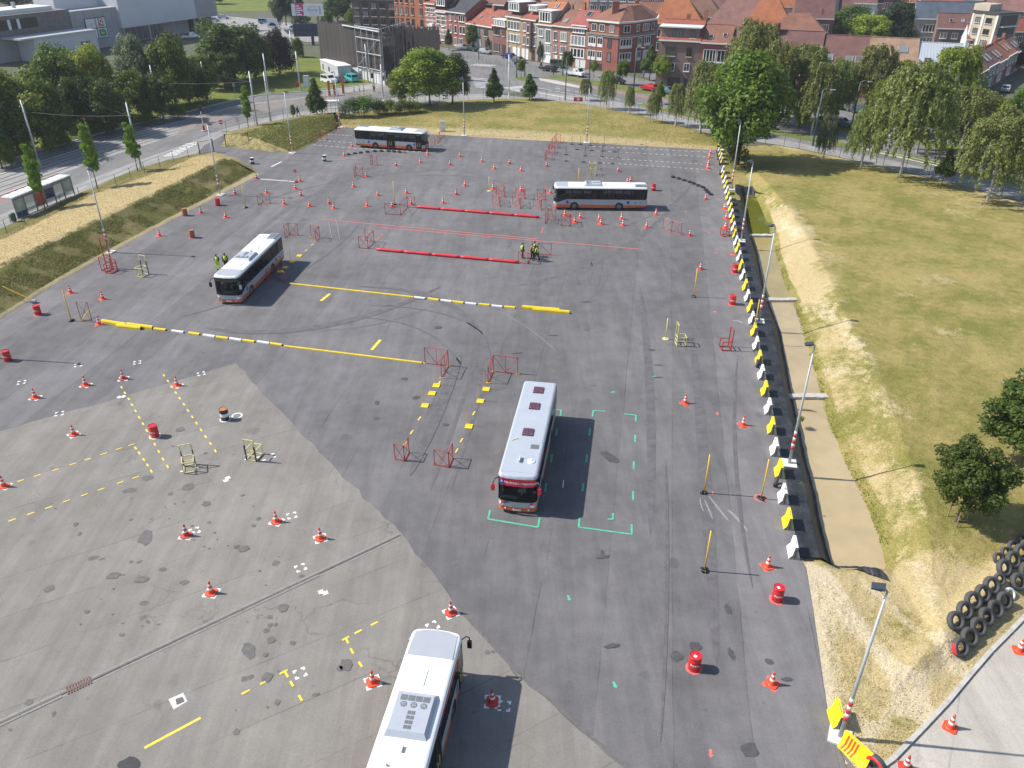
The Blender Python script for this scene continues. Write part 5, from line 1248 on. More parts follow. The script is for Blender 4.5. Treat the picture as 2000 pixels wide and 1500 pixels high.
a, b = G(160, 625, .15), G(178, 612, .25); t = empty('marker_pole', a, 0, 'short yellow stick lying through the weathered frame', 'pole', 'yellow poles'); MB().cyl((0, 0, 0), b - a + Vector((0, 0, .5)), .04, n=8).build('pole', M['stick_yellow'], t); MB().lathe([(.06, 0), (.06, .05)], 8, (0, 0, -.12)).build('end_cap', M['stick_yellow'], t)
g = G(579, 356); t = empty('stop_disc', g, 0, 'small no-entry disc on a yellow pole by the white line', 'sign'); MB().cyl((0, 0, 0), (0, 0, 1.5), .04, n=8).build('pole', M['stick_yellow'], t)
MB().lathe([(.24, -.02), (.24, .02)], 20, (0, 0, 1.6), 'y').build('disc', M['beam_red'], t); MB().box(-.16, .16, -.03, -.02, 1.56, 1.64).build('white_bar', M['cone_white'], t); bag_mesh(3).build('sandbag', M['black_bag'], t)
YP = [((852.4, 753.5), 'farthest in the left line beside the school bus'), ((843.7, 768.8), 'second farthest in the left line beside the school bus'), ((830, 792.7), 'nearest in the left line beside the school bus'),
 ((949.5, 760.6), 'farthest in the right line beside the school bus'), ((938.2, 784), 'second in the right line beside the school bus'), ((915.8, 833.4), 'nearest in the right line beside the school bus'),
 ((584.7, 500), 'farthest in the line by the left bus'), ((571, 511), 'second farthest in the line by the left bus'), ((556.8, 522.7), 'third farthest in the line by the left bus'), ((547, 530.5), 'nearest in the line by the left bus')]
for px, lab in YP:
 g = G(*px); t = empty('rod_plate', g, -.15, f'yellow plate with a thin rod, {lab}', 'marker', 'yellow plates with rods')
 MB().box(-.28, .28, -.3, .3, .0, .06).build('plate', M['kerb_yellow'], t); MB().cyl((-.2, .12, .06), (-.2, .12, 1.55), .018, n=6).build('rod', M['stick_yellow'], t)
SK = s4(900, 220, 4, (868, 248), (935, 252), (910, 290), (1013, 257), (1022, 297), (1118, 262), (1115, 302), (1203, 308), (822, 330), (972, 340), (1105, 347), (1228, 357), (825, 380), (960, 388), (1088, 395), (1187, 402))
rows_ = [('farthest', sorted(SK)[0:0])]
SK = sorted(SK, key=lambda p: p[1])
for r_i, (nm, grp_) in enumerate([('farthest', SK[0:4]), ('second farthest', SK[4:8]), ('second nearest', SK[8:12]), ('nearest', SK[12:16])]):
 for i, px in enumerate(sorted(grp_)):
  t = empty('lane_stick', G(*px), 0, f'thin dark stick, {ORD[i]} of the {nm} row on the far lanes', 'marker', 'sticks on the far lanes')
  MB().box(-.3, .3, -.14, .14, 0, .09).build('foot', M['black'], t); MB().cyl((0, 0, .09), (0, 0, 1.45), .03, n=6).build('stick', M['frame_old'] if r_i % 2 else M['black'], t)
for i, px in enumerate([(729, 290), (760, 293), (791, 299)]):
 t = empty('lane_stick', G(*px), 0, f'thin red stick before the farthest bus, {ORD[i]} of three', 'marker', 'sticks before the farthest bus'); MB().box(-.25, .25, -.12, .12, 0, .08).build('foot', M['black'], t); MB().cyl((0, 0, .08), (0, 0, 1.2), .03, n=6).build('stick', M['frame_red'], t)
                # == KERB BLOCKS, RAILS, BEAMS
def block(a, b, m, label, h=.16, w=.24, name='kerb_block', group='kerb blocks and rails', cat='kerb block'):
 A, B = G(*a), G(*b); c = (A + B) / 2; L = (B - A).length; t = empty(name, c, math.atan2(B.y - A.y, B.x - A.x), label, cat, group)
 mb = MB(); y = w / 2
 pr = [(-y, 0), (-y, h * .6), (-y * .6, h), (y * .6, h), (y, h * .6), (y, 0)]
 n = len(pr); mb.v = [(-L / 2, p[0], p[1]) for p in pr] + [(L / 2, p[0], p[1]) for p in pr]
 mb.f = [(i, i + 1, i + 1 + n, i + n) for i in range(n - 1)] + [tuple(reversed(range(n))), tuple(range(n, 2 * n))]
 mb.f = [tuple(reversed(f)) for f in mb.f]
 mb.build('block_body', M[m], t)
 for s in (-1, 1): MB().box(s * (L / 2 + .005) - .012, s * (L / 2 + .005) + .012, -y * .7, y * .7, .02, h * .6).build('end_cap', M['black'], t)
 return t
L1 = [('y', 301, 643, 324, 645.5), ('w', 336, 647, 359, 650), ('y', 369, 651, 390, 654), ('w', 397.5, 655, 420, 658.5), ('y', 422.5, 659, 446, 662), ('w', 449, 662, 472, 665.5), ('y', 474.5, 665.5, 497.5, 668.5), ('w', 503, 668, 526, 671.5), ('y', 528, 671.5, 551, 675)]
L2 = [('w', 809, 581.5, 830, 584), ('y', 836, 584, 857, 587), ('w', 861, 587, 882, 590), ('y', 884, 590, 905, 592.5), ('w', 909, 593, 930, 595), ('y', 935, 595, 956, 597), ('w', 960, 598, 981, 600), ('y', 985, 600, 1006, 602)]
for nm, LL in (('lower', L1), ('upper', L2)):
 for i, (c, *q) in enumerate(LL):
  cn = 'yellow' if c == 'y' else 'white'
  block(q[:2], q[2:], 'kerb_' + cn, f'{cn} kerb block, {ORD[i]} in the {nm} yellow and white line')
block((200, 629.5), (247, 637), 'kerb_yellow', 'long yellow beam beside the leftmost cone of the lower line', .3, .3); block((229, 638.5), (276, 643), 'kerb_yellow', 'long yellow beam lying in front of the other beams', .3, .36); block((249, 636), (299, 642.5), 'kerb_yellow', 'long yellow beam joining the row of kerb blocks', .3, .3)
block((1020, 602), (1092, 608), 'kerb_yellow', 'long yellow beam at the right end of the upper line', .3, .3); block((1040, 606.5), (1112, 612.5), 'kerb_yellow', 'long yellow beam in front at the right end of the upper line', .3, .3)
block((555, 676.5), (824, 709.5), 'kerb_yellow', 'long thin yellow rail ending at the hinged red frame', .12, .16, 'kerb_rail', cat='rail'); block((566, 554.5), (807, 581), 'kerb_yellow', 'long thin yellow rail starting in the left bus shadow', .12, .16, 'kerb_rail', cat='rail')
def beam(a, b, n, nm):
 A, B = G(*a), G(*b)
 for i in range(n):
  p, q = A.lerp(B, i / n), A.lerp(B, (i + 1) / n); c = (p + q) / 2; L = (q - p).length
  t = empty('red_beam', c, math.atan2(q.y - p.y, q.x - p.x), f'red padded beam, {ORD[i]} of the {nm} red line', 'beam', 'red padded beams')
  k = MB(); pr = []
  for j in range(9): s = -L / 2 + L * j / 8; e = abs(j - 4) / 4; pr.append((.17 * (1 - .35 * e ** 6), s))
  k.lathe(pr, 10, (0, 0, .16), 'x'); k.build('padding', M['beam_red'], t, True)
  MB().cyl((-L / 2 - .03, 0, .16), (L / 2 + .03, 0, .16), .03, n=6).build('core_tube', M['frame_red'], t)
beam((814, 406), (1053, 426), 5, 'upper'); beam((735, 489), (1012, 514.5), 5, 'lower')
                # == FLOODLIGHT POSTS
mat('head_metal', (0.05, 0.06, 0.08), .5, .2)
def lamp_proto(h=9.3):
 t = empty('floodlight_post')
 MB().box(-.5, .5, -.5, .5, 0, .1).build('foundation', M['pale_concrete'], t)
 MB().cyl((0, 0, .1), (0, 0, h), .105, .05, 10).build('post', M['galvanised'], t, True)
 for i in range(6): MB().cyl((0, 0, 1.25 + i * .25), (0, 0, 1.5 + i * .25), .116 - i * .003, n=10, caps=True).build('warning_band', M['drum_red' if i % 2 == 0 else 'cone_white'], t, True)
 b = MB(); b.cyl((0, 0, h), (-.15, 0, h + .12), .04, n=6); b.bar((-.15, -.22, h + .12), (-.15, .22, h + .12), .06); b.build('bracket', M['steel'], t)
 hd = MB(); hd.v = [(-.62, -.2, h + .02), (-.1, -.2, h + .1), (-.1, .2, h + .1), (-.62, .2, h + .02), (-.62, -.2, h + .09), (-.1, -.2, h + .22), (-.1, .2, h + .22), (-.62, .2, h + .09)]
 hd.f = [(3, 2, 1, 0), (4, 5, 6, 7), (0, 1, 5, 4), (1, 2, 6, 5), (2, 3, 7, 6), (3, 0, 4, 7)]; ho = hd.build('lamp_head', M['head_metal'], t)
 MB().box(-.55, -.2, -.16, .16, h + .0, h + .02).build('lens', M['lamp_glass'], ho)
 return t
lp = lamp_proto(); LPU = {}
LAMPS = [((1640, 1440), -.45, 'nearest floodlight post, beside the striped yellow barrier'), ((1541, 906), -.2, 'floodlight post on a white slab between yellow and white barriers, second nearest'), ((1482, 628), -.2, 'floodlight post beside the barrier row, third nearest'), ((1447, 471), -.2, 'floodlight post beside the barrier row, fourth nearest'),
  ((1428, 370), -.2, 'floodlight post in front of the big maple'), ((1413, 293), 0, 'floodlight post hidden in the big maple at the lot corner'), ((1146, 279), 0, 'floodlight post at the far lawn, right one of three'), ((907, 265), 0, 'floodlight post at the far lawn, middle one of three'), ((664, 249), .3, 'floodlight post at the far left lot corner'),
  ((571, 299), 2.8, 'floodlight post at the foot of the small grass mound'), ((430, 381), 2.9, 'floodlight post at the left berm, farther of two'), ((214, 493), 2.9, 'floodlight post at the left berm behind the red tower')]
for px, rz, lab in LAMPS:
 o = place(lp, LPU, 'l', G(*px), rz); tag(o, lab, 'lamp post', 'floodlight posts round the lot')
o = place(lp, LPU, 'l', G(-55, 697), 2.9); tag(o, 'floodlight post just outside the left edge of the picture', 'lamp post', 'floodlight posts round the lot')
g = G(865, 257); t = empty('utility_cabinet', g, .1, 'pale grey utility cabinet on the far lawn edge', 'cabinet'); MB().box(-.45, .45, -.3, .3, 0, .12).build('plinth', M['concrete'], t); MB().box(-.42, .42, -.27, .27, .12, 1.75).build('housing', M['galvanised'], t); MB().box(-.38, .38, -.285, -.27, .2, 1.68).build('door', M['kerb_white'], t); MB().box(-.47, .47, -.32, .32, 1.75, 1.8).build('lid', M['galvanised'], t)
                # == TREES
leaf_mat('leaf_maple', (0.045, 0.078, 0.009), (0.128, 0.182, 0.022))
leaf_mat('leaf_lime', (0.085, 0.120, 0.012), (0.205, 0.235, 0.030))
leaf_mat('leaf_birch', (0.085, 0.108, 0.026), (0.205, 0.220, 0.068))
leaf_mat('leaf_dark', (0.030, 0.054, 0.010), (0.095, 0.130, 0.024))
leaf_mat('leaf_grey', (0.070, 0.092, 0.048), (0.150, 0.175, 0.095))
leaf_mat('leaf_yellow', (0.125, 0.170, 0.012), (0.265, 0.310, 0.035))
leaf_mat('leaf_bright', (0.075, 0.135, 0.015), (0.170, 0.260, 0.035))
leaf_mat('leaf_conifer', (0.014, 0.032, 0.014), (0.045, 0.070, 0.028))
leaf_mat('leaf_purple', (0.020, 0.016, 0.016), (0.050, 0.035, 0.030))
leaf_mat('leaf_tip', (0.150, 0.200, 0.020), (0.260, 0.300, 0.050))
def leaf_cloud(pts, nrm, size, rs, m, name='crown', asp=.62):
 n = len(pts)
 nr = nrm + rs.normal(0, .55, (n, 3)); nr /= np.linalg.norm(nr, axis=1, keepdims=True) + 1e-9
 u = np.cross(nr, rs.normal(0, 1, (n, 3))); u /= np.linalg.norm(u, axis=1, keepdims=True) + 1e-9
 v = np.cross(nr, u)
 s = (size * rs.uniform(.6, 1.35, n))[:, None]
 a, b = u * s, v * s * asp
 V = np.stack([pts - a, pts - b * .9 + a * .1, pts + a, pts + b * .9 + a * .1], 1).reshape(-1, 3)
 me = bpy.data.meshes.new(name)
 me.vertices.add(4 * n); me.vertices.foreach_set('co', V.astype(np.float32).ravel())
 me.loops.add(4 * n); me.loops.foreach_set('vertex_index', np.arange(4 * n, dtype=np.int32))
 me.polygons.add(n); me.polygons.foreach_set('loop_start', np.arange(0, 4 * n, 4, dtype=np.int32))
 me.update(calc_edges=True); me.materials.append(m)
 return me
def lobes_points(rs, cs, rads, per, squash=.85):
 P_, N_ = [], []
 for c, r in zip(cs, rads):
  k = int(per * (r / np.mean(rads)) ** 2)
  d = rs.normal(0, 1, (k, 3)); d /= np.linalg.norm(d, axis=1, keepdims=True)
  d[:, 2] = np.where(rs.rand(k) < .35, np.abs(d[:, 2]), d[:, 2])
  rr = r * (rs.rand(k) ** .35)[:, None]
  p = c + d * rr * np.array([1, 1, squash]) + rs.normal(0, r * .07, (k, 3))
  P_.append(p); N_.append(d + np.array([0, 0, .35]))
 return np.concatenate(P_), np.concatenate(N_)
CROWNS = {}
def crown(kind, var, m):
 key = (kind, var, m)
 if key in CROWNS: return CROWNS[key]
 rs = np.random.RandomState(hash_(kind) + var * 17)
 if kind == 'broad':
  n = 66; d = rs.normal(0, 1, (n, 3)); d /= np.linalg.norm(d, axis=1, keepdims=True); d[:, 2] = np.where(d[:, 2] < -.75, -d[:, 2], d[:, 2])
  cs = d * rs.uniform(.16, .40, (n, 1)) * np.array([1, 1, 1.0]) + np.array([0, 0, .46]); rads = rs.uniform(.09, .16, n)
  p, nn = lobes_points(rs, cs, rads, 215); s = .0205
 elif kind == 'near':
  n = 95; d = rs.normal(0, 1, (n, 3)); d /= np.linalg.norm(d, axis=1, keepdims=True)
  cs = d * rs.uniform(.15, .42, (n, 1)) * np.array([1, 1, .9]) + np.array([0, 0, .5]); rads = rs.uniform(.06, .12, n)
  p, nn = lobes_points(rs, cs, rads, 205); s = .019
 elif kind == 'birch':
  P_, N_ = [], []
  for k in range(330):
   t = rs.rand() ** .8; z = .28 + .70 * t; r = .46 * math.sqrt(max(.02, 1 - ((z - .42) / .58) ** 2 if z > .42 else 1)) * rs.rand() ** .45
   a = rs.uniform(0, 6.283); L = rs.uniform(.06, .26) * (1.1 - .5 * t); m_n = int(10 + 42 * L / .3)
   s_ = np.linspace(0, 1, m_n)
   x = (r + .05 * s_) * math.cos(a) + rs.normal(0, .010, m_n); y = (r + .05 * s_) * math.sin(a) + rs.normal(0, .010, m_n); zz = np.maximum(z - L * s_ ** 1.2, .0 + .06 * rs.rand(m_n))
   P_.append(np.stack([x, y, zz], 1)); N_.append(np.tile([math.cos(a), math.sin(a), .2], (m_n, 1)))
  n = 34; zc = rs.uniform(.22, .95, n); r0 = .34 * np.sqrt(np.clip(1 - ((zc - .45) / .58) ** 2, .02, 1)); a = rs.uniform(0, 6.283, n)
  q, qn = lobes_points(rs, np.stack([r0 * np.cos(a), r0 * np.sin(a), zc], 1), rs.uniform(.06, .12, n), 150, 1.1); P_.append(q); N_.append(qn)
  p, nn = np.concatenate(P_), np.concatenate(N_); s = .0165; p[:, 2] = np.clip(p[:, 2], .02, 1)
 elif kind == 'column':
  n = 16; zc = np.linspace(.06, .94, n); cs = np.stack([rs.uniform(-.2, .2, n), rs.uniform(-.2, .2, n), zc], 1); rads = np.interp(zc, [0, .25, .7, 1], [.3, .42, .34, .16])
  P_, N_ = [], []
  for c, r in zip(cs, rads):
   k = 230; d = rs.normal(0, 1, (k, 3)); d /= np.linalg.norm(d, axis=1, keepdims=True)
   P_.append(c + d * (r * rs.rand(k) ** .4)[:, None] * np.array([1, 1, .16])); N_.append(d + [0, 0, .3])
  p, nn = np.concatenate(P_), np.concatenate(N_); s = .055
  p[:, 2] = np.clip(p[:, 2], 0, 1)
 elif kind == 'cone':
  n = 95; zc = rs.rand(n) ** 1.15; r0 = np.interp(zc, [0, .2, 1], [.33, .37, .02]) * rs.rand(n) ** .5; a = rs.uniform(0, 6.283, n)
  cs = np.stack([r0 * np.cos(a), r0 * np.sin(a), .06 + zc * .86], 1); rads = np.interp(zc, [0, 1], [.14, .07])
  p, nn = lobes_points(rs, cs, rads, 75); s = .03
 elif kind == 'conifer':
  P_, N_ = [], []
  for k in range(120):
   z = rs.rand() ** .85; R0 = .47 * (1 - z) + .03; a = rs.uniform(0, 6.283); m_n = 34; s_ = rs.rand(m_n) ** .6
   x = R0 * s_ * math.cos(a) + rs.normal(0, .03, m_n); y = R0 * s_ * math.sin(a) + rs.normal(0, .03, m_n); zz = z * .94 + .04 - .10 * s_ + rs.normal(0, .012, m_n)
   P_.append(np.stack([x, y, zz], 1)); N_.append(np.tile([math.cos(a), math.sin(a), .7], (m_n, 1)))
  p, nn = np.concatenate(P_), np.concatenate(N_); s = .030
 elif kind == 'bush':
  n = 22; d = rs.normal(0, 1, (n, 3)); d /= np.linalg.norm(d, axis=1, keepdims=True); d[:, 2] = np.abs(d[:, 2])
  cs = d * rs.uniform(.2, .36, (n, 1)) + [0, 0, .15]; rads = rs.uniform(.12, .2, n)
  p, nn = lobes_points(rs, cs, rads, 110); s = .03; p[:, 2] = np.abs(p[:, 2]); p[:, 2] /= p[:, 2].max()
 if kind in ('broad', 'near', 'cone'):
  p[:, 2] = (p[:, 2] - p[:, 2].min()) / (p[:, 2].max() - p[:, 2].min())
 me = leaf_cloud(p, nn, s, rs, M[m])
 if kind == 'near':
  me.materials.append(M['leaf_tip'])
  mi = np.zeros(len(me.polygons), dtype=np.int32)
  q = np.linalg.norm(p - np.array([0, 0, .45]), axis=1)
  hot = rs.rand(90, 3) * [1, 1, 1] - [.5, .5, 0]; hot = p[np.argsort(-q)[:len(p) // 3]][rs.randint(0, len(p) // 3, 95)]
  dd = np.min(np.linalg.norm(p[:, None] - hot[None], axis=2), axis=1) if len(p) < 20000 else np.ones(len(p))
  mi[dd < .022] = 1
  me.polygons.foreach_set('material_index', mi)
 CROWNS[key] = me
 return me
def hash_(s): return sum(ord(c) * (i + 3) for i, c in enumerate(s)) % 1000
TRUNKS = {}
def trunk(kind, var, m):
 key = (kind, var, m)
 if key in TRUNKS: return TRUNKS[key]
 r_ = random.Random(var * 5 + 1); mb = MB()
 top = .8 if kind != 'column' else .9
 pts = [Vector((r_.uniform(-.02, .02) * i, r_.uniform(-.02, .02) * i, top * i / 5)) for i in range(6)]
 rad = [.05 * (1 - .82 * i / 5) for i in range(6)]; rad[0] *= 1.25
 for i in range(5): mb.cyl(pts[i], pts[i + 1], rad[i], rad[i + 1], 8, caps=i in (0, 4))
 for k in range(9):
  i = r_.randint(1, 4); f = r_.random(); p = pts[i].lerp(pts[min(i + 1, 5)], f); a = k * 2.4 + r_.random(); L = r_.uniform(.18, .34)
  q = p + Vector((math.cos(a) * L * .9, math.sin(a) * L * .9, L * .55)); mb.cyl(p, q, rad[i] * .45, rad[i] * .12, 5)
  for j in range(2): b = a + r_.uniform(-.9, .9); mb.cyl(p.lerp(q, .6), p.lerp(q, .6) + Vector((math.cos(b) * L * .5, math.sin(b) * L * .5, L * .4)), rad[i] * .2, rad[i] * .05, 4)
 me = mb.mesh('trunk', M[m], True); TRUNKS[key] = me
 return me
_tv = [0]
def tree(base, topv, wpx, kind, leafm, label, cb=.2, name='tree', group=None, bark='bark', trunk_w=None, cat='tree', stakes=0, z=0.0, h=None, w=None, dark=None):
 g = G(*base, z) if len(base) == 2 else Vector(base)
 h = h or HT(g, topv); w = w or pxw(g + Vector((0, 0, h * .6)), wpx) * 1.06
 _tv[0] += 1; v = _tv[0] % 3
 t = empty(name, g, rnd.uniform(0, 6.28), label, cat, group)
 tw = trunk_w or (max(.12, min(.6, h * .032)) if kind != 'column' else .16)
 o = inst('trunk', trunk(kind, v, bark), t, scale=(tw / .1, tw / .1, h * (.9 if cb < .4 else 1.0)))
 if kind in ('broad', 'near', 'birch', 'cone') : o.scale = (max(tw / .1, w * .55), max(tw / .1, w * .55), h * .95) if False else (tw / .1, tw / .1, h * .95)
 inst('crown', crown(kind, v, leafm), t, (0, 0, h * cb), scale=(w, w, h * (1 - cb)))
 for k in range(stakes):
  a = k * 2.1; MB().cyl((math.cos(a) * .6, math.sin(a) * .6, 0), (math.cos(a) * .55, math.sin(a) * .55, 1.9), .04, n=6).build('stake', M['stake_wood'], t)
 if stakes: MB().box(-.62, .62, -.05, .05, 1.75, 1.83).build('tie_rail', M['stake_wood'], t)
 return t
TG = 'trees round the grounds'
tree((1440, 322), 98, 205, 'broad', 'leaf_maple', 'big spreading maple at the far right corner of the lot', .05, 'maple_tree')
tree((1436, 330), 268, 52, 'bush', 'leaf_dark', 'dark ivy bush round the foot of the big maple', 0, 'ivy_bush', cat='bush')
BG = 'birches along the boulevard'
B_ = [((1367, 262), 118, 64, 'leaf_birch', 'weeping birch left of the big maple'), ((1452, 236), 34, 96, 'leaf_birch', 'tall weeping birch rising behind the big maple'), ((1556, 245), 82, 92, 'leaf_birch', 'weeping birch just right of the big maple'), ((1607, 316), 222, 38, 'leaf_grey', 'slender young birch on the field fence line'),
 ((1680, 331), 205, 62, 'leaf_birch', 'slim white-stemmed birch on the fence line'), ((1756, 350), 115, 135, 'leaf_birch', 'large forked birch standing on the field edge'), ((1926, 396), 212, 130, 'leaf_birch', 'broad weeping birch at the right picture edge'),
 ((1693, 236), 82, 78, 'leaf_birch', 'weeping birch before the tan tiled roof'), ((1748, 232), 116, 66, 'leaf_lime', 'rounder birch before the tan roof and grey metal roof'), ((1838, 262), 88, 96, 'leaf_lime', 'yellow-green birch before the grey metal roof'), ((1625, 240), 112, 60, 'leaf_birch', 'weeping birch before the maroon tiled roofs'),
 ((1184, 213), 134, 34, 'leaf_birch', 'weeping young birch on the footway with stakes'), ((1143, 196), 153, 24, 'leaf_birch', 'thin birch beside the right far lamp post'), ((1228, 223), 167, 20, 'leaf_birch', 'narrow birch right of the staked weeping birch'), ((1275, 239), 178, 30, 'leaf_birch', 'narrow birch with three stakes by the path'), ((1319, 246), 162, 36, 'leaf_birch', 'narrow birch left of the weeping birch by the maple')]
B_ += [((1500, 252), 75, 80, 'leaf_birch', 'weeping birch hidden directly behind the big maple'), ((1790, 300), 132, 96, 'leaf_birch', 'birch behind the large forked birch'), ((1868, 318), 170, 90, 'leaf_birch', 'birch behind the small dark young tree'), ((1990, 388), 250, 90, 'leaf_birch', 'birch cut off by the right picture edge'), ((1720, 262), 150, 70, 'leaf_lime', 'birch between the slim and the forked birch'), ((1585, 262), 120, 70, 'leaf_birch', 'birch behind the slender young one')]
for b, tv, w, lm, lab in B_: tree(b, tv, w * (1.22 if w > 40 else 1.1), 'birch', lm, lab, .12, 'birch_tree', BG, 'birch_bark', stakes=3 if 'stake' in lab else 0, trunk_w=.34 if 'forked' in lab or 'slim' in lab else None)
tree((1836, 370), 290, 46, 'cone', 'leaf_dark', 'small dark young tree between two birches on the right', .3, 'young_tree', stakes=0)
tree((1912, 300), 178, 112, 'broad', 'leaf_lime', 'rounded yellow-green tree left of the broad weeping birch', .1, 'broadleaf_tree')
tree((1985, 265), 160, 70, 'broad', 'leaf_maple', 'green tree at the right edge above the broad birch', .1, 'broadleaf_tree')
tree((1560, 252), 170, 40, 'cone', 'leaf_bright', 'narrow bright young tree behind the maple', .15, 'young_tree')
tree((1618, 250), 178, 34, 'column', 'leaf_bright', 'narrow bright green tree on the median grass', .1, 'young_tree')
SG = 'street trees along the boulevard'
for b, tv, w, k, lm, lab in [((1215, 166), 116, 32, 'broad', 'leaf_maple', 'round street tree in front of the brick corner house'), ((1293, 168), 106, 46, 'broad', 'leaf_lime', 'leafy light street tree at the side street'), ((1268, 157), 86, 42, 'cone', 'leaf_dark', 'dark street tree at the side street corner'),
 ((1108, 144), 97, 28, 'broad', 'leaf_maple', 'round street tree before the orange house garages'), ((1160, 151), 117, 20, 'broad', 'leaf_lime', 'small yellow-green street tree on the median'), ((1191, 136), 94, 18, 'cone', 'leaf_lime', 'thin sparse tree against the brick corner house'), ((1018, 151), 114, 17, 'broad', 'leaf_lime', 'small tree on the traffic island'),
 ((1054, 121), 79, 15, 'cone', 'leaf_grey', 'thin sparse tree before the grey stone house'), ((924, 96), 44, 36, 'broad', 'leaf_dark', 'large street tree before the low red-roofed house'), ((958, 101), 67, 20, 'broad', 'leaf_dark', 'small dark street tree before the plum house'), ((877, 98), 56, 20, 'cone', 'leaf_dark', 'street tree before the striped houses'),
 ((813, 97), 60, 16, 'cone', 'leaf_maple', 'slim street tree before the big orange brick building'), ((917, 96), 70, 13, 'broad', 'leaf_lime', 'little yellow-green tree under the large street tree'), ((1288, 203), 156, 24, 'cone', 'leaf_maple', 'street tree behind the red parked car')]:
 tree(b, tv, w, k, lm, lab, .25, 'street_tree', SG)
for b, tv, w, lab in [((965, 200), 132, 40, 'dark conical tree on the far lawn, left of two'), ((1034, 195), 144, 40, 'dark conical tree on the far lawn, right of two'), ((620, 229), 150, 46, 'dark conical tree beside the red scaffold shelter')]:
 tree(b, tv, w, 'cone', 'leaf_dark', lab, .12, 'conical_tree', 'young trees on the far lawn')
tree((840, 207), 88, 140, 'broad', 'leaf_lime', 'big light green tree at the left end of the far lawn', .14, 'broadleaf_tree'); tree((884, 204), 97, 78, 'broad', 'leaf_dark', 'dark tree leaning against the big light green tree', .1, 'broadleaf_tree')
tree((785, 205), 130, 60, 'broad', 'leaf_lime', 'lower green tree between hedge and big light tree', .1, 'broadleaf_tree')
for i, (b, tv, w) in enumerate([((684, 230), 188, 46), ((712, 229), 184, 50), ((738, 225), 190, 46), ((764, 224), 192, 46), ((790, 222), 193, 46), ((812, 220), 196, 40)]):
 tree(b, tv, w, 'bush', 'leaf_maple' if i % 2 else 'leaf_dark', f'clipped hedge bush behind the farthest bus, {ORD[i]} of six', .0, 'hedge_bush', 'hedge bushes behind the farthest bus', cat='bush')
CG = 'columnar young trees along the tram road'
for b, tv, w, lab in [((89, 410), 280, 30, 'columnar young tree in front of the bus shelter'), ((191, 370), 240, 30, 'columnar young tree right of the bus shelter'), ((270, 337), 238, 26, 'columnar young tree beside a tram pole and the fence'), ((486, 255), 167, 20, 'columnar young tree inside the gate fence'), ((573, 232), 204, 12, 'tiny young tree by the walking person')]:
 tree(b, tv, w, 'column', 'leaf_bright', lab, .3, 'columnar_tree', CG, stakes=0)
WG = 'trees on the bank behind the tram line'
for b, tv, w, k, lm, lab in [((40, 300), 122, 175, 'broad', 'leaf_lime', 'large light green tree at the left edge behind the tram line'), ((130, 255), 82, 130, 'broad', 'leaf_maple', 'green tree below the concrete store wall'), ((192, 235), 78, 105, 'broad', 'leaf_yellow', 'yellow-green tree below the four-panel sign'),
 ((283, 215), 66, 90, 'broad', 'leaf_grey', 'grey-green tree in front of the store windows'), ((345, 215), 60, 105, 'broad', 'leaf_maple', 'green tree right of the grey-green one'), ((462, 165), 34, 150, 'broad', 'leaf_dark', 'massive round dark tree before the park'), ((500, 160), 60, 80, 'broad', 'leaf_maple', 'green tree crowded against the massive round tree'),
 ((548, 150), 50, 72, 'broad', 'leaf_purple', 'dull dark tree left of the blue hoarding'), ((582, 118), 70, 30, 'broad', 'leaf_maple', 'small tree under the blue hoarding'), ((110, 285), 165, 90, 'broad', 'leaf_dark', 'low dark tree behind the tram wires at the left'), ((220, 262), 150, 90, 'broad', 'leaf_dark', 'dark underwood tree beneath the yellow-green one'), ((320, 235), 140, 80, 'broad', 'leaf_dark', 'dark underwood tree between tram poles'), ((405, 200), 105, 70, 'broad', 'leaf_maple', 'green tree left of the massive round tree base'), ((88, 288), 150, 120, 'broad', 'leaf_maple', 'green tree filling the gap at the left tram poles'), ((168, 262), 140, 110, 'broad', 'leaf_dark', 'dark tree behind the second tram pole'), ((258, 240), 135, 100, 'broad', 'leaf_maple', 'green tree behind the close pair of tram poles'), ((372, 206), 115, 90, 'broad', 'leaf_dark', 'dark tree left of the verge tram pole'), ((440, 178), 95, 90, 'broad', 'leaf_dark', 'dark tree under the massive round tree'), ((20, 318), 190, 110, 'broad', 'leaf_dark', 'dark tree low at the left edge'), ((5, 330), 235, 60, 'broad', 'leaf_maple', 'low green tree at the left edge by the tram track')]:
 tree(b, tv, w, k, lm, lab, .06, 'bank_tree', WG, w=None)
for i, (b, tv, w) in enumerate([((60, 318), 272, 40), ((130, 292), 255, 34), ((100, 300), 262, 32), ((215, 262), 236, 36), ((290, 245), 215, 36), ((350, 232), 205, 34), ((25, 325), 270, 40)]):
 tree(b, tv, w, 'bush', 'leaf_maple', f'low roadside bush behind the tram kerb, {ORD[sorted([60, 130, 100, 215, 290, 350, 25]).index(b[0])]}', 0, 'roadside_bush', 'bushes behind the tram kerb', cat='bush')
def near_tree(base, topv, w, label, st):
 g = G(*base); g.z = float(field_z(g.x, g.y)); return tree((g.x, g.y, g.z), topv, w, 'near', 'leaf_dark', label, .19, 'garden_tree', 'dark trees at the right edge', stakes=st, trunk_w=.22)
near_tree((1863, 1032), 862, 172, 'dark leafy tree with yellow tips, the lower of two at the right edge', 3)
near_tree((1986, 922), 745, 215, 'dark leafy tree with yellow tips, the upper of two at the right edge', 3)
UG = 'trees among the houses'
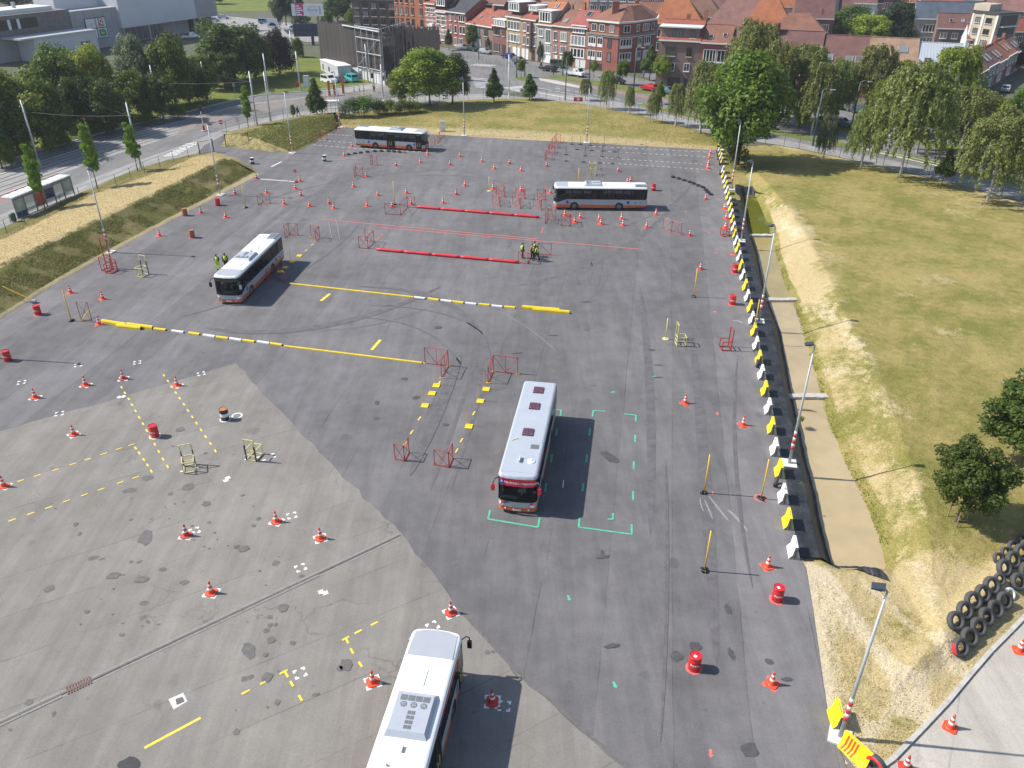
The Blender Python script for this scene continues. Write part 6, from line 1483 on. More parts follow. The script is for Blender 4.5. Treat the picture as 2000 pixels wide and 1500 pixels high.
for b, tv, w, k, lm, lab in [((1693, 92), 24, 98, 'broad', 'leaf_yellow', 'vivid yellow-green tree behind the maroon roofs'), ((1645, 84), 8, 112, 'broad', 'leaf_dark', 'dark tree left of the vivid yellow-green tree'), ((1742, 90), -2, 92, 'broad', 'leaf_conifer', 'very dark tree above the vivid yellow-green tree'), ((1790, 90), 20, 92, 'broad', 'leaf_dark', 'dark tree right of the vivid yellow-green tree'),
 ((1832, 90), 26, 56, 'conifer', 'leaf_conifer', 'dark spruce behind the grey metal roof'), ((1870, 98), 45, 50, 'broad', 'leaf_dark', 'dark tree left of the beige flats'), ((1800, 45), 4, 60, 'broad', 'leaf_maple', 'rounded tree on the skyline right'), ((1595, 88), 50, 44, 'conifer', 'leaf_conifer', 'dark conifer beside the white rear house'), ((1622, 94), 34, 60, 'broad', 'leaf_dark', 'bushy dark tree in the back gardens'),
 ((1775, 92), 60, 64, 'broad', 'leaf_lime', 'light green shrub tree behind the tan roof'), ((1570, 76), 30, 36, 'broad', 'leaf_lime', 'light tree behind the orange hipped roof'), ((1905, 40), -8, 80, 'broad', 'leaf_maple', 'tree above the beige flats'), ((1990, 140), 80, 60, 'broad', 'leaf_purple', 'dark purple tree at the end of the shaded street'), ((1720, 30), -10, 60, 'broad', 'leaf_dark', 'dark treetop on the skyline'),
 ((1365, 40), -6, 40, 'broad', 'leaf_dark', 'dark tree among the central roofs'), ((1235, 24), -14, 50, 'broad', 'leaf_conifer', 'dark tree before the blue glass block'), ((1540, 42), 8, 30, 'broad', 'leaf_maple', 'small tree by the blue slate roof'), ((1985, 100), 40, 50, 'broad', 'leaf_maple', 'tree behind the shaded terrace'),
 ((590, 62), -22, 50, 'conifer', 'leaf_conifer', 'dark conifer left of the pink billboard'), ((560, 55), -28, 56, 'broad', 'leaf_conifer', 'dark park tree beyond the round tree'), ((660, 42), -30, 76, 'broad', 'leaf_dark', 'dark wood edge behind the pink billboard'), ((720, 44), -26, 70, 'broad', 'leaf_conifer', 'dark wood edge right of the billboard'), ((690, 58), 14, 40, 'broad', 'leaf_maple', 'shrubby tree right of the billboard'), ((755, 52), 12, 44, 'broad', 'leaf_bright', 'bright hedge tree left of the orange brick building'), ((725, 54), 22, 40, 'broad', 'leaf_bright', 'bright hedge tree behind the slatted building'), ((640, 60), 20, 30, 'broad', 'leaf_dark', 'dark tree under the pink billboard'), ((420, 8), -30, 46, 'broad', 'leaf_maple', 'tree at the top of the park lawn'), ((20, 20), -40, 130, 'broad', 'leaf_conifer', 'dark trees behind the store roof')]:
 tree(b, tv, w, k, lm, lab, .06, 'town_tree', UG)
                # == HOUSES
BR = {
'orange': ((.40, .135, .065), (.33, .105, .05)), 'red': ((.30, .095, .07), (.24, .075, .055)), 'pink': ((.36, .20, .155), (.30, .155, .12)), 'plum': ((.20, .085, .075), (.17, .07, .06)), 'yellow': ((.40, .29, .165), (.34, .235, .13)),
'tan': ((.34, .21, .135), (.29, .175, .11)), 'greystone': ((.36, .335, .31), (.31, .29, .27)), 'salmon': ((.34, .165, .12), (.29, .135, .10)), 'ochre': ((.37, .20, .115), (.32, .17, .095)), 'brown': ((.215, .145, .12), (.18, .12, .10)), 'white': ((.66, .66, .64), (.6, .6, .58)), 'beige': ((.50, .43, .33), (.45, .385, .295)), 'dark': ((.11, .075, .065), (.09, .065, .055)), 'striped': ((.34, .13, .10), (.28, .105, .08))}
for k, (a, b) in BR.items(): brick_mat('brick_' + k, a, b, tuple(x * .8 + .06 for x in a))
TL = {'red': ((.35, .105, .066), (.29, .085, .055)), 'orange': ((.45, .155, .066), (.37, .125, .055)), 'brown': ((.25, .135, .095), (.2, .105, .075)), 'maroon': ((.195, .095, .082), (.155, .075, .066)), 'tan': ((.36, .235, .155), (.30, .19, .125)), 'slate': ((.050, .054, .064), (.042, .045, .055)), 'blueslate': ((.09, .11, .15), (.075, .095, .13)), 'rose': ((.36, .10, .085), (.30, .085, .07)), 'mauve': ((.30, .15, .125), (.25, .12, .10)), 'rust': ((.29, .13, .085), (.235, .10, .066))}
for k, (a, b) in TL.items(): tile_mat('tile_' + k, a, b)
m_, nt_, b_ = newmat('metal_roof'); v_ = objc(nt_)
wv = N(nt_, 'ShaderNodeTexWave', Scale=.55); wv.bands_direction = 'X'; nt_.links.new(v_, wv.inputs['Vector'])
nt_.links.new(mixc(nt_, ramp(nt_, wv.outputs[0], [(.0, 1), (.06, 0)]), (.50, .53, .57), (.30, .32, .35)), b_.inputs['Base Color']); b_.inputs['Roughness'].default_value = .45; b_.inputs['Metallic'].default_value = .3; M['metal_roof'] = m_
mat('gutter_white', (.70, .70, .68), .6); mat('win_white', (.72, .72, .70), .5); mat('win_dark', (.10, .065, .05), .5); mat('blind', (.62, .60, .56), .7); mat('door_dark', (.05, .04, .04), .5); mat('chimney', (.30, .13, .085), .85, var=.3)
m_, nt_, b_ = newmat('house_glass'); g_ = nt_.nodes.new('ShaderNodeObjectInfo')
nt_.links.new(mixc(nt_, ramp(nt_, g_.outputs['Random'], [(.35, 0), (.9, 1)]), (.022, .026, .030), (.24, .25, .25)), b_.inputs['Base Color']); b_.inputs['Roughness'].default_value = .08; M['house_glass'] = m_
def unit_window(n):
 f = MB(); t = .07; f.box(0, 1, -.5, .5, 0, t); f.box(0, 1, -.5, .5, 1 - t, 1); f.box(0, t, -.5, .5, t, 1 - t); f.box(1 - t, 1, -.5, .5, t, 1 - t)
 for i in range(1, n): x = i / n; f.box(x - .03, x + .03, -.4, .4, t, 1 - t)
 return f
UW = {(n, m): unit_window(n).mesh('window', M[m]) for n in (1, 2, 3, 4) for m in ('win_white', 'win_dark')}
UP = MB().poly([(.05, 0, .05), (.95, 0, .05), (.95, 0, .95), (.05, 0, .95)]).mesh('pane', M['house_glass'])
US = MB().box(-.06, 1.06, -.5, .5, 0, 1).mesh('sill', M['gutter_white'])
UD = MB().box(0, 1, -.5, .5, 0, 1).mesh('door', M['win_white']); UDK = MB().box(0, 1, -.5, .5, 0, 1).mesh('door', M['door_dark'])
def put_window(root, x0, x1, z0, z1, style='w', y=0.0, rz=0):
 w, h = x1 - x0, z1 - z0
 if style in 'gk':
  d = inst('garage_door' if style == 'g' else 'door', UD if style == 'g' else UDK, root, (x0, y - .02, z0), 0, (w, .1, h)); return d
 n = max(1, min(4, round(w / .75))); m = 'win_white' if style in 'wp' else 'win_dark'
 f = inst('window', UW[(n, m)], root, (x0, y - .02, z0), 0, (w, .14, h))
 inst('pane', UP, f, (0, -.05, 0))
 if style == 'p':
  inst('infill_panel', UD, f, (.05, -.2, .05), 0, (.9, .3, .3))
 s = inst('sill', US, f, (0, -.9, -.09 / max(h, .5)), 0, (1, 1.2, .08 / max(h, .5)))
 return f
def house(name, A, B, depth, eave, rise, wall, roof, label, floors=(), rtype='gable', chimneys=(), skylights=(), dormers=(), group='houses along the boulevard', gut='gutter_white', cat='house', over=.3):
 A = Vector((A.x, A.y, 0)); B = Vector((B.x, B.y, 0)); w = (B - A).length
 t = empty(name, A, math.atan2(B.y - A.y, B.x - A.x), label, cat, group)
 b = MB(); b.box(0, w, 0, depth, 0, eave)
 if rtype == 'gable':
  for x in (0.0, w): b.poly([(x, 0, eave), (x, depth, eave), (x, depth / 2, eave + rise)] if x else [(x, depth, eave), (x, 0, eave), (x, depth / 2, eave + rise)])
 b.build('wall', M[wall], t)
 r = MB(); e = over; th = .14; zl = eave - rise * e / (depth / 2)
 if rtype == 'gable':
  pr = [(-e, zl), (depth / 2, eave + rise), (depth + e, zl), (depth + e, zl + th * 1.4), (depth / 2, eave + rise + th * 1.4), (-e, zl + th * 1.4)]
  n = 6; r.v = [(0.0, p, z) for p, z in pr] + [(w, p, z) for p, z in pr]
  r.f = [(0, 1, 4, 5), (1, 2, 3, 4), (n + 5, n + 4, n + 1, n), (n + 4, n + 3, n + 2, n + 1)] + [(i, i + n, (i + 1) % n + n, (i + 1) % n) for i in range(n)]
 elif rtype == 'hip':
  k = min(depth / 2, w / 2 - .05); z1 = eave + rise
  r.v = [(-e, -e, eave - .1), (w + e, -e, eave - .1), (w + e, depth + e, eave - .1), (-e, depth + e, eave - .1), (k, depth / 2, z1), (w - k, depth / 2, z1)]
  r.f = [(0, 1, 5, 4), (1, 2, 5), (2, 3, 4, 5), (3, 0, 4), (3, 2, 1, 0)]
 else:
  r.box(-e, w + e, -e, depth + e, eave, eave + .3); r.box(.4, w - .4, .4, depth - .4, eave + .3, eave + .32)
 ro = r.build('roof', M[roof], t)
 if gut: MB().box(-.02, w + .02, -e - .18, -e + .02, eave - .22, eave + .04).build('gutter', M[gut], t)
 if rtype == 'gable':
  MB().cyl((0, depth / 2, eave + rise + .22), (w, depth / 2, eave + rise + .22), .12, n=6).build('ridge_tiles', M[roof], ro)
 for cx, cy, ch in chimneys:
  zz = eave + rise * (1 - abs(cy - .5) * 2) - .3
  c = MB().box(cx * w - .4, cx * w + .4, cy * depth - .3, cy * depth + .3, zz, zz + ch + .3).build('chimney', M['chimney'], ro)
 slope = lambda s: (depth / 2 * s - 0.0, eave + rise * s)
 for sx, s, sw, sl in skylights:
  y, z = slope(s); d = Vector((0, depth / 2, rise)).normalized(); nn = Vector((0, -rise, depth / 2)).normalized()
  p = Vector((sx * w - sw / 2, y, z)) + nn * .30; q = p + d * sl; X = Vector((sw, 0, 0))
  MB().add([p, p + X, q + X, q], [(0, 1, 2, 3)]).build('skylight', M['house_glass'], ro)
  fr = MB()
  for a_, b_ in ((p, p + X), (p + X, q + X), (q + X, q), (q, p)): fr.bar(a_, b_, .09)
  fr.build('skylight_frame', M['galvanised'], ro)
 for dx0, dx1, z0, z1, dm in dormers:
  x0, x1 = dx0 * w, dx1 * w
  dd = MB().box(x0, x1, .0 if dm != 's' else .9, depth / 2, z0, z1).build('dormer', M[{'b': 'brick_brown', 's': 'gutter_white', 'g': 'brick_greystone', 'y': 'brick_tan', 'k': 'tile_slate'}[dm]], t)
  MB().box(x0 - .15, x1 + .15, -.25 if dm != 's' else .7, depth / 2, z1, z1 + .16).build('dormer_roof', M['gutter_white'], dd)
  put_window(dd, x0 + .35, x1 - .35, z0 + .35, z1 - .2, 'w', -.02 if dm != 's' else .88)
 for z0, z1, wins in floors:
  for q in wins: put_window(t, q[0] * w, q[1] * w, z0 * eave, z1 * eave, q[2] if len(q) > 2 else 'w', -.02)
 return t
def vb(u): return float(np.interp(u, [760, 832, 873, 911, 962, 1018, 1047, 1077, 1110, 1145, 1204], [73, 81, 87, 93, 103, 114, 119, 124, 129, 133.5, 141.5]))
def eh(u, v): return HT(G(u, vb(u)), v)
def rise_for(base, d, eave, rv, dirv):
 b = base + dirv * (d / 2); return max(1.5, HT(b, rv) - eave)
def rowhouse(name, u0, u1, ev, rise, wall, roof, label, depth=11, rv=None, **k):
 if rv is not None: um = (u0 + u1) / 2; rise = rise_for(G(um, vb(um)), depth, eh(um, ev), rv, Vector((.69, .72, 0)))
 return house(name, G(u0, vb(u0)), G(u1, vb(u1)), depth, eh((u0 + u1) / 2, ev), rise, 'brick_' + wall, roof if roof == 'metal_roof' else 'tile_' + roof, label, **k)
W5 = lambda z0, z1, xs, s='w', w=.09: (z0, z1, [(x - w / 2, x + w / 2, s) for x in xs])
rowhouse('brick_house', 774, 833, -14, 3, 'orange', 'brown', 'tall orange brick building at the left end of the terrace', depth=16, cat='building',
 floors=[W5(.78, .95, [.08, .24, .42, .60, .88], 'd', .085), W5(.54, .70, [.08, .24, .42, .60, .88], 'd', .085), W5(.30, .46, [.08, .24, .42, .60, .88], 'd', .085), (.05, .22, [(.2, .35, 'd'), (.55, .7, 'd'), (.85, .97, 'k')])])
t = rowhouse('town_house', 833, 853, 7, 4, 'striped', 'red', 'narrow red house with white bands and a white balcony', floors=[W5(.72, .88, [.28, .66], 'w', .2), W5(.42, .60, [.28, .66], 'w', .22), (.02, .26, [(.1, .3, 'w'), (.4, .85, 'g')])], dormers=[(.15, .85, 12.2, 14.0, 's')])
for i in range(8): MB().box(-.02, 6.2 if False else (G(853, vb(853)) - G(833, vb(833))).length, -.05, .0, 3.6 + i * 1.15, 3.8 + i * 1.15).build('white_band', M['gutter_white'], t)
MB().box(2.2, 3.9, -.9, 0, 4.4, 5.3).build('balcony', M['gutter_white'], t)
t = rowhouse('town_house', 853, 874, 23, 4.5, 'pink', 'red', 'pale banded house with a mansard attic next to the narrow one', floors=[W5(.62, .86, [.22], 'w', .2), W5(.55, .88, [.66], 'w', .26), (.12, .42, [(.45, .75, 'w')]), (.0, .3, [(.1, .3, 'k')])], dormers=[(.05, .95, 9.9, 12.6, 'k')])
for i in range(6): MB().box(-.02, (G(874, vb(874)) - G(853, vb(853))).length, -.05, .0, 2.6 + i * 1.25, 2.82 + i * 1.25).build('white_band', M['gutter_white'], t)
rowhouse('brick_house', 874, 912, 24, 6.2, 'red', 'slate', 'red brick house under a steep dark slate roof', depth=13, rv=-4, floors=[W5(.74, .93, [.2, .46, .68, .78, .88], 'w', .1), W5(.38, .62, [.2, .46, .72, .88], 'w', .12), (.02, .26, [(.12, .24, 'k'), (.36, .5, 'w'), (.62, .8, 'w')])], chimneys=[(.97, .5, 1.4)])
rowhouse('low_house', 912, 963, 49, 5.2, 'brown', 'red', 'low brown house with a wide red tile roof', depth=13, rv=20, floors=[(.60, .88, [(.28, .52, 'd'), (.68, .82, 'd')]), (.05, .45, [(.3, .55, 'g'), (.7, .8, 'k'), (.85, .95, 'd')])], chimneys=[(.42, .45, 1.6)], skylights=[(.25, .35, .9, 1.2), (.62, .45, .8, 1.2)])
rowhouse('low_house', 963, 989, 50, 4.6, 'plum', 'maroon', 'low plum brick house with a roof terrace', rv=24, floors=[(.66, .92, [(.12, .5, 'd'), (.72, .92, 'd')]), (.08, .36, [(.1, .5, 'd')]), (.0, .36, [(.7, .92, 'k')])], dormers=[(.05, .95, 6.9, 8.6, 'b')], chimneys=[(.5, .5, 1.5)])
rowhouse('brick_house', 989, 1018, 33, 4.2, 'yellow', 'brown', 'yellow brick house with two wide rows of white windows', rv=7, floors=[W5(.68, .90, [.2, .4, .6, .8], 'w', .2), W5(.38, .58, [.2, .4, .6, .8], 'w', .2), (.0, .26, [(.1, .3, 'w'), (.45, .92, 'g')])], dormers=[(.12, .88, 11.0, 13.4, 'b')])
t = rowhouse('brick_house', 1018, 1047, 38, 5.4, 'tan', 'red', 'tan brick house with a projecting bay beside the yellow one', rv=8, floors=[W5(.70, .92, [.22, .86], 'w', .2), W5(.36, .60, [.22, .86], 'w', .2), (.0, .26, [(.05, .5, 'g'), (.7, .9, 'k')])], dormers=[(.3, .85, 11.6, 12.9, 's')], skylights=[])
b_ = MB().box(2.6, 4.3, -.8, 0, 3.0, 9.2).build('bay', M['brick_plum'], t); put_window(b_, 3.0, 3.9, 6.6, 8.6, 'w', -.82); put_window(b_, 3.0, 3.9, 3.6, 5.6, 'w', -.82)
rowhouse('stone_house', 1047, 1077, 48, 7.0, 'greystone', 'orange', 'grey stone house with a boxed attic and white garage', rv=3, floors=[(.68, .88, [(.14, .42, 'w')]), (.52, .90, [(.58, .92, 'w')]), (.25, .48, [(.6, .9, 'w')]), (.0, .28, [(.12, .3, 'k'), (.48, .95, 'g')])], dormers=[(.12, .95, 9.3, 12.2, 'g')], skylights=[(.55, .7, .9, 1.4)], chimneys=[(.2, .5, 3.2)])
rowhouse('brick_house', 1077, 1110, 51, 5.6, 'salmon', 'rust', 'salmon brick house with small paired windows', rv=21, floors=[(.62, .86, [(.1, .3, 'w'), (.5, .85, 'w')]), (.30, .50, [(.1, .3, 'w'), (.5, .85, 'w')]), (.0, .24, [(.1, .35, 'g'), (.5, .7, 'g')])], skylights=[(.55, .2, .9, 1.3)], chimneys=[(.2, .55, 1.6), (.98, .5, 1.8)])
rowhouse('brick_house', 1110, 1145, 54, 5.6, 'ochre', 'rose', 'ochre brick house with wide white window bands', rv=21, floors=[(.55, .80, [(.08, .88, 'w')]), (.25, .48, [(.06, .86, 'w')]), (.0, .22, [(.4, .62, 'g'), (.66, .95, 'g')])], dormers=[(.12, .88, 7.6, 9.5, 'k')], skylights=[(.55, .62, 1.4, 1.8)], chimneys=[(.05, .5, 1.8)])
A, B_c, Cc, D = G(1145, 133.5), G(1204, 141.5), G(1232, 139), G(1273, 131)
hh = HT(G(1180, 138), 43)
t = empty('corner_house', A, 0, 'big red brick corner house with a stone cornice and attic storey', 'house', 'houses along the boulevard')
back = [D + Vector((2, 9, 0)), A + Vector((7.5, 8.5, 0))]
pl = [A, B_c, Cc, D] + back; loc = [(p.x - A.x, p.y - A.y) for p in pl]
MB().prism(loc, 0, hh).build('wall', M['brick_red'], t)
def grow(pts, e):
 c = Vector((sum(p[0] for p in pts) / len(pts), sum(p[1] for p in pts) / len(pts))); return [tuple(c + (Vector(p) - c) * (1 + e / (Vector(p) - c).length)) for p in pts]
MB().prism(grow(loc, .45), hh - .1, hh + .28).build('cornice', M['gutter_white'], t); MB().prism(grow(loc, .5), hh * .735, hh * .735 + .3).build('balcony_ledge', M['barrier_concrete'], t); MB().prism(grow(loc, .25), hh * .70, hh * .70 + .2).build('string_course', M['gutter_white'], t)
rb = grow(loc, .1); c_ = Vector((sum(p[0] for p in rb) / 6, sum(p[1] for p in rb) / 6)); inn = [tuple(c_ + (Vector(p) - c_) * .34) for p in rb]
r = MB(); r.v = [(x, y, hh + .28) for x, y in rb] + [(x, y, hh + 3.3) for x, y in inn]; r.f = [(i, (i + 1) % 6, (i + 1) % 6 + 6, i + 6) for i in range(6)] + [tuple(range(6, 12))]
if (Vector(rb[1]) - Vector(rb[0])).cross(Vector(rb[2]) - Vector(rb[1])) < 0: r.f = [tuple(reversed(f)) for f in r.f]
ro = r.build('roof', M['tile_rust'], t); MB().box(loc[1][0] - 1.5, loc[1][0] + .2, loc[1][1] + 4, loc[1][1] + 5, hh + 1, hh + 4.4).build('chimney', M['chimney'], ro); MB().box(loc[3][0] - 5, loc[3][0] - 4, loc[3][1] + 3, loc[3][1] + 3.8, hh + 1, hh + 4).build('chimney', M['chimney'], ro)
def facade(t, a, b, floors, eave):
 """windows on the facade from local point a to b (viewer's left to right)"""
 a = Vector((*a, 0)); b = Vector((*b, 0)); L = (b - a).length; rz = math.atan2(b.y - a.y, b.x - a.x); d = (b - a).normalized(); n = Vector((d.y, -d.x, 0))
 for z0, z1, wins in floors:
  for q in wins:
   p = a + d * q[0] * L + n * .02; w, h = (q[1] - q[0]) * L, (z1 - z0) * eave; st = q[2] if len(q) > 2 else 'w'
   if st in 'gk': inst('door', UD if st == 'g' else UDK, t, p + Vector((0, 0, z0 * eave)), rz, (w, .1, h)); continue
   f = inst('window', UW[(max(1, min(4, round(w / .8))), 'win_white' if st in 'wp' else 'win_dark')], t, p + Vector((0, 0, z0 * eave)), rz, (w, .16, h)); inst('pane', UP, f, (0, -.05, 0))
   if st == 'p': inst('infill_panel', UD, f, (.05, -.3, .05), 0, (.9, .3, .28))
F3 = lambda xs3, xs2, xs1, base: [(.80, .95, xs3), (.48, .68, xs2), (.20, .40, xs1), (.0, .14, base)]
facade(t, loc[0], loc[1], F3([(.12, .28), (.38, .54), (.70, .84)], [(.03, .28, 'p'), (.33, .50, 'p'), (.66, .78, 'd')], [(.03, .28, 'p'), (.33, .50, 'p'), (.66, .78, 'd')], [(.1, .25, 'k'), (.4, .5, 'k')]), hh)
facade(t, loc[1], loc[2], F3([(.3, .75)], [(.1, .92, 'p')], [(.1, .92, 'p')], []), hh)
facade(t, loc[2], loc[3], F3([(.12, .25), (.42, .70), (.82, .94)], [(.22, .40, 'p'), (.52, .82, 'p')], [(.22, .4, 'p'), (.5, .85, 'g')], []), hh)
R0, R1 = Vector((32.6, 190.6, 0)), Vector((92.5, 170.5, 0))
def on_row(u, z, a=R0, b=R1):
 lo, hi = -.3, 1.4
 for _ in range(50):
  m = (lo + hi) / 2; p = a.lerp(b, m)
  if P((p.x, p.y, z))[0] < u: lo = m
  else: hi = m
 return a.lerp(b, lo)
def right_house(name, u0, u1, eave, rise, wall, roof, label, depth=11, rv=None, ev=None, **k):
 m = on_row((u0 + u1) / 2, eave)
 if ev: eave = HT(m, ev)
 if rv: rise = rise_for(m, depth, eave, rv, Vector((.32, .95, 0)))
 return house(name, on_row(u0, eave), on_row(u1, eave), depth, eave, rise, 'brick_' + wall, roof if roof == 'metal_roof' else 'tile_' + roof, label, **k)
t = right_house('brick_house', 1287, 1369, 9.0, 5.6, 'brown', 'red', 'brown brick corner house with a white-edged flat attic', depth=12, ev=79, rv=40, floors=[(.66, .86, [(.18, .42, 'd'), (.68, .82, 'd')]), (.34, .52, [(.18, .44, 'w'), (.66, .80, 'w')]), (.0, .2, [(.3, .6, 'k'), (.7, .85, 'k')])], chimneys=[(.55, .6, 2.0), (.98, .5, 2.4)])
wv_ = (on_row(1369, 9) - on_row(1287, 9)).length; e9 = HT(on_row(1328, 9), 79); q9 = e9 + 2.5
at_ = MB().box(.4, wv_ - .6, .6, 6.5, e9, q9).build('attic_storey', M['brick_brown'], t); MB().box(-.2, wv_ - .1, .1, 6.8, q9, q9 + .25).build('attic_roof', M['gutter_white'], at_); put_window(at_, wv_ * .3, wv_ * .55, e9 + .4, q9 - .3, 'd', .58); put_window(at_, wv_ * .72, wv_ * .86, e9 + .5, q9 - .4, 'd', .58)
right_house('brick_house', 1369, 1428, 8.6, 6.4, 'red', 'rust', 'red brick house with white window bands behind the birches', ev=84, rv=50, floors=[(.58, .86, [(.12, .55, 'w'), (.58, .85, 'w')]), (.1, .4, [(.15, .5, 'w'), (.6, .8, 'k')])], skylights=[(.3, .18, .9, 1.3), (.75, .3, .8, 1.2)])
right_house('brick_house', 1428, 1508, 7.2, 7.6, 'salmon', 'brown', 'house under a brown tile roof with low skylights behind the birches', ev=103, rv=56, floors=[(.55, .85, [(.1, .35, 'w'), (.55, .85, 'w')])], skylights=[(.4, .1, 1.2, 1.5), (.75, .1, 1.5, 1.5)], chimneys=[(.98, .4, 2.2)])
right_house('brick_house', 1508, 1603, 7.0, 8.0, 'pink', 'maroon', 'house under the maroon tile roof with a dark chimney, left of two', ev=116, rv=62, floors=[(.55, .85, [(.1, .35, 'w'), (.55, .85, 'w')])], skylights=[(.18, .08, 1.5, 1.5)], chimneys=[(.02, .45, 2.2)])
right_house('brick_house', 1603, 1694, 6.6, 7.6, 'red', 'maroon', 'house under the plain maroon tile roof, right of two', ev=125, rv=71, floors=[(.5, .85, [(.1, .35, 'w'), (.55, .85, 'w')])], skylights=[(.16, .08, 1.5, 1.5), (.6, .06, 1.4, 1.4), (.8, .06, 1.4, 1.5)])
right_house('brick_house', 1694, 1792, 6.5, 7.4, 'red', 'tan', 'house under the tan ribbed roof with one skylight', ev=122, rv=76, floors=[(.45, .85, [(.2, .35, 'w'), (.5, .62, 'w'), (.75, .9, 'w')])], skylights=[(.68, .4, 1.8, 1.7)])
right_house('brick_house', 1792, 1880, 6.4, 7.2, 'greystone', 'metal_roof', 'house under the grey standing-seam metal roof', ev=127, rv=86, floors=[(.3, .85, [(.05, .16, 'w'), (.3, .5, 'w'), (.6, .8, 'w')])], skylights=[(.22, .06, 1.4, 1.2)], chimneys=[])
tA, tB = G(1893, 196), G(1988, 136)
SR = [('brown', 'brown', 'brown-tiled end house of the shaded side street'), ('brown', 'maroon', 'second house of the shaded side street under dull tiles'), ('pink', 'rust', 'rust-roofed house in the shaded side street'), ('red', 'orange', 'bright orange-roofed house in the shaded side street'), ('tan', 'maroon', 'farthest maroon-roofed house of the shaded side street')]
for i, (wl_, rf_, lab) in enumerate(SR):
 a, b = tA.lerp(tB, i / 5 + .002), tA.lerp(tB, (i + 1) / 5 - .002)
 house('terrace_house', a, b, 7.5, 5.0 + .3 * (i % 2), 2.6, 'brick_' + wl_, 'tile_' + rf_, lab, floors=[(.58, .84, [(.12, .3, 'w'), (.45, .6, 'w'), (.75, .9, 'w')]), (.1, .42, [(.12, .3, 'k'), (.45, .8, 'w')])], chimneys=[(.05, .5, 1.4)], skylights=[(.3, .25, .7, 1.8), (.6, .25, .7, 1.8)], group='terrace in the shaded side street')
A, B = G(1893, 112), G(1944, 116)
t = house('apartment_block', G(1903, 24, 11.5), G(1951, 29, 11.5), 9, 11.5, .3, 'brick_beige', 'tile_slate', 'beige block of flats with dark balconies at the top right', rtype='flat', cat='building', group=None, gut=None,
 floors=[(z, z + .12, [(.12, .32, 'd'), (.55, .8, 'd')]) for z in (.80, .57, .34, .11)])
w_ = (G(1951, 29, 11.5) - G(1903, 24, 11.5)).length
for z in (.6, 3.4, 6.1, 8.8):
 b_ = MB().box(w_ + .05, w_ + .2, 1.5, 8, z, z + 2.4).build('balcony_recess', M['door_dark'], t); MB().box(w_ + .2, w_ + 1.2, 1.2, 8.3, z - .3, z - .05).build('balcony_slab', M['gutter_white'], b_)
for x in (.0, .42, .98): MB().box(x * w_ - .25, x * w_ + .25, -.12, 0, 0, 11.5).build('white_pilaster', M['gutter_white'], t)
MB().box(-2.5, 2.0, 3, 8, 11.8, 13.4).build('stair_head', M['brick_beige'], t)
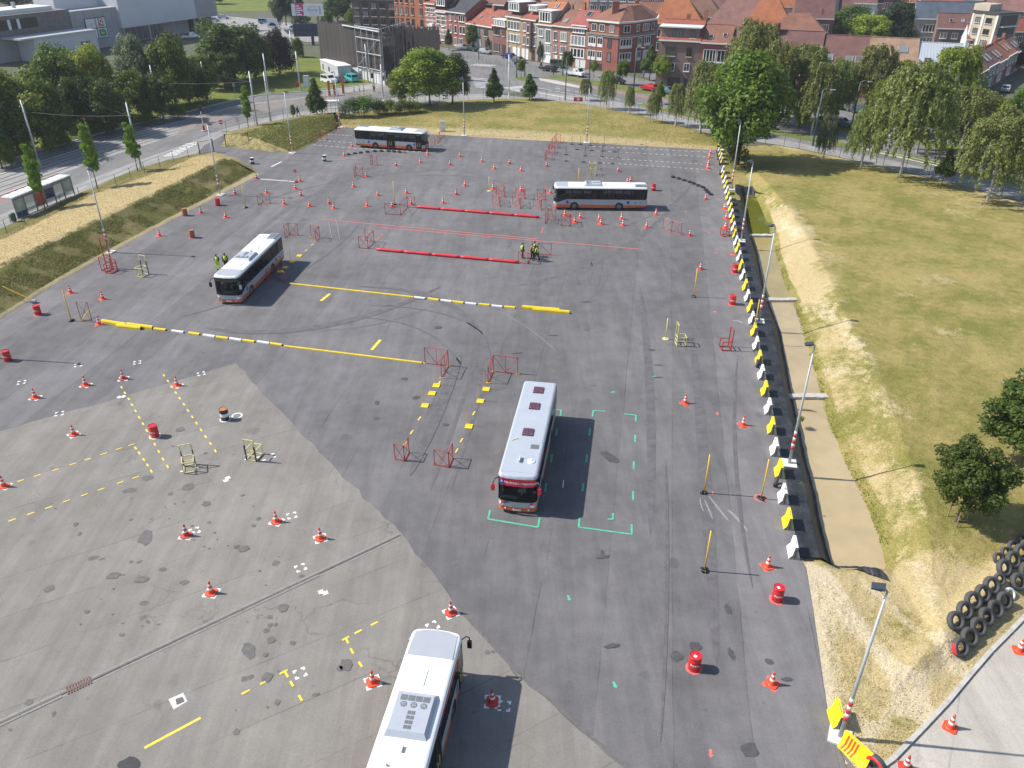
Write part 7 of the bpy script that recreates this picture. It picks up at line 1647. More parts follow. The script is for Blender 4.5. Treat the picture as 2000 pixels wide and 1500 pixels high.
# ---- houses in the streets behind: front eave sighting, width, depth, yaw
def back_house(u, v, eave, w, d, yaw, rise, wall, roof, label, rtype='gable', name='town_house', win=True, ch=True, sky=False, **k):
 c = G(u, v, eave); dx = Vector((math.cos(yaw), math.sin(yaw), 0)) * w / 2
 fl = [(.56, .82, [(.12, .3), (.42, .58), (.72, .9)]), (.14, .4, [(.12, .3), (.42, .58, 'k'), (.72, .9)])] if win else []
 return house(name, c - dx, c + dx, d, eave, rise, 'brick_' + wall, 'tile_' + roof, label, floors=fl, rtype=rtype, chimneys=[(.9, .5, 1.3)] if ch else (), skylights=[(.35, .4, .8, 1.1), (.65, .4, .8, 1.1)] if sky else (), group='houses in the streets behind', **k)
BH = [
(1132, 22, 8, 14, 9, -.6, 4, 'brown', 'brown', 'brown roof peeping over the salmon brick house', 'gable'), (1150, 19, 8.5, 6, 6, -.4, 4, 'red', 'orange', 'small orange hipped roof beside the brown one', 'hip'), (1190, 17, 9, 9, 9, -.5, 5, 'orange', 'orange', 'pointed orange hipped roof behind the corner house', 'hip'),
(1288, 42, 7.5, 12, 9, -.2, 4.5, 'red', 'rust', 'rust-tiled rear house in the gap of the side street', 'gable'), (1318, 46, 8, 15, 10, -.25, 6, 'tan', 'orange', 'orange hipped roof left of the brown corner house roof', 'hip'), (1342, 32, 9, 19, 13, -.2, 7.5, 'brown', 'brown', 'large brown hipped roof above the brown corner house', 'hip'), (1303, 22, 9, 14, 9, -.3, 4, 'brown', 'maroon', 'maroon roof at the top of the side street', 'gable'),
(1400, 22, 9.5, 13, 9, -.15, 2.5, 'brown', 'maroon', 'rear facade with white balcony in the central roofs', 'gable'), (1440, 14, 9, 18, 10, -.15, 5.5, 'plum', 'maroon', 'dark maroon roof with a white dormer on the central skyline', 'gable'), (1480, 20, 9, 13, 10, -.15, 6, 'white', 'blueslate', 'blue slate roof on the central skyline', 'gable'), (1515, 20, 9, 12, 10, -.15, 5.5, 'plum', 'maroon', 'maroon roof right of the blue slate roof', 'gable'),
(1552, 14, 10, 10, 9, -.15, 5, 'white', 'orange', 'white rear house under an orange roof', 'gable'), (1450, 56, 7.5, 20, 11, -.3, 7.2, 'pink', 'mauve', 'wide mauve hipped roof behind the tall birch', 'hip'), (1497, 54, 8, 13, 11, -.3, 7.8, 'white', 'orange', 'bright orange hipped roof with a white dormer', 'hip'), (1556, 62, 7.5, 14, 9, -.3, 4, 'red', 'rust', 'low rust roof at the left end of the maroon roofs', 'hip'),
(1590, 36, 8, 11, 9, -.2, 5, 'plum', 'maroon', 'maroon roof behind the dark conifer', 'gable'), (1607, 24, 8, 9, 9, -.2, 5, 'plum', 'slate', 'slate roof among maroon roofs at the top right', 'gable'), (1632, 24, 8, 10, 9, -.2, 5, 'plum', 'maroon', 'maroon roof right of the slate one', 'gable'),
(1862, 38, 8, 20, 9, -.25, 4, 'greystone', 'blueslate', 'long blue-grey roof left of the beige flats', 'gable'), (1868, 56, 6, 10, 7, -.25, 3.4, 'brown', 'maroon', 'maroon roof with two skylights left of the beige flats', 'gable'), (1840, 22, 7, 13, 8, -.2, 4, 'white', 'rose', 'rosy roof above the spruce', 'gable'), (1914, 78, 5, 6.5, 6, -.25, 3.4, 'white', 'rose', 'small red-roofed house in front of the beige flats', 'gable'),
(1996, 62, 6, 8, 6, .1, 3, 'brown', 'red', 'red-roofed brick house right of the beige flats', 'gable'), (1975, 22, 7, 14, 9, -.2, 4, 'salmon', 'mauve', 'mauve roof at the top right corner', 'gable'),
(985, 14, 10, 14, 10, -.6, 4.5, 'brown', 'brown', 'brown roof above the low plum house', 'gable'), (958, 8, 11, 10, 12, -.6, 5, 'dark', 'maroon', 'dark brick gable behind the low red-roofed house', 'gable'), (925, 0, 11, 12, 10, -.6, 5, 'plum', 'slate', 'dark roof behind the steep slate roof', 'gable'), (1060, 4, 9, 16, 10, -.6, 4, 'brown', 'brown', 'brown roof on the skyline above the grey stone house', 'gable'), (1110, 6, 9, 14, 10, -.6, 4, 'red', 'rust', 'rust roof on the skyline above the salmon house', 'gable')]
for u, v, e, w, d, y, rs_, wl_, rf_, lab, rty in BH: back_house(u, v, e, w, d, y, rs_, wl_, rf_, lab, rty, sky='skylight' in lab)
sky_r = random.Random(5); SKY = []
for i, u in enumerate([1010, 1075, 1160, 1265, 1330, 1395, 1420, 1465, 1530, 1585, 1660, 1680, 1765, 1820, 1880, 1930, 1990]):
 c = ['brown', 'rust', 'maroon', 'red', 'orange', 'slate', 'mauve'][(i * 3) % 7]
 back_house(u, sky_r.uniform(-6, 6), 8, sky_r.uniform(12, 18), 10, sky_r.uniform(-.5, .1), 4.5, ['brown', 'red', 'white', 'pink'][i % 4], c, f'half-hidden house on the top skyline, {NUM[i]} from the left', 'gable' if i % 3 else 'hip')
c = G(1222, 10, 10); house('office_block', c + Vector((-11, 0, 0)), c + Vector((11, -5, 0)), 12, 14, .3, 'brick_greystone', 'tile_slate', 'blue-grey glazed block on the skyline behind the corner house', rtype='flat', cat='building', group=None, gut=None, floors=[(z, z + .16, [(i / 8 + .02, i / 8 + .11, 'w') for i in range(8)]) for z in (.1, .33, .56, .79)])
c = G(735, 2, 10); house('office_block', c + Vector((-8, 2, 0)), c + Vector((9, -2, 0)), 12, 10, .3, 'brick_dark', 'tile_slate', 'dark glazed block among the trees at the top', rtype='flat', cat='building', group=None, gut=None, floors=[(z, z + .16, [(i / 6 + .03, i / 6 + .13, 'd') for i in range(6)]) for z in (.1, .33, .56, .79)])
                # == STORE (top left)
def plane_pt(u, v, a, b):
 """where the sighting meets the vertical plane through a and b"""
 d = fwd + rt * ((u - 1000) / F_PX) + up * ((750 - v) / F_PX); n = Vector((b.y - a.y, a.x - b.x, 0)).normalized()
 return CAM + d * ((Vector((a.x, a.y, 0)) - CAM).dot(n) / d.dot(n))
sA, sB = G(-20, 128), G(400, 62)
mat('store_concrete', (.36, .36, .37), .85, var=.18, scale=.4, bumps=.1); mat('store_white', (.56, .575, .61), .5, .1, var=.06, scale=.3); mat('wood_clad', (.20, .165, .155), .8, var=.3, scale=1.2); mat('sign_white', (.70, .70, .70), .5); mat('sign_red', (.42, .04, .04), .5); mat('sign_green', (.07, .28, .07), .5); mat('sign_grey', (.3, .33, .36), .5)
store = empty('store_building', Vector((sA.x, sA.y, 0)), math.atan2(sB.y - sA.y, sB.x - sA.x), 'grey concrete store with a white upper block and wood-clad wing', 'building')
Ls = (sB - sA).length; sd = (sB - sA).normalized()
def sl(u, v):
 p = plane_pt(u, v, sA, sB); return (p - Vector((sA.x, sA.y, 0))).dot(sd), p.z
def sbox(name, m, u0, vt, u1, vbot, y0, y1, parent=store, zbot=None):
 x0, zt = sl(u0, vt); x1, _ = sl(u1, vt); zb = sl(u0, vbot)[1] if zbot is None else zbot
 return MB().box(x0, x1, y0, y1, zb, zt).build(name, M[m], parent)
x_w0 = sl(-60, 28)[0]; xa_, za_ = sl(132, 20); xc_, zc_ = sl(224, 12); xd_, zd_ = sl(374, 5)
ztop = sl(250, 2)[1] + 5
zroof = sl(128, 18)[1]; zlow = sl(60, 66)[1]; zover = sl(300, 46)[1]
MB().box(x_w0, xa_, -.35, 14, zlow, zroof).build('clad_wing', M['wood_clad'], store)
for i in range(70):
 x = x_w0 + (xa_ - x_w0) * (i + .5) / 70; MB().box(x - .02, x + .02, -.40, -.352, zlow, zroof).build('cladding_batten', M['wood_clad'], store)
zw0, zw1 = sl(30, 57)[1], sl(30, 37)[1]; xw0, xw1 = sl(-40, 45)[0], sl(72, 45)[0]
w_ = MB().box(xw0, xw1, -.43, -.405, zw0, zw1).build('strip_window', M['house_glass'], store)
for k in (.45, .62): MB().box(xw0 + (xw1 - xw0) * k, xw0 + (xw1 - xw0) * (k + .05), -.45, -.43, zw0, zw1).build('window_curtain', M['gutter_white'], w_)
MB().box(x_w0, xc_ + 1, 0, 16, 0, zlow - .02).build('concrete_base', M['store_concrete'], store); MB().box(xa_ + .02, xc_ + 1, .02, 16, zlow, sl(180, 18)[1]).build('concrete_wall', M['store_concrete'], store)
for i in range(5):
 x = xa_ + (xc_ - xa_) * (i + .5) / 5; MB().box(x - .02, x + .02, -.004, .03, .2, sl(180, 18)[1] - .1).build('panel_joint', M['black'], store)
wb_ = MB().box(xc_, xd_, -1.2, 16, zover, ztop).build('white_block', M['store_white'], store)
for i in range(9): z = zover + (ztop - zover) * (i + .5) / 9; MB().box(xc_ + .05, xd_ - .05, -1.206, -1.2, z - .015, z + .015).build('cladding_joint', M['galvanised'], wb_)
MB().box(xc_, xd_ - .5, 2.5, 16, 0, zover - .02).build('ground_floor', M['store_concrete'], store)
gl = MB().box(xc_ + 1.2, xc_ + (xd_ - xc_) * .62, 2.3, 2.5, .3, zover - .4).build('shopfront', M['house_glass'], store)
for i in range(9): x = xc_ + 1.2 + ((xd_ - xc_) * .62 - 1.2) * i / 8; MB().box(x - .05, x + .05, 2.2, 2.3, .3, zover - .4).build('mullion', M['galvanised'], gl)
for k in (.02, .34, .66, .97): MB().box(xc_ + (xd_ - xc_) * k - .2, xc_ + (xd_ - xc_) * k + .2, -.9, -.5, 0, zover).build('column', M['store_concrete'], store)
MB().box(xd_ + .02, xd_ + 10, -.6, 16, zover - .2, ztop).build('end_block', M['store_concrete'], store); MB().box(xd_ + .5, xd_ + 9, 1.5, 15, 0, zover - .3).build('end_glazing', M['house_glass'], store)
rfp = MB().box(x_w0 + 2, xa_ - 3, 2, 10, zroof, zroof + 1.0).build('roof_plant', M['gutter_white'], store); MB().cyl(((x_w0 + xa_) / 2 + 2, 5, zroof + 1), ((x_w0 + xa_) / 2 + 2, 5, zroof + 2.4), .5, n=10).build('roof_fan', M['steel'], rfp)
MB().box(xa_ + 1, xc_, 6, 14, sl(180, 18)[1], sl(180, 18)[1] + 3.2).build('rooftop_block', M['store_white'], store)
ax0 = sl(34, 96)[0]; ax1 = sl(135, 96)[0]
MB().box(ax0, ax1 + 4, -7, -.5, 0, 5.6).build('annex', M['store_white'], store); MB().box(ax0 - 4, ax1 + 4, -7.6, -.4, 5.6, 5.95).build('annex_roof', M['galvanised'], store); MB().box(ax1 - 1.5, ax1 + 1.5, -7.06, -7, 1, 3.4).build('annex_window', M['house_glass'], store)
px0, pz1 = sl(163, 37); px1, _ = sl(203, 33); pz0 = sl(172, 78)[1]; W_, H_ = (px1 - px0), (pz1 - pz0)
sg = MB().box(px0, px1, -.22, -.02, pz0, pz1).build('sign_frame', M['black'], store)
for i in (0, 1):
 for j in (0, 1): MB().box(px0 + W_ * (.03 + i * .49), px0 + W_ * (.48 + i * .49), -.26, -.22, pz0 + H_ * (.03 + j * .49), pz0 + H_ * (.48 + j * .49)).build('sign_panel', M['sign_white'], sg)
cx, cz = px0 + W_ * .745, pz0 + H_ * .745
MB().box(cx - W_ * .12, cx + W_ * .12, -.28, -.262, cz - H_ * .19, cz + H_ * .19).build('red_emblem', M['sign_red'], sg)
me = text_mesh('Q', H_ * .30, 0, M['lettering_white']); o = inst('lettering', me, sg, (cx, -.285, cz + H_ * .05)); o.rotation_euler = (R(90), 0, 0)
me = text_mesh('Quick', H_ * .08, 0, M['lettering_white']); o = inst('lettering', me, sg, (cx, -.285, cz - H_ * .14)); o.rotation_euler = (R(90), 0, 0)
cz2 = pz0 + H_ * .255
ge = MB(); ge.add([(cx - W_ * .17, -.28, cz2 - H_ * .17), (cx + W_ * .17, -.28, cz2 - H_ * .17), (cx + W_ * .17, -.28, cz2 + H_ * .05), (cx + W_ * .1, -.28, cz2 + H_ * .17), (cx - W_ * .17, -.28, cz2 + H_ * .17)], [(0, 1, 2, 3, 4)]); ge.build('green_emblem', M['sign_green'], sg)
me = text_mesh('Pur', H_ * .14, 0, M['lettering_white']); o = inst('lettering', me, sg, (cx, -.285, cz2)); o.rotation_euler = (R(90), 0, 0)
bx_ = px0 + W_ * .255
bd = MB(); bd.add([(bx_ - W_ * .05, -.27, cz), (bx_ + W_ * .05, -.27, cz + H_ * .03), (bx_, -.27, cz - H_ * .02)], [(0, 1, 2)]); bd.add([(bx_ - W_ * .12, -.27, cz - H_ * .1), (bx_ + W_ * .12, -.27, cz - H_ * .1), (bx_ + W_ * .12, -.27, cz - H_ * .08), (bx_ - W_ * .12, -.27, cz - H_ * .08)], [(0, 1, 2, 3)]); bd.build('grey_emblem', M['sign_grey'], sg)
                # == SLATTED BUILDING, CONTAINER, HOARDINGS
wA, wB = G(630, 140), G(752, 166); wC = G(808, 142)
mat('slat_wood', (.060, .050, .048), .8, var=.35, scale=1); mat('slat_pale', (.078, .066, .062), .8, var=.3, scale=1); mat('render_white', (.66, .66, .65), .8, var=.1, scale=.6)
hall = empty('slatted_building', wA, math.atan2(wB.y - wA.y, wB.x - wA.x), 'dark timber-slatted hall on a white base beside the container', 'building')
Lw = (wB - wA).length; zt_ = (HT(wA, 45) + HT(wB, 50)) / 2
MB().box(0, Lw - 9, .5, 13, 0, 6.5).build('hall_core', M['brick_dark'], hall); MB().box(0, Lw, .0, .4, 0, 3.0).build('base_wall', M['render_white'], hall)
sme = MB().box(0, .235, -.12, -.05, 0, 1).mesh('slat', M['slat_wood'])
nS = 118
for i in range(nS):
 x = Lw * i / nS; inst('slat', sme, hall, (x, 0, 2.7 + rnd.uniform(-.25, .25)), 0, (rnd.uniform(.7, 1.05), 1, zt_ - 2.7 + rnd.uniform(-.3, .35)), M['slat_wood' if rnd.random() < .7 else 'slat_pale'])
d2 = wC - wB; L2 = d2.length; rz2 = math.atan2(d2.y, d2.x) - hall.rotation_euler.z
for i in range(64): o = inst('slat', sme, hall, (Lw - 9 + math.cos(rz2) * 0 + 11 * i / 64 + 2.5, 9 + i * .06, 1.2 + rnd.uniform(-.3, .3)), 0, (rnd.uniform(.7, .95), 1, zt_ - 1.6 + rnd.uniform(-.4, .4)), M['slat_pale'])
for i in range(9): q = Vector((Lw + math.cos(rz2) * L2 * i / 8, math.sin(rz2) * L2 * i / 8, 0)); MB().cyl(q, q + Vector((0, 0, zt_ + .2)), .08, n=6).build('scaffold_post', M['galvanised'], hall)
for i in range(50): o = inst('slat', sme, hall, (Lw + math.cos(rz2) * (L2 * i / 50), math.sin(rz2) * (L2 * i / 50), 1.2 + rnd.uniform(-.3, 2)), rz2, (.6, 1, zt_ - 2 + rnd.uniform(-2, .4)), M['slat_pale'])
sc_ = lambda s, z, y=0: (Lw + math.cos(rz2) * L2 * s + math.sin(rz2) * -(-y), math.sin(rz2) * L2 * s + math.cos(rz2) * y - 0, z)
for k in range(5):
 a = (Lw - 9 + k * 2.2, -.5, 0); MB().cyl(a, (a[0], a[1], zt_ + .3), .09, n=6).build('scaffold_post', M['galvanised'], hall)
for z in (3.0, 6.2, 9.3, zt_):
 MB().cyl((Lw - 9, -.5, z), (Lw, -.5, z), .07, n=6).build('scaffold_beam', M['galvanised'], hall)
 p, q = Vector((Lw, -.5, z)), Vector((Lw + math.cos(rz2) * L2, math.sin(rz2) * L2 - .5, z)); MB().cyl(p, q, .07, n=6).build('scaffold_beam', M['galvanised'], hall)
MB().cyl((Lw - 9, -.5, 3), (Lw - 1, -.5, 9.3), .06, n=6).build('scaffold_brace', M['galvanised'], hall); MB().cyl((Lw - 14, -.3, zt_ - .3), (Lw, -.6, zt_ - .5), .16, n=8).build('roof_pipe', M['galvanised'], hall)
for k in range(6): MB().box(2 + k * 4.4, 2.9 + k * 4.4, -.04, .0, .9, 2.0).build('small_window', M['house_glass'], hall)
cA = G(628, 143); cB = G(662, 158)
t = empty('office_container', cA, math.atan2(cB.y - cA.y, cB.x - cA.x), 'white site office container in front of the slatted hall', 'container'); Lc = (cB - cA).length
MB().box(0, Lc, 0, 3.2, .1, 3.0).build('body', M['store_white'], t); MB().box(-.1, Lc + .1, -.1, 3.3, 3.0, 3.2).build('roof', M['gutter_white'], t)
for k in (.1, .45): MB().box(Lc * k, Lc * k + 1.0, -.03, 0, 1.2, 2.3).build('window', M['house_glass'], t)
MB().box(Lc, Lc + .04, .6, 1.6, .2, 2.4).build('door', M['galvanised'], t); MB().box(Lc, Lc + .05, 1.9, 2.6, .9, 1.5).build('red_notice', M['sign_red'], t)
mat('poster_pink', (.55, .015, .17), .5, var=.05); mat('poster_white', (.70, .71, .73), .5, var=.04); mat('hoarding_blue', (.045, .06, .10), .6, var=.25, scale=1)
g = G(606, 66); bw_ = pxw(g, 62); bz0 = HT(g, 31); bz1 = HT(g, 8)
t = empty('billboard', g, -.05, 'white billboard with a pink poster and an oval logo', 'billboard')
MB().box(-bw_ / 2, bw_ / 2, -.15, .15, bz0, bz1).build('panel', M['poster_white'], t)
for k in (-.3, .3): MB().box(bw_ * k - .2, bw_ * k + .2, -.1, .2, 0, bz0 + .5).build('leg', M['black'], t)
pp = MB().box(-bw_ * .38, -bw_ * .13, -.2, -.16, bz0 + .1, bz1 + .3).build('poster', M['poster_pink'], t)
for k, wtx in enumerate(('THREE', 'PAGE', 'DOUBLE', 'DEALS')): pass
for k in range(5): MB().box(-bw_ * .36, -bw_ * (.36 - .12 - .05 * (k % 3)), -.22, -.2, bz1 - .7 - k * .62, bz1 - .4 - k * .62).build('print_line', M['lettering_white'], pp)
ov = MB(); n = 28; hz_ = (bz1 - bz0)
for i in range(n):
 a0, a1 = 6.283 * i / n, 6.283 * (i + 1) / n; ov.bar((bw_ * (.16 + .13 * math.cos(a0)), -.17, bz0 + hz_ * (.5 + .34 * math.sin(a0))), (bw_ * (.16 + .13 * math.cos(a1)), -.17, bz0 + hz_ * (.5 + .34 * math.sin(a1))), .09)
lo_ = ov.build('oval_logo', M['sign_grey'], t)
me = text_mesh('Contrex', hz_ * .26, 0, M['sign_grey']); o = inst('lettering', me, lo_, (bw_ * .16, -.17, bz0 + hz_ * .5)); o.rotation_euler = (R(90), 0, 0)
MB().lathe([(.3, bz0 + .5), (.3, bz0 + hz_ * .5), (.12, bz0 + hz_ * .7), (.12, bz0 + hz_ * .85)], 8, (bw_ * .38, -.25, 0)).build('bottle_print', M['sign_grey'], t) if False else MB().add([(bw_ * .37, -.17, bz0 + .5), (bw_ * .41, -.17, bz0 + .5), (bw_ * .41, -.17, bz0 + hz_ * .6), (bw_ * .395, -.17, bz0 + hz_ * .85), (bw_ * .385, -.17, bz0 + hz_ * .85), (bw_ * .37, -.17, bz0 + hz_ * .6)], [(0, 1, 2, 3, 4, 5)]).build('bottle_print', M['sign_grey'], t)
g = G(612, 87); bw_ = pxw(g, 46); bz0 = HT(g, 71); bz1 = HT(g, 46)
t = empty('billboard', g, .15, 'dark blue back of a billboard on a thick post', 'billboard'); MB().box(-bw_ * .75, bw_ * .35, -.3, .3, bz0, bz1).build('back_panel', M['hoarding_blue'], t)
for k in range(5): MB().box(-bw_ * (.75 - k * .26) , -bw_ * (.75 - k * .26) + .12, -.36, -.3, bz0, bz1).build('rib', M['black'], t)
MB().box(-bw_ * .75, bw_ * .35, -.36, -.3, (bz0 + bz1) / 2 - .06, (bz0 + bz1) / 2 + .06).build('rib', M['black'], t); MB().cyl((0, 0, 0), (0, 0, bz0), .45, n=10).build('post', M['hoarding_blue'], t)
g = G(534, 62); t = empty('billboard', g, -.1, 'small white roadside billboard with a car silhouette', 'billboard'); b2 = pxw(g, 21); MB().box(-b2 / 2, b2 / 2, -.15, .15, 1.2, HT(g, 36)).build('panel', M['poster_white'], t); MB().box(-.15, .15, -.1, .1, 0, 1.2).build('leg', M['steel'], t)
zz_ = HT(g, 36); cs_ = MB(); cs_.add([(-b2 * .32, -.16, zz_ * .45), (b2 * .32, -.16, zz_ * .45), (b2 * .34, -.16, zz_ * .55), (b2 * .15, -.16, zz_ * .68), (-b2 * .1, -.16, zz_ * .70), (-b2 * .3, -.16, zz_ * .57)], [(0, 1, 2, 3, 4, 5)]); cs_.build('car_print', M['black'], t)
                # == CARS
mat('car_glass', (.016, .018, .020), .06); mat('tyre_black', (.02, .02, .02), .8); mat('alloy', (.35, .36, .37), .4, .6); mat('car_trim', (.02, .02, .02), .6)
def paint(name, c, met=.2): return mat('paint_' + name, c, .28, met, var=.05, scale=1, coat=.5)
for n_, c_ in dict(silver=(.40, .42, .44), darkgreen=(.03, .06, .05), blue=(.015, .03, .18), grey=(.13, .15, .16), black=(.015, .016, .02), white=(.74, .75, .75), red=(.55, .02, .04), teal=(.05, .50, .52), slate=(.09, .12, .15), tealgrey=(.12, .20, .21), skyblue=(.12, .22, .34)).items(): paint(n_, c_)
def car(px, heading, color, kind, label, group='cars on the streets'):
 g = G(*px); t = empty('parked_car', g, heading, label, 'car' if kind != 'van' else 'van', group)
 if kind == 'van': prof = [(-2.1, .45), (-2.15, 1.1), (-2.05, 1.85), (.6, 1.88), (1.15, 1.3), (2.05, 1.0), (2.15, .45)]; W = .86; gz = (-1.9, .5, 1.2, 1.72)
 elif kind == 'truck': prof = [(-2.6, .55), (-2.6, 1.0), (-.2, 1.0), (-.15, 1.9), (1.2, 1.95), (1.7, 1.25), (2.4, 1.1), (2.45, .5)]; W = .95; gz = (.0, 1.2, 1.25, 1.8)
 else: prof = [(-2.05, .40), (-2.1, .85), (-1.85, 1.0), (-1.25, 1.42), (.25, 1.45), (1.0, .98), (1.95, .82), (2.1, .42)]; W = .84; gz = (-1.6, .7, .98, 1.36)
 n = len(prof); b = MB();
 for s, wz in ((-1, 1), (1, 1)):
  b.v += [(x, s * (W if z < 1.05 else W * .86), z) for x, z in prof]
 b.f = [tuple(reversed(range(n))), tuple(range(n, 2 * n))] + [(i, i + 1, i + 1 + n, i + n) for i in range(n - 1)] + [(n - 1, 0, n, 2 * n - 1)]
 b.f = [tuple(reversed(f)) for f in b.f]
 b.build('body', M['paint_' + color], t)
 x0, x1, z0, z1 = gz
 for s in (-1, 1):
  y0_, y1_ = s * (W * .90 + .03), s * (W * .86 + .015)
  q = [(x0, y0_, z0 + .02), (x1 - .02, y0_, z0 + .02), (x1 - .42 if kind == 'car' else x1 - .25, y1_, z1), (x0 + .4 if kind == 'car' else x0, y1_, z1)]
  wdw = MB().poly(q if s < 0 else q[::-1]).build('side_window', M['car_glass'], t)
  MB().box((x0 + x1) / 2 - .05, (x0 + x1) / 2 + .03, min(y0_, y1_) - .006, max(y0_, y1_) + .006, z0, z1).build('door_pillar', M['paint_' + color], wdw)
 def slanted(nm, i, j, m, f0=.12, f1=.92):
  (xa, za), (xb, zb) = prof[i], prof[j]; nx, nz = -(zb - za), (xb - xa); l = math.hypot(nx, nz); nx, nz = nx / l * .015, nz / l * .015
  if nz < 0: nx, nz = -nx, -nz
  pt = lambda f: (xa + (xb - xa) * f + nx, za + (zb - za) * f + nz)
  a, c = pt(f0), pt(f1); w0 = W * .8
  p = [(a[0], -w0, a[1]), (a[0], w0, a[1]), (c[0], w0 * .95, c[1]), (c[0], -w0 * .95, c[1])]
  MB().poly(p).build(nm, M[m], t);
 if kind == 'car': slanted('windscreen', 4, 5, 'car_glass'); slanted('rear_window', 2, 3, 'car_glass')
 elif kind == 'van': slanted('windscreen', 3, 4, 'car_glass'); slanted('rear_window', 1, 2, 'car_glass', .3, .95)
 else: slanted('windscreen', 4, 5, 'car_glass')
 for wx in (-1.3, 1.3) if kind != 'truck' else (-1.6, 1.5):
  for s in (-1, 1):
   w = MB().lathe([(.16, -.1), (.30, -.1), (.32, 0), (.30, .1), (.16, .1)], 14, (wx, s * (W - .06), .32), 'y').build('wheel', M['tyre_black'], t)
   MB().lathe([(.01, s * .105), (.19, s * .105)], 12, (wx, s * (W - .06), .32), 'y', caps=False).build('rim', M['alloy'], w)
 for s in (-1, 1):
  MB().box(prof[-1][0] - .08, prof[-1][0] + .01, s * W * .7 - .15, s * W * .7 + .15, .62, .76).build('headlight', M['lamp_glass'], t)
  MB().box(prof[0][0] - .05, prof[0][0] + .03, s * W * .75 - .1, s * W * .75 + .1, .72, .92).build('tail_light', M['lamp_red'], t)
 if kind == 'truck':
  MB().bar((-2.2, 0, 1.0), (-.4, 0, 2.4), .14).build('crane_arm', M['steel'], t); MB().bar((-.4, -.6, 1.0), (-.4, .6, 1.0), .12).build('rear_rack', M['steel'], t)
 return t
BV = math.atan2(-.66, .75)
for px, hd, c, k, lab in [((851, 84), BV, 'tealgrey', 'car', 'grey-green car parked before the striped house'), ((904, 97), BV, 'silver', 'car', 'silver car parked before the slate-roofed house'), ((922, 99), BV, 'darkgreen', 'car', 'dark green estate car parked under the large street tree'), ((948, 105), BV, 'silver', 'car', 'silver-grey car parked before the low brown house'),
 ((993, 114), BV + 3.14, 'blue', 'car', 'dark blue car driving past the plum house'), ((1014, 122), BV, 'grey', 'car', 'grey car waiting before the tan house'), ((1072, 139), BV + 3.14, 'black', 'car', 'black car driving on the boulevard'), ((1090, 132), BV, 'darkgreen', 'van', 'white and dark green van parked before the salmon house'), ((1124, 149), BV, 'white', 'truck', 'white recovery truck parked before the corner house'),
 ((1204, 163), BV, 'black', 'car', 'black car beside the round street tree'), ((1268, 177), BV + 3.14, 'red', 'car', 'bright red car parked at the side street'), ((1303, 183), BV, 'tealgrey', 'car', 'grey-green car half hidden right of the red car'), ((1338, 165), BV + .3, 'silver', 'car', 'pale car parked before the brown corner house'), ((1643, 246), BV, 'skyblue', 'car', 'blue and white car under the birches on the boulevard'),
 ((1645, 214), BV, 'grey', 'car', 'dark grey car parked behind the median hedge'), ((1683, 222), BV, 'slate', 'car', 'dark car parked before the maroon-roofed house'), ((1728, 268), BV, 'white', 'car', 'white car on the boulevard behind the forked birch'), ((1963, 179), 1.0, 'silver', 'car', 'pale car in the shaded side street'), ((1985, 112), 1.0, 'white', 'van', 'white van at the end of the shaded side street'),
 ((437, 37), .1, 'silver', 'car', 'silver car on the park road'), ((418, 42), .1, 'skyblue', 'car', 'blue car on the park road by the store'), ((518, 47), -.1, 'skyblue', 'van', 'blue van on the park road'), ((566, 60), -.2, 'white', 'car', 'white car left of the dark blue hoarding'), ((572, 66), -.2, 'grey', 'car', 'grey car below the white one by the hoarding'), ((372, 76), .5, 'white', 'truck', 'white delivery truck beside the store'), ((402, 72), .5, 'silver', 'car', 'pale car beside the store end'),
 ((643, 163), -.75 , 'white', 'van', 'white delivery van before the office container'), ((665, 162), -.6, 'slate', 'car', 'dark car between the white and turquoise vans'), ((686, 160), 2.2, 'teal', 'van', 'turquoise van beside the slatted hall'), ((840, 182), .2, 'grey', 'car', 'grey car hidden behind the big light green tree')]:
 car(px, hd, c, k, lab)
def skin_mesh(name, joints, bones, rad, mat_, parent, sub=1):
 idx = {k: i for i, k in enumerate(joints)}
 me = bpy.data.meshes.new(name); me.from_pydata([joints[k] for k in joints], [(idx[a], idx[b]) for a, b in bones], [])
 o = bpy.data.objects.new(name, me); link(o, parent); me.materials.append(mat_)
 md = o.modifiers.new('Skin', 'SKIN'); md.use_smooth_shade = True
 lay = me.skin_vertices[0] if len(me.skin_vertices) else None
 if lay:
  for k, i in idx.items(): r = rad[k]; lay.data[i].radius = (r, r) if not isinstance(r, tuple) else r
  lay.data[0].use_root = True
 s = o.modifiers.new('Subdivision', 'SUBSURF'); s.levels = sub; s.render_levels = sub
 return o
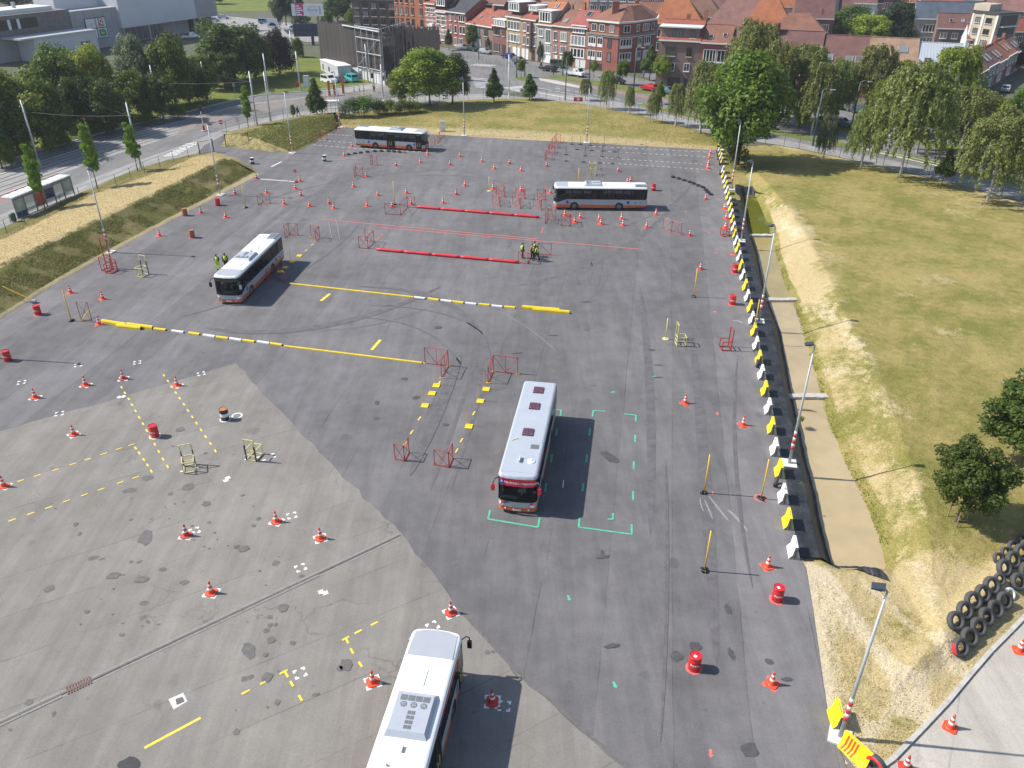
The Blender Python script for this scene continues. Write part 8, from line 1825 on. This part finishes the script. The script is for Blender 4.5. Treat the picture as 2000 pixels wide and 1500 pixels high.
def person(px, yaw, label, top='hivis', trousers='cloth_dark', sleeves='cloth_dark', stride=.12, arms=((-.06, 0), (.06, 0)), elbow=0.0, h=1.76, group=None, vest=True, loc=None, bag=False, helmet=None):
 """faces +x before yaw"""
 g = loc or G(*px); t = empty('person', g, yaw, label, 'person', group); k = h / 1.76; t.scale = (k,) * 3
 J = {'pelvis': (0, 0, .95), 'waist': (0, 0, 1.1), 'chest': (0, 0, 1.35), 'neck': (.01, 0, 1.5), 'head0': (.02, 0, 1.58), 'head': (.03, 0, 1.66), 'crownp': (.02, 0, 1.74)}
 Rr = {'pelvis': (.16, .14), 'waist': (.15, .13), 'chest': (.18, .15), 'neck': .055, 'head0': .075, 'head': .098, 'crownp': .07}
 bones = [('pelvis', 'waist'), ('waist', 'chest'), ('chest', 'neck'), ('neck', 'head0'), ('head0', 'head'), ('head', 'crownp')]
 for s, nm in ((1, 'l'), (-1, 'r')):
  f = stride * s
  J[nm + 'hip'] = (0, s * .1, .9); J[nm + 'knee'] = (f * .6 + .02, s * .11, .5); J[nm + 'ankle'] = (f, s * .11, .09); J[nm + 'toe'] = (f + .17, s * .12, .035)
  a = arms[0 if s > 0 else 1]
  J[nm + 'sho'] = (0, s * .19, 1.42); J[nm + 'elb'] = (-.02 + a[0] * .5, s * .25, 1.14); J[nm + 'wri'] = (.08 + a[0] + elbow * .22, s * (.24 - .1 * elbow), .92 + elbow * .22); J[nm + 'palm'] = (.12 + a[0] + elbow * .3, s * (.23 - .12 * elbow), .85 + elbow * .27)
  for q, r in (('hip', .095), ('knee', .062), ('ankle', .045), ('toe', .035), ('sho', .07), ('elb', .046), ('wri', .033), ('palm', .036)): Rr[nm + q] = r
  bones += [('pelvis', nm + 'hip'), (nm + 'hip', nm + 'knee'), (nm + 'knee', nm + 'ankle'), (nm + 'ankle', nm + 'toe'), ('chest', nm + 'sho'), (nm + 'sho', nm + 'elb'), (nm + 'elb', nm + 'wri'), (nm + 'wri', nm + 'palm')]
  for fi, (dx, dy, L) in enumerate(((.05, .03, .07), (.06, .01, .085), (.058, -.01, .08), (.05, -.03, .06), (.02, .045, .05))):
   J[f'{nm}f{fi}'] = (J[nm + 'palm'][0] + dx * .7, J[nm + 'palm'][1] + dy, J[nm + 'palm'][2] - L * (.75 if not elbow else .2)); Rr[f'{nm}f{fi}'] = .009; bones.append((nm + 'palm', f'{nm}f{fi}'))
 skin_mesh('body', J, bones, Rr, M['skin'], t)
 sub = lambda ks: {q: J[q] for q in ks}
 lk = ['pelvis'] + [n + q for n in 'lr' for q in ('hip', 'knee', 'ankle')]
 g_ = lambda e: {q: ((Rr[q][0] + e, Rr[q][1] + e) if isinstance(Rr[q], tuple) else Rr[q] + e) for q in Rr}
 skin_mesh('trousers', sub(lk), [b for b in bones if b[0] in lk and b[1] in lk], g_(.022), M[trousers], t)
 ak = ['waist', 'chest'] + [n + q for n in 'lr' for q in ('sho', 'elb', 'wri')]
 skin_mesh('jacket', sub(ak), [b for b in bones if b[0] in ak and b[1] in ak], g_(.02), M[sleeves], t)
 if vest:
  vk = {'a': (0, 0, .93), 'b': (0, 0, 1.12), 'c': (0, 0, 1.36), 'd': (.0, 0, 1.47)}
  skin_mesh('vest', vk, [('a', 'b'), ('b', 'c'), ('c', 'd')], {'a': (.22, .19), 'b': (.22, .19), 'c': (.255, .215), 'd': (.18, .15)}, M[top], t)
 for s, nm in ((1, 'l'), (-1, 'r')):
  a, b = Vector(J[nm + 'ankle']), Vector(J[nm + 'toe'])
  MB().bar(a + Vector((-.06, 0, -.045)), b + Vector((.03, 0, .005)), .1, .085).build('shoe', M['black'], t)
 hm = M[helmet] if helmet else M['hair_dark']
 MB().lathe([(.118, -.03), (.125, .02), (.112, .07), (.07, .105), (.001, .115)], 12, (.01, 0, 1.69), caps=False).build('hair', hm, t, True)
 fc = MB()
 for s in (-1, 1): fc.box(.115, .13, s * .035 - .012, s * .035 + .012, 1.655, 1.67)
 fc.build('eyes', M['black'], t); MB().bar((.12, 0, 1.65), (.145, 0, 1.62), .025).build('nose', M['skin'], t); MB().box(.115, .128, -.025, .025, 1.585, 1.595).build('mouth', M['drum_rust'], t)
 if bag: MB().box(-.3, -.13, -.15, .15, 1.05, 1.45).build('backpack', M['cloth_navy'], t)
 return t
PG = 'instructors in yellow vests'
person((1020.5, 504), .3, 'person in a yellow vest standing alone behind the red frame', group=PG, elbow=.0, stride=.1)
person((1040, 506), 2.4, 'person in a yellow vest in the middle of the group, hidden by another', group=PG, elbow=.8, stride=.1, top='hivis')
person((1044, 501), 3.3, 'person in a yellow vest with blue sleeves at the back of the group', group=PG, elbow=.7, sleeves='cloth_navy', stride=.05)
person((1048.5, 510), 2.6, 'person in a yellow vest with legs apart at the front of the group', group=PG, elbow=.6, stride=.32)
person((427, 527), -1.5, 'person in yellow vest and yellow trousers behind the left bus', group=PG, elbow=.9, trousers='hivis')
person((443, 525), -1.3, 'person in a yellow vest mostly hidden by the left bus roof', group=PG)
person((731, 180), -1.0, 'person in a yellow vest standing by the far tram pole', group=PG)
person((583, 226), .5, 'person in dark clothes with a blue backpack walking on the footway', vest=False, sleeves='cloth_navy', stride=.35, bag=True)
person((1257, 152), 1.2, 'person in light blue walking in the side street', vest=False, sleeves='cloth_blue', trousers='cloth_blue', stride=.25)
g = G(1057, 135); t = empty('motorcycle', g, BV + 3.0, 'dark motorcycle ridden ahead of the black car', 'motorcycle')
for x in (-.7, .7): w = MB().lathe([(.2, -.06), (.31, -.06), (.33, 0), (.31, .06), (.2, .06)], 14, (x, 0, .33), 'y').build('wheel', M['tyre_black'], t)
MB().bar((-.5, 0, .75), (.45, 0, .8), .28, .3).build('body', M['paint_grey'], t); MB().bar((.45, -.35, 1.1), (.45, .35, 1.1), .05).build('handlebar', M['black'], t); MB().bar((.7, 0, .33), (.42, 0, 1.1), .08).build('fork', M['steel'], t)
person(None, BV + 3.0, 'motorcyclist in dark clothes with a pale helmet', vest=False, loc=G(1057, 135) + Vector((0, 0, .05)), elbow=.5, helmet='cone_white')
for bl, off in (('white-roofed bus crossing', (4.55, .65)), ('white-roofed bus coming', (4.55, .65))):
 b = [o for o in C.objects if o.get('label', '').startswith(bl)][0]
 p_ = b.matrix_world if False else Matrix.Rotation(b.rotation_euler.z, 4, 'Z') @ Vector((off[0], off[1], 0)); q = Vector(b.location) + p_; q.z = .55
 person(None, b.rotation_euler.z, 'driver in a yellow vest at the wheel of the ' + ('crossing bus' if 'crossing' in bl else 'left bus'), loc=q, elbow=1.0, h=1.7)
                # == TRAM AND STREET POLES
def pole(px, topv, label, m='galvanised', r=.16, kind='tram', group='tram line poles'):
 g = G(*px); h = HT(g, topv); t = empty('tram_pole' if kind == 'tram' else 'street_lamp', g, 0, label, 'pole' if kind == 'tram' else 'street lamp', group)
 MB().cyl((0, 0, 0), (0, 0, h), r, r * .72, 8).build('post', M[m], t, True); MB().cyl((0, 0, 0), (0, 0, .9), r * 1.25, n=8).build('base_sleeve', M[m], t)
 if kind == 'tram': MB().cyl((0, 0, h), (0, 0, h + .05), r * .8, n=8).build('cap', M['steel'], t); MB().box(-r * 1.1, r * 1.1, -r * 1.1, r * 1.1, h * .8, h * .8 + .12).build('wire_clamp', M['steel'], t)
 else:
  MB().tube([(0, 0, h), (.5, -.4, h + .3), (1.2, -.9, h + .25)], .05).build('lamp_arm', M[m], t); MB().box(.9, 1.6, -1.1, -.7, h + .12, h + .26).build('lamp_head', M['galvanised'], t)
 return g + Vector((0, 0, h))
TP = [((77, 321), 194, 'tram pole at the left edge by the road bend'), ((176, 265), 168, 'tram pole behind the tracks, second from left'), ((277, 334), 200, 'tram pole beside the fence and columnar tree'), ((294, 234), 143, 'tram pole of a close pair, left one'), ((314, 229), 127, 'tram pole of a close pair, right one'), ((407, 202), 120, 'tram pole on the grass verge under the round tree'),
 ((503, 249), 139, 'pale tram pole behind the gate fence, left'), ((529, 237), 140, 'pale tram pole behind the gate fence, right'), ((525, 184), 104, 'tram pole on the far verge beyond the fence'), ((587, 178), 100, 'tram pole beside the red box'), ((575, 133), 60, 'tram pole on the bank below the hoarding'), ((719, 161), 86, 'tram pole in front of the slatted hall')]
tops = {px: pole(px, tv, lab) for px, tv, lab in TP}
pole((748, 188), 125, 'signal pole at the tram crossing by the big light tree', r=.14); pole((994, 190), 106, 'tall white pole at the far lawn corner', 'kerb_white', .14, group='tram line poles')
SP = [((1104, 196), 115, 'dark green pole on the footway right of the conical tree'), ((1025, 150), 85, 'dark green pole right of the traffic island'), ((1009, 152), 79, 'dark green pole on the traffic island'), ((1081, 146), 78, 'thin dark green pole before the salmon house'), ((1099, 148), 82, 'dark green pole before the ochre house'), ((1151, 158), 88, 'dark green pole before the corner house left wall'), ((993, 130), 62, 'dark green pole before the yellow house'), ((935, 115), 54, 'dark green pole before the low brown house')]
for px, tv, lab in SP: pole(px, tv, lab, 'dark_green_steel', .11, group='dark green boulevard poles')
for px, tv, lab in [((1237, 179), 94, 'dark green street lamp before the corner house'), ((1322, 168), 130, 'dark green street lamp before the brown corner house'), ((1587, 285), 176, 'thick dark green street lamp beside the young birch'), ((1662, 251), 160, 'dark green street lamp on the birch median')]: pole(px, tv, lab, 'dark_green_steel', .15, 'lamp', 'dark green street lamps')
def wire(a, b, label, sag=.35, r=.025):
 pts = [a.lerp(b, i / 8) - Vector((0, 0, sag * 4 * (i / 8) * (1 - i / 8))) for i in range(9)]
 o = MB().tube([p - a for p in pts], .016, 4).build('overhead_wire', M['black'], None, loc=a); tag(o, label, 'wire', 'tram overhead wires')
T = lambda px, k=.82: Vector((tops[px].x, tops[px].y, tops[px].z * k))
W_ = [((77, 321), (277, 334), 'overhead wire from the left-edge pole across to the fence pole'), ((176, 265), (277, 334), 'overhead wire from second pole across to the fence pole'), ((77, 321), (176, 265), 'overhead wire between the two leftmost tram poles'), ((176, 265), (314, 229), 'overhead wire from second pole to the close pair'), ((314, 229), (407, 202), 'overhead wire from the close pair to the verge pole'), ((294, 234), (503, 249), 'overhead wire from the close pair across to the gate pole'), ((407, 202), (503, 249), 'overhead wire from verge pole across to the gate pole'), ((525, 184), (529, 237), 'overhead wire across the road at the gate fence'), ((525, 184), (587, 178), 'overhead wire from far verge pole to the red box pole'), ((407, 202), (525, 184), 'overhead wire along the far verge'), ((587, 178), (719, 161), 'overhead wire from the red box pole to the hall')]
for a, b, lab in W_: wire(T(a), T(b), lab)
cl1 = corridor(.52); cl2 = corridor(.44)
for nm, cl in (('near', cl2), ('far', cl1)):
 pts = [cl[i] + Vector((0, 0, 5.6)) for i in range(4, 52, 4)]; o = MB().tube([p - pts[0] for p in pts], .014, 4).build('contact_wire', M['black'], None, loc=pts[0]); tag(o, f'long contact wire above the {nm} tram track', 'wire', 'tram overhead wires')
                # == BUS SHELTER, BIN, GATES, FENCES, SIGNS
a, b = G(36, 428), G(146, 381); L = (b - a).length
sh = empty('bus_shelter', a, math.atan2(b.y - a.y, b.x - a.x), 'glass and steel bus shelter with posters beside the fence', 'bus shelter')
mat('poster_orange', (.50, .10, .03), .5); mat('poster_blue', (.01, .03, .12), .3); mat('poster_map', (.30, .36, .28), .5); mat('shelter_grey', (.20, .22, .26), .5, .3); glass_mat('shelter_glass', (.85, .9, .88), .8)
n = 6
for i in range(n + 1): MB().box(L * i / n - .06, L * i / n + .06, -.06, .06, 0, 2.6).build('post', M['shelter_grey'], sh)
for i in range(n):
 MB().box(L * i / n + .06, L * (i + 1) / n - .06, -.02, .02, 2.25, 2.6).build('header_panel', M['shelter_grey'], sh)
 MB().box(L * i / n + .06, L * (i + 1) / n - .06, -.015, .015, .35, 2.25).build('glass_pane', M['shelter_glass'], sh)
for i, m in ((0, 'poster_map'), (2, 'poster_orange'), (3, 'poster_blue'), (5, 'poster_map')):
 p = MB().box(L * i / n + .12, L * (i + 1) / n - .12, -.06, -.02, .9 if i != 2 else .5, 2.2).build('poster', M[m], sh)
 if i in (0, 5): MB().box(L * i / n + .45, L * (i + 1) / n - .45, -.07, -.06, 1.1, 2.0).build('poster_map_print', M['concrete'], p)
 if i == 0: MB().box(.1, L / n - .1, -.05, -.02, .05, .85).build('lower_panel', M['hoarding_blue'], sh)
ro = MB().box(-.25, L + .2, -.15, 1.75, 2.62, 2.72).build('roof', M['galvanised'], sh)
for i in range(8): MB().box(L * i / 8 + .05, L * (i + 1) / 8 - .25, -.05, 1.6, 2.72, 2.76).build('roof_panel', M['kerb_white'], ro)
MB().box(-.25, L + .2, 1.75, 1.9, 2.5, 2.8).build('roof_edge', M['drum_rust'], ro); MB().box(.4, L - .6, .25, .6, .42, .48).build('bench', M['shelter_grey'], sh)
for yy in (.02, ):
 for i in range(n - 1): MB().cyl((L * (i + 1) / n, -.12, .8), (L * (i + 2) / n, -.12, .8), .03, n=6).build('guard_rail', M['shelter_grey'], sh)
g = G(29, 435); t = empty('litter_bin', g, .3, 'dark green litter bin on a post left of the bus shelter', 'litter bin'); MB().lathe([(.28, .25), (.33, .3), (.33, 1.1), (.28, 1.2), (.2, 1.25)], 14).build('bin_body', M['dark_green_steel'], t); MB().cyl((-.42, 0, 0), (-.42, 0, 1.1), .05, n=8).build('post', M['steel'], t); MB().box(-.42, -.3, -.03, .03, .6, .66).build('bracket', M['steel'], t); MB().lathe([(.24, 0), (.24, .25)], 12).build('foot', M['steel'], t)
def fence(px, label, h=1.9, step=2.6, m='dark_green_steel', wires=4, group='wire fences', top_arm=True):
 pts = GP(*px); tot = 0; t = empty('wire_fence', pts[0], 0, label, 'fence', group); o = pts[0]
 seg = [(a, b) for a, b in zip(pts, pts[1:])]; carry = 0
 pm = MB().cyl((0, 0, 0), (0, 0, h), .035, n=6).mesh('post', M[m])
 for a, b in seg:
  L = (b - a).length; s = carry
  while s < L: p = a.lerp(b, s / L); inst('post', pm, t, p - o); s += step
  carry = s - L
  for k in range(wires): z = h * (k + 1) / wires - .04; MB().cyl(a - o + Vector((0, 0, z)), b - o + Vector((0, 0, z)), .009 if k < wires - 1 else .018, n=4).build('strand', M[m], t)
 return t
fence([(-60, 500), (24, 456), (60, 438), (100, 421), (135, 404), (169, 391), (200, 379), (232, 367), (260, 354), (288, 341), (315, 331), (341, 320), (366, 311), (386, 304)], 'thin wire fence along the top of the left berm', 2.0, 3.3)
fence([(443, 259), (470, 252), (520, 244), (560, 236), (610, 226), (655, 220)], 'wire fence between the small mound and the footway', 2.0, 3.0)
fence([(690, 223), (760, 211), (840, 204), (900, 197), (965, 194), (1040, 193)], 'wire fence along the back of the far lawn', 2.0, 3.2)
fence([(1040, 193), (1150, 206), (1250, 226), (1320, 244), (1390, 263), (1470, 277), (1560, 291.5)], 'wire fence beside the footway before the big maple', 2.1, 3.2)
fence([(1560, 291.5), (1700, 321.5), (1850, 356.5), (2000, 396.5)], 'wire fence along the top of the grass field', 2.1, 3.6)
def railing(px, label, h=1.05):
 pts = GP(*px); t = empty('street_railing', pts[0], 0, label, 'railing', 'street railings'); o = pts[0]; pm = MB().cyl((0, 0, 0), (0, 0, h), .03, n=5).mesh('post', M['dark_green_steel'])
 for a, b in zip(pts, pts[1:]):
  L = (b - a).length; n = max(2, int(L / 1.5))
  for i in range(n): inst('post', pm, t, a.lerp(b, i / n) - o)
  for z in (h, h * .5): MB().cyl(a - o + Vector((0, 0, z)), b - o + Vector((0, 0, z)), .025, n=4).build('rail', M['dark_green_steel'], t)
railing([(885, 108), (920, 116), (950, 123), (985, 130)], 'dark railing between the tram stop and parked cars')
railing([(1265, 178), (1300, 186), (1340, 196)], 'dark railing on the median by the red car')
def gate(p0, p1, label, h=2.0):
 a, b = G(*p0), G(*p1); L = (b - a).length; t = empty('metal_gate', a, math.atan2(b.y - a.y, b.x - a.x), label, 'gate', 'drive gates')
 for x in (0, L): MB().box(x - .07, x + .07, -.07, .07, 0, h + .1).build('post', M['dark_green_steel'], t)
 for z in (.15, h): MB().box(.07, L - .07, -.025, .025, z - .03, z + .03).build('rail', M['dark_green_steel'], t)
 k = max(4, int(L / .35))
 for i in range(1, k): MB().box(L * i / k - .012, L * i / k + .012, -.012, .012, .15, h).build('bar', M['dark_green_steel'], t)
gate((442, 287), (487, 284), 'open dark green gate leaf before the small mound'); gate((391, 303), (418, 297), 'dark green gate leaf at the end of the left berm')
MB_g = G(442, 287)
def sign(px, h, kind, label, yaw=0.0, r=.35):
 g = G(*px); t = empty('road_sign', g, yaw, label, 'sign', 'road signs'); MB().cyl((0, 0, 0), (0, 0, h), .04, n=8).build('post', M['galvanised'], t)
 if kind == 'noentry': MB().lathe([(r, -.015), (r, .015)], 18, (0, -.06, h - r), 'y').build('disc', M['drum_red'], t); MB().box(-r * .7, r * .7, -.085, -.076, h - r - .07, h - r + .07).build('white_bar', M['cone_white'], t)
 elif kind == 'plate': MB().box(-.25, .25, -.03, .0, h - .7, h).build('plate', M['galvanised'], t)
 elif kind == 'yellow': MB().box(-.3, .3, -.03, .0, h - .8, h - .1).build('plate', M['kerb_yellow'], t)
 elif kind == 'works': MB().box(-.9, .9, -.05, .0, .5, 1.3).build('board', M['drum_red'], t); MB().lathe([(.3, -.02), (.3, .02)], 14, (0, -.08, .95), 'y').build('disc', M['cone_white'], t)
 elif kind == 'blue': MB().box(-.25, .25, -.03, .0, h - .5, h).build('plate', M['bus_blue'], t); MB().box(-.2, .2, -.03, 0, h - 1.0, h - .55).build('lower_plate', M['cone_white'], t)
sign((437, 272), 3.2, 'noentry', 'no-entry sign beside the drive gate'); sign((467, 258), 2.6, 'plate', 'back of a red-edged sign by the gate fence'); sign((461, 196), 3.4, 'plate', 'tall grey sign panel on the tram verge'); sign((494, 178), 3.6, 'yellow', 'yellow sign on the pole on the tram verge'); sign((1129, 203), 1.4, 'works', 'red and white works board by the footway fence'); sign((1006, 150), 3.2, 'blue', 'blue sign on the traffic island'); sign((749, 160), 4.2, 'noentry', 'no-entry sign by the tram crossing', r=.4)
g = G(399, 256); t = empty('traffic_signal', g, 0, 'striped signal mast with a red foot between the tram tracks', 'traffic signal'); MB().lathe([(.5, 0), (.5, .12), (.25, .15)], 14).build('foot', M['concrete'], t); MB().lathe([(.22, .15), (.18, 1.0)], 10).build('red_sleeve', M['drum_red'], t)
for i in range(6): MB().cyl((0, 0, 1.0 + i * .4), (0, 0, 1.4 + i * .4), .08, n=8).build('mast_band', M['cone_white' if i % 2 else 'galvanised'], t)
MB().box(-.25, .25, -.2, .2, 3.4, 4.3).build('signal_head', M['black'], t)
g = G(648, 224); t = empty('scaffold_shelter', g, .2, 'red and white barred shelter right of the dark conical tree', 'shelter')
for i in range(5):
 for z in range(4): MB().bar((-1.6 + i * .8, 0, z * 1.1), (-1.6 + i * .8, 0, z * 1.1 + 1.1), .07).build('upright', M['frame_old' if (i + z) % 2 else 'cone_white'], t)
for z in range(5): MB().bar((-1.6, 0, z * 1.1), (1.6, 0, z * 1.1), .07).build('cross_rail', M['frame_old' if z % 2 else 'cone_white'], t)
MB().box(-1.8, 1.6, -1.6, .1, 2.6, 2.75).build('canopy', M['cone_white'], t)
for x in (-1.7, 1.5): MB().cyl((x, -1.5, 0), (x, -1.5, 2.6), .05, n=6).build('canopy_post', M['steel'], t)
for i, px in enumerate([(654, 186), (671, 183), (644, 187)]):
 g = G(*px); t = empty('orange_bollard', g, 0, f'orange square post by the tram crossing, {ORD[[644, 654, 671].index(px[0])]} of three', 'bollard', 'orange posts by the crossing'); MB().box(-.22, .22, -.22, .22, 0, [2.2, 3.4, 3.0][i]).build('shaft', M['bus_orange'], t); MB().box(-.25, .25, -.25, .25, 0, .15).build('foot', M['concrete'], t)
g = G(583, 172); t = empty('junction_box', g, 0, 'small red box beside a tram pole', 'cabinet'); MB().box(-.3, .3, -.2, .2, 0, 1.3).build('housing', M['drum_red'], t); MB().box(-.33, .33, -.23, .23, 1.3, 1.36).build('lid', M['drum_red'], t)
g = G(600, 172); t = empty('utility_cabinet', g, 0, 'tall grey cabinet beside the dark conical tree', 'cabinet'); MB().box(-.6, .6, -.4, .4, .1, 2.6).build('housing', M['galvanised'], t); MB().box(-.62, .62, -.42, .42, 0, .1).build('plinth', M['concrete'], t); MB().box(-.5, .5, -.42, -.4, .4, 2.3).build('door', M['kerb_white'], t)
for i, px in enumerate([(692, 180), (702, 179), (711, 178)]): g = G(*px); t = empty('road_bollard', g, 0, f'thin dark bollard at the yard edge, {ORD[i]} of three', 'bollard', 'dark bollards at the yard'); MB().cyl((0, 0, 0), (0, 0, 1.1), .08, n=8).build('shaft', M['black'], t); MB().cyl((0, 0, .7), (0, 0, .9), .085, n=8).build('band', M['cone_white'], t)
g = G(1573, 801, WZ + .05); o = MB().tube([(-.6, .1, 0), (-.1, 0, .08), (.4, -.05, .05), (.75, -.2, 0)], .06, 6).build('drift_branch', M['stake_wood'], None, loc=g); tag(o, 'pale drift branch lying in the muddy ditch water', 'branch')
for i, (u, v) in enumerate([(1467, 511), (1472, 540), (1446, 403), (1563, 822), (1566, 955)]):
 g = G(u, v, -.35); t = empty('weed_tuft', g, 0, f'green weed growing through the black liner, {["second", "third", "farthest", "fourth", "nearest"][i] if i not in (2, 4) else ["farthest", "nearest"][i == 4]}', 'weed', 'weeds on the liner')
 inst('leaves', crown('bush', i % 3, 'leaf_bright'), t, (0, 0, -.15), scale=(.8, .8, .6))
 MB().cyl((0, 0, -.15), (0, 0, .2), .02, n=5).build('stem', M['bark'], t)
                # == GROUND VEGETATION (uncountable)
def tufts(name, pts, nrm_up, size, m, label):
 rs = np.random.RandomState(len(pts)); n = len(pts)
 nr = np.tile(np.array([[0, 0, .55]]), (n, 1)) + rs.normal(0, .5, (n, 3))
 me = leaf_cloud(np.asarray(pts), nr, size, rs, m, name, .5); o = link(bpy.data.objects.new(name, me)); tag(o, label, None, None, 'stuff'); return o
def sample_grid(V, n, rs, i0=0, i1=None, j0=0, j1=None):
 nu, nv, _ = V.shape; i1 = i1 or nu - 1; j1 = j1 or nv - 1
 a = rs.uniform(i0, i1 - 1e-3, n); b = rs.uniform(j0, j1 - 1e-3, n); ia, ib = a.astype(int), b.astype(int); fa, fb = (a - ia)[:, None], (b - ib)[:, None]
 return (V[ia, ib] * (1 - fa) + V[ia + 1, ib] * fa) * (1 - fb) + (V[ia, ib + 1] * (1 - fa) + V[ia + 1, ib + 1] * fa) * fb
rs = np.random.RandomState(11)
leaf_mat('weed_green', (.105, .125, .024), (.225, .215, .066)); leaf_mat('weed_straw', (.30, .24, .11), (.50, .40, .20)); leaf_mat('grass_blade', (.170, .155, .045), (.330, .270, .105))
p = sample_grid(bermV, 70000, rs, 20, None, 2, 18); keep = fbm(p[:, 0] * .55, p[:, 1] * .55) > .40 + .12 * rs.rand(len(p)); p = p[keep]; p[:, 2] += rs.uniform(0, .12, len(p)); tufts('berm_weeds', p, None, .06, M['weed_green'], 'low green weeds over the shaded berm slope')
p = sample_grid(bermV, 40000, rs, 20, None, 18, 34); p[:, 2] += rs.uniform(0, .06, len(p)); tufts('dry_straw', p, None, .06, M['weed_straw'], 'dry straw grass along the berm top')
p = sample_grid(moundV, 16000, rs, 0, None, 1, 20); p[:, 2] += rs.uniform(0, .15, len(p)); tufts('mound_weeds', p, None, .12, M['weed_green'], 'green weeds on the small mound')
fv = np.concatenate(rows).reshape(len(ys), nx_, 3); cvv = np.concatenate(cov).reshape(len(ys), nx_, 2)
def field_sample(n, lo, hi, ylim):
 i1 = int(np.searchsorted(ys, ylim)); a = rs.uniform(0, i1 - 1.01, n); b = rs.rand(n) ** .9 * (nx_ - 1.01); ia, ib = a.astype(int), b.astype(int)
 q = fv[ia, ib] + (fv[ia + 1, ib + 1] - fv[ia, ib]) * rs.rand(n, 1); d, s = cvv[ia, ib, 0], cvv[ia, ib, 1]
 xl = np.interp(q[:, 1], wl_y, wl_x); xr_ = np.interp(q[:, 1], wr_y, wr_x); xe = np.interp(q[:, 1], edge_y, edge_x)
 dry_land = (q[:, 0] > xr_ + .05) | (q[:, 1] < 34.0)
 k = (d + s * .6 >= lo) & (d + s * .6 < hi) & dry_land & (q[:, 0] > xe + .3) & (q[:, 1] > 22)
 return q[k]
p = field_sample(110000, -1, .5, 75); p[:, 2] += rs.uniform(0, .04, len(p)); tufts('field_grass_blades', p, None, .032, M['grass_blade'], 'short olive grass over the right-hand field')
p = field_sample(110000, .45, 3, 85); p = p[rs.rand(len(p)) < np.where(p[:, 1] < 35, .25, .6)]; p[:, 2] += rs.uniform(0, .06, len(p)); tufts('field_straw', p, None, .045, M['weed_straw'], 'dry straw stubble on the ditch bank')
yv = rs.uniform(36.5, 100, 5000); xv = np.interp(yv, wr_y, wr_x) + rs.gamma(1.5, .2, len(yv)); kk = fbm(yv * .4, xv * .3) > .40; p = np.stack([xv, yv, field_z(xv, yv) + rs.uniform(0, .15, len(yv))], 1)[kk]; tufts('waterside_grass', p, None, .055, M['leaf_lime'], 'green grass fringe along the water edge')
p = sample_grid(lawnV, 30000, rs); p[:, 2] += rs.uniform(0, .08, len(p)); tufts('lawn_grass_blades', p, None, .075, M['grass_blade'], 'dry olive grass over the far lawn')
print('LABELS', len(LABELS), 'OBJECTS', len(bpy.data.objects))
                # == HAZE
hz_m = bpy.data.materials.new('haze'); hz_m.use_nodes = True; hn = hz_m.node_tree
for n_ in list(hn.nodes):
 if n_.type != 'OUTPUT_MATERIAL': hn.nodes.remove(n_)
pv = hn.nodes.new('ShaderNodeVolumePrincipled'); pv.inputs['Color'].default_value = (.86, .91, 1, 1); pv.inputs['Density'].default_value = .00018; pv.inputs['Anisotropy'].default_value = .2
hn.links.new(pv.outputs[0], [n_ for n_ in hn.nodes if n_.type == 'OUTPUT_MATERIAL'][0].inputs['Volume'])
hz = MB().box(-900, 900, -120, 1300, -3, 40).build('haze', hz_m); tag(hz, 'pale summer haze over the whole ground', None, None, 'stuff')
scene.cycles.volume_bounces = 0
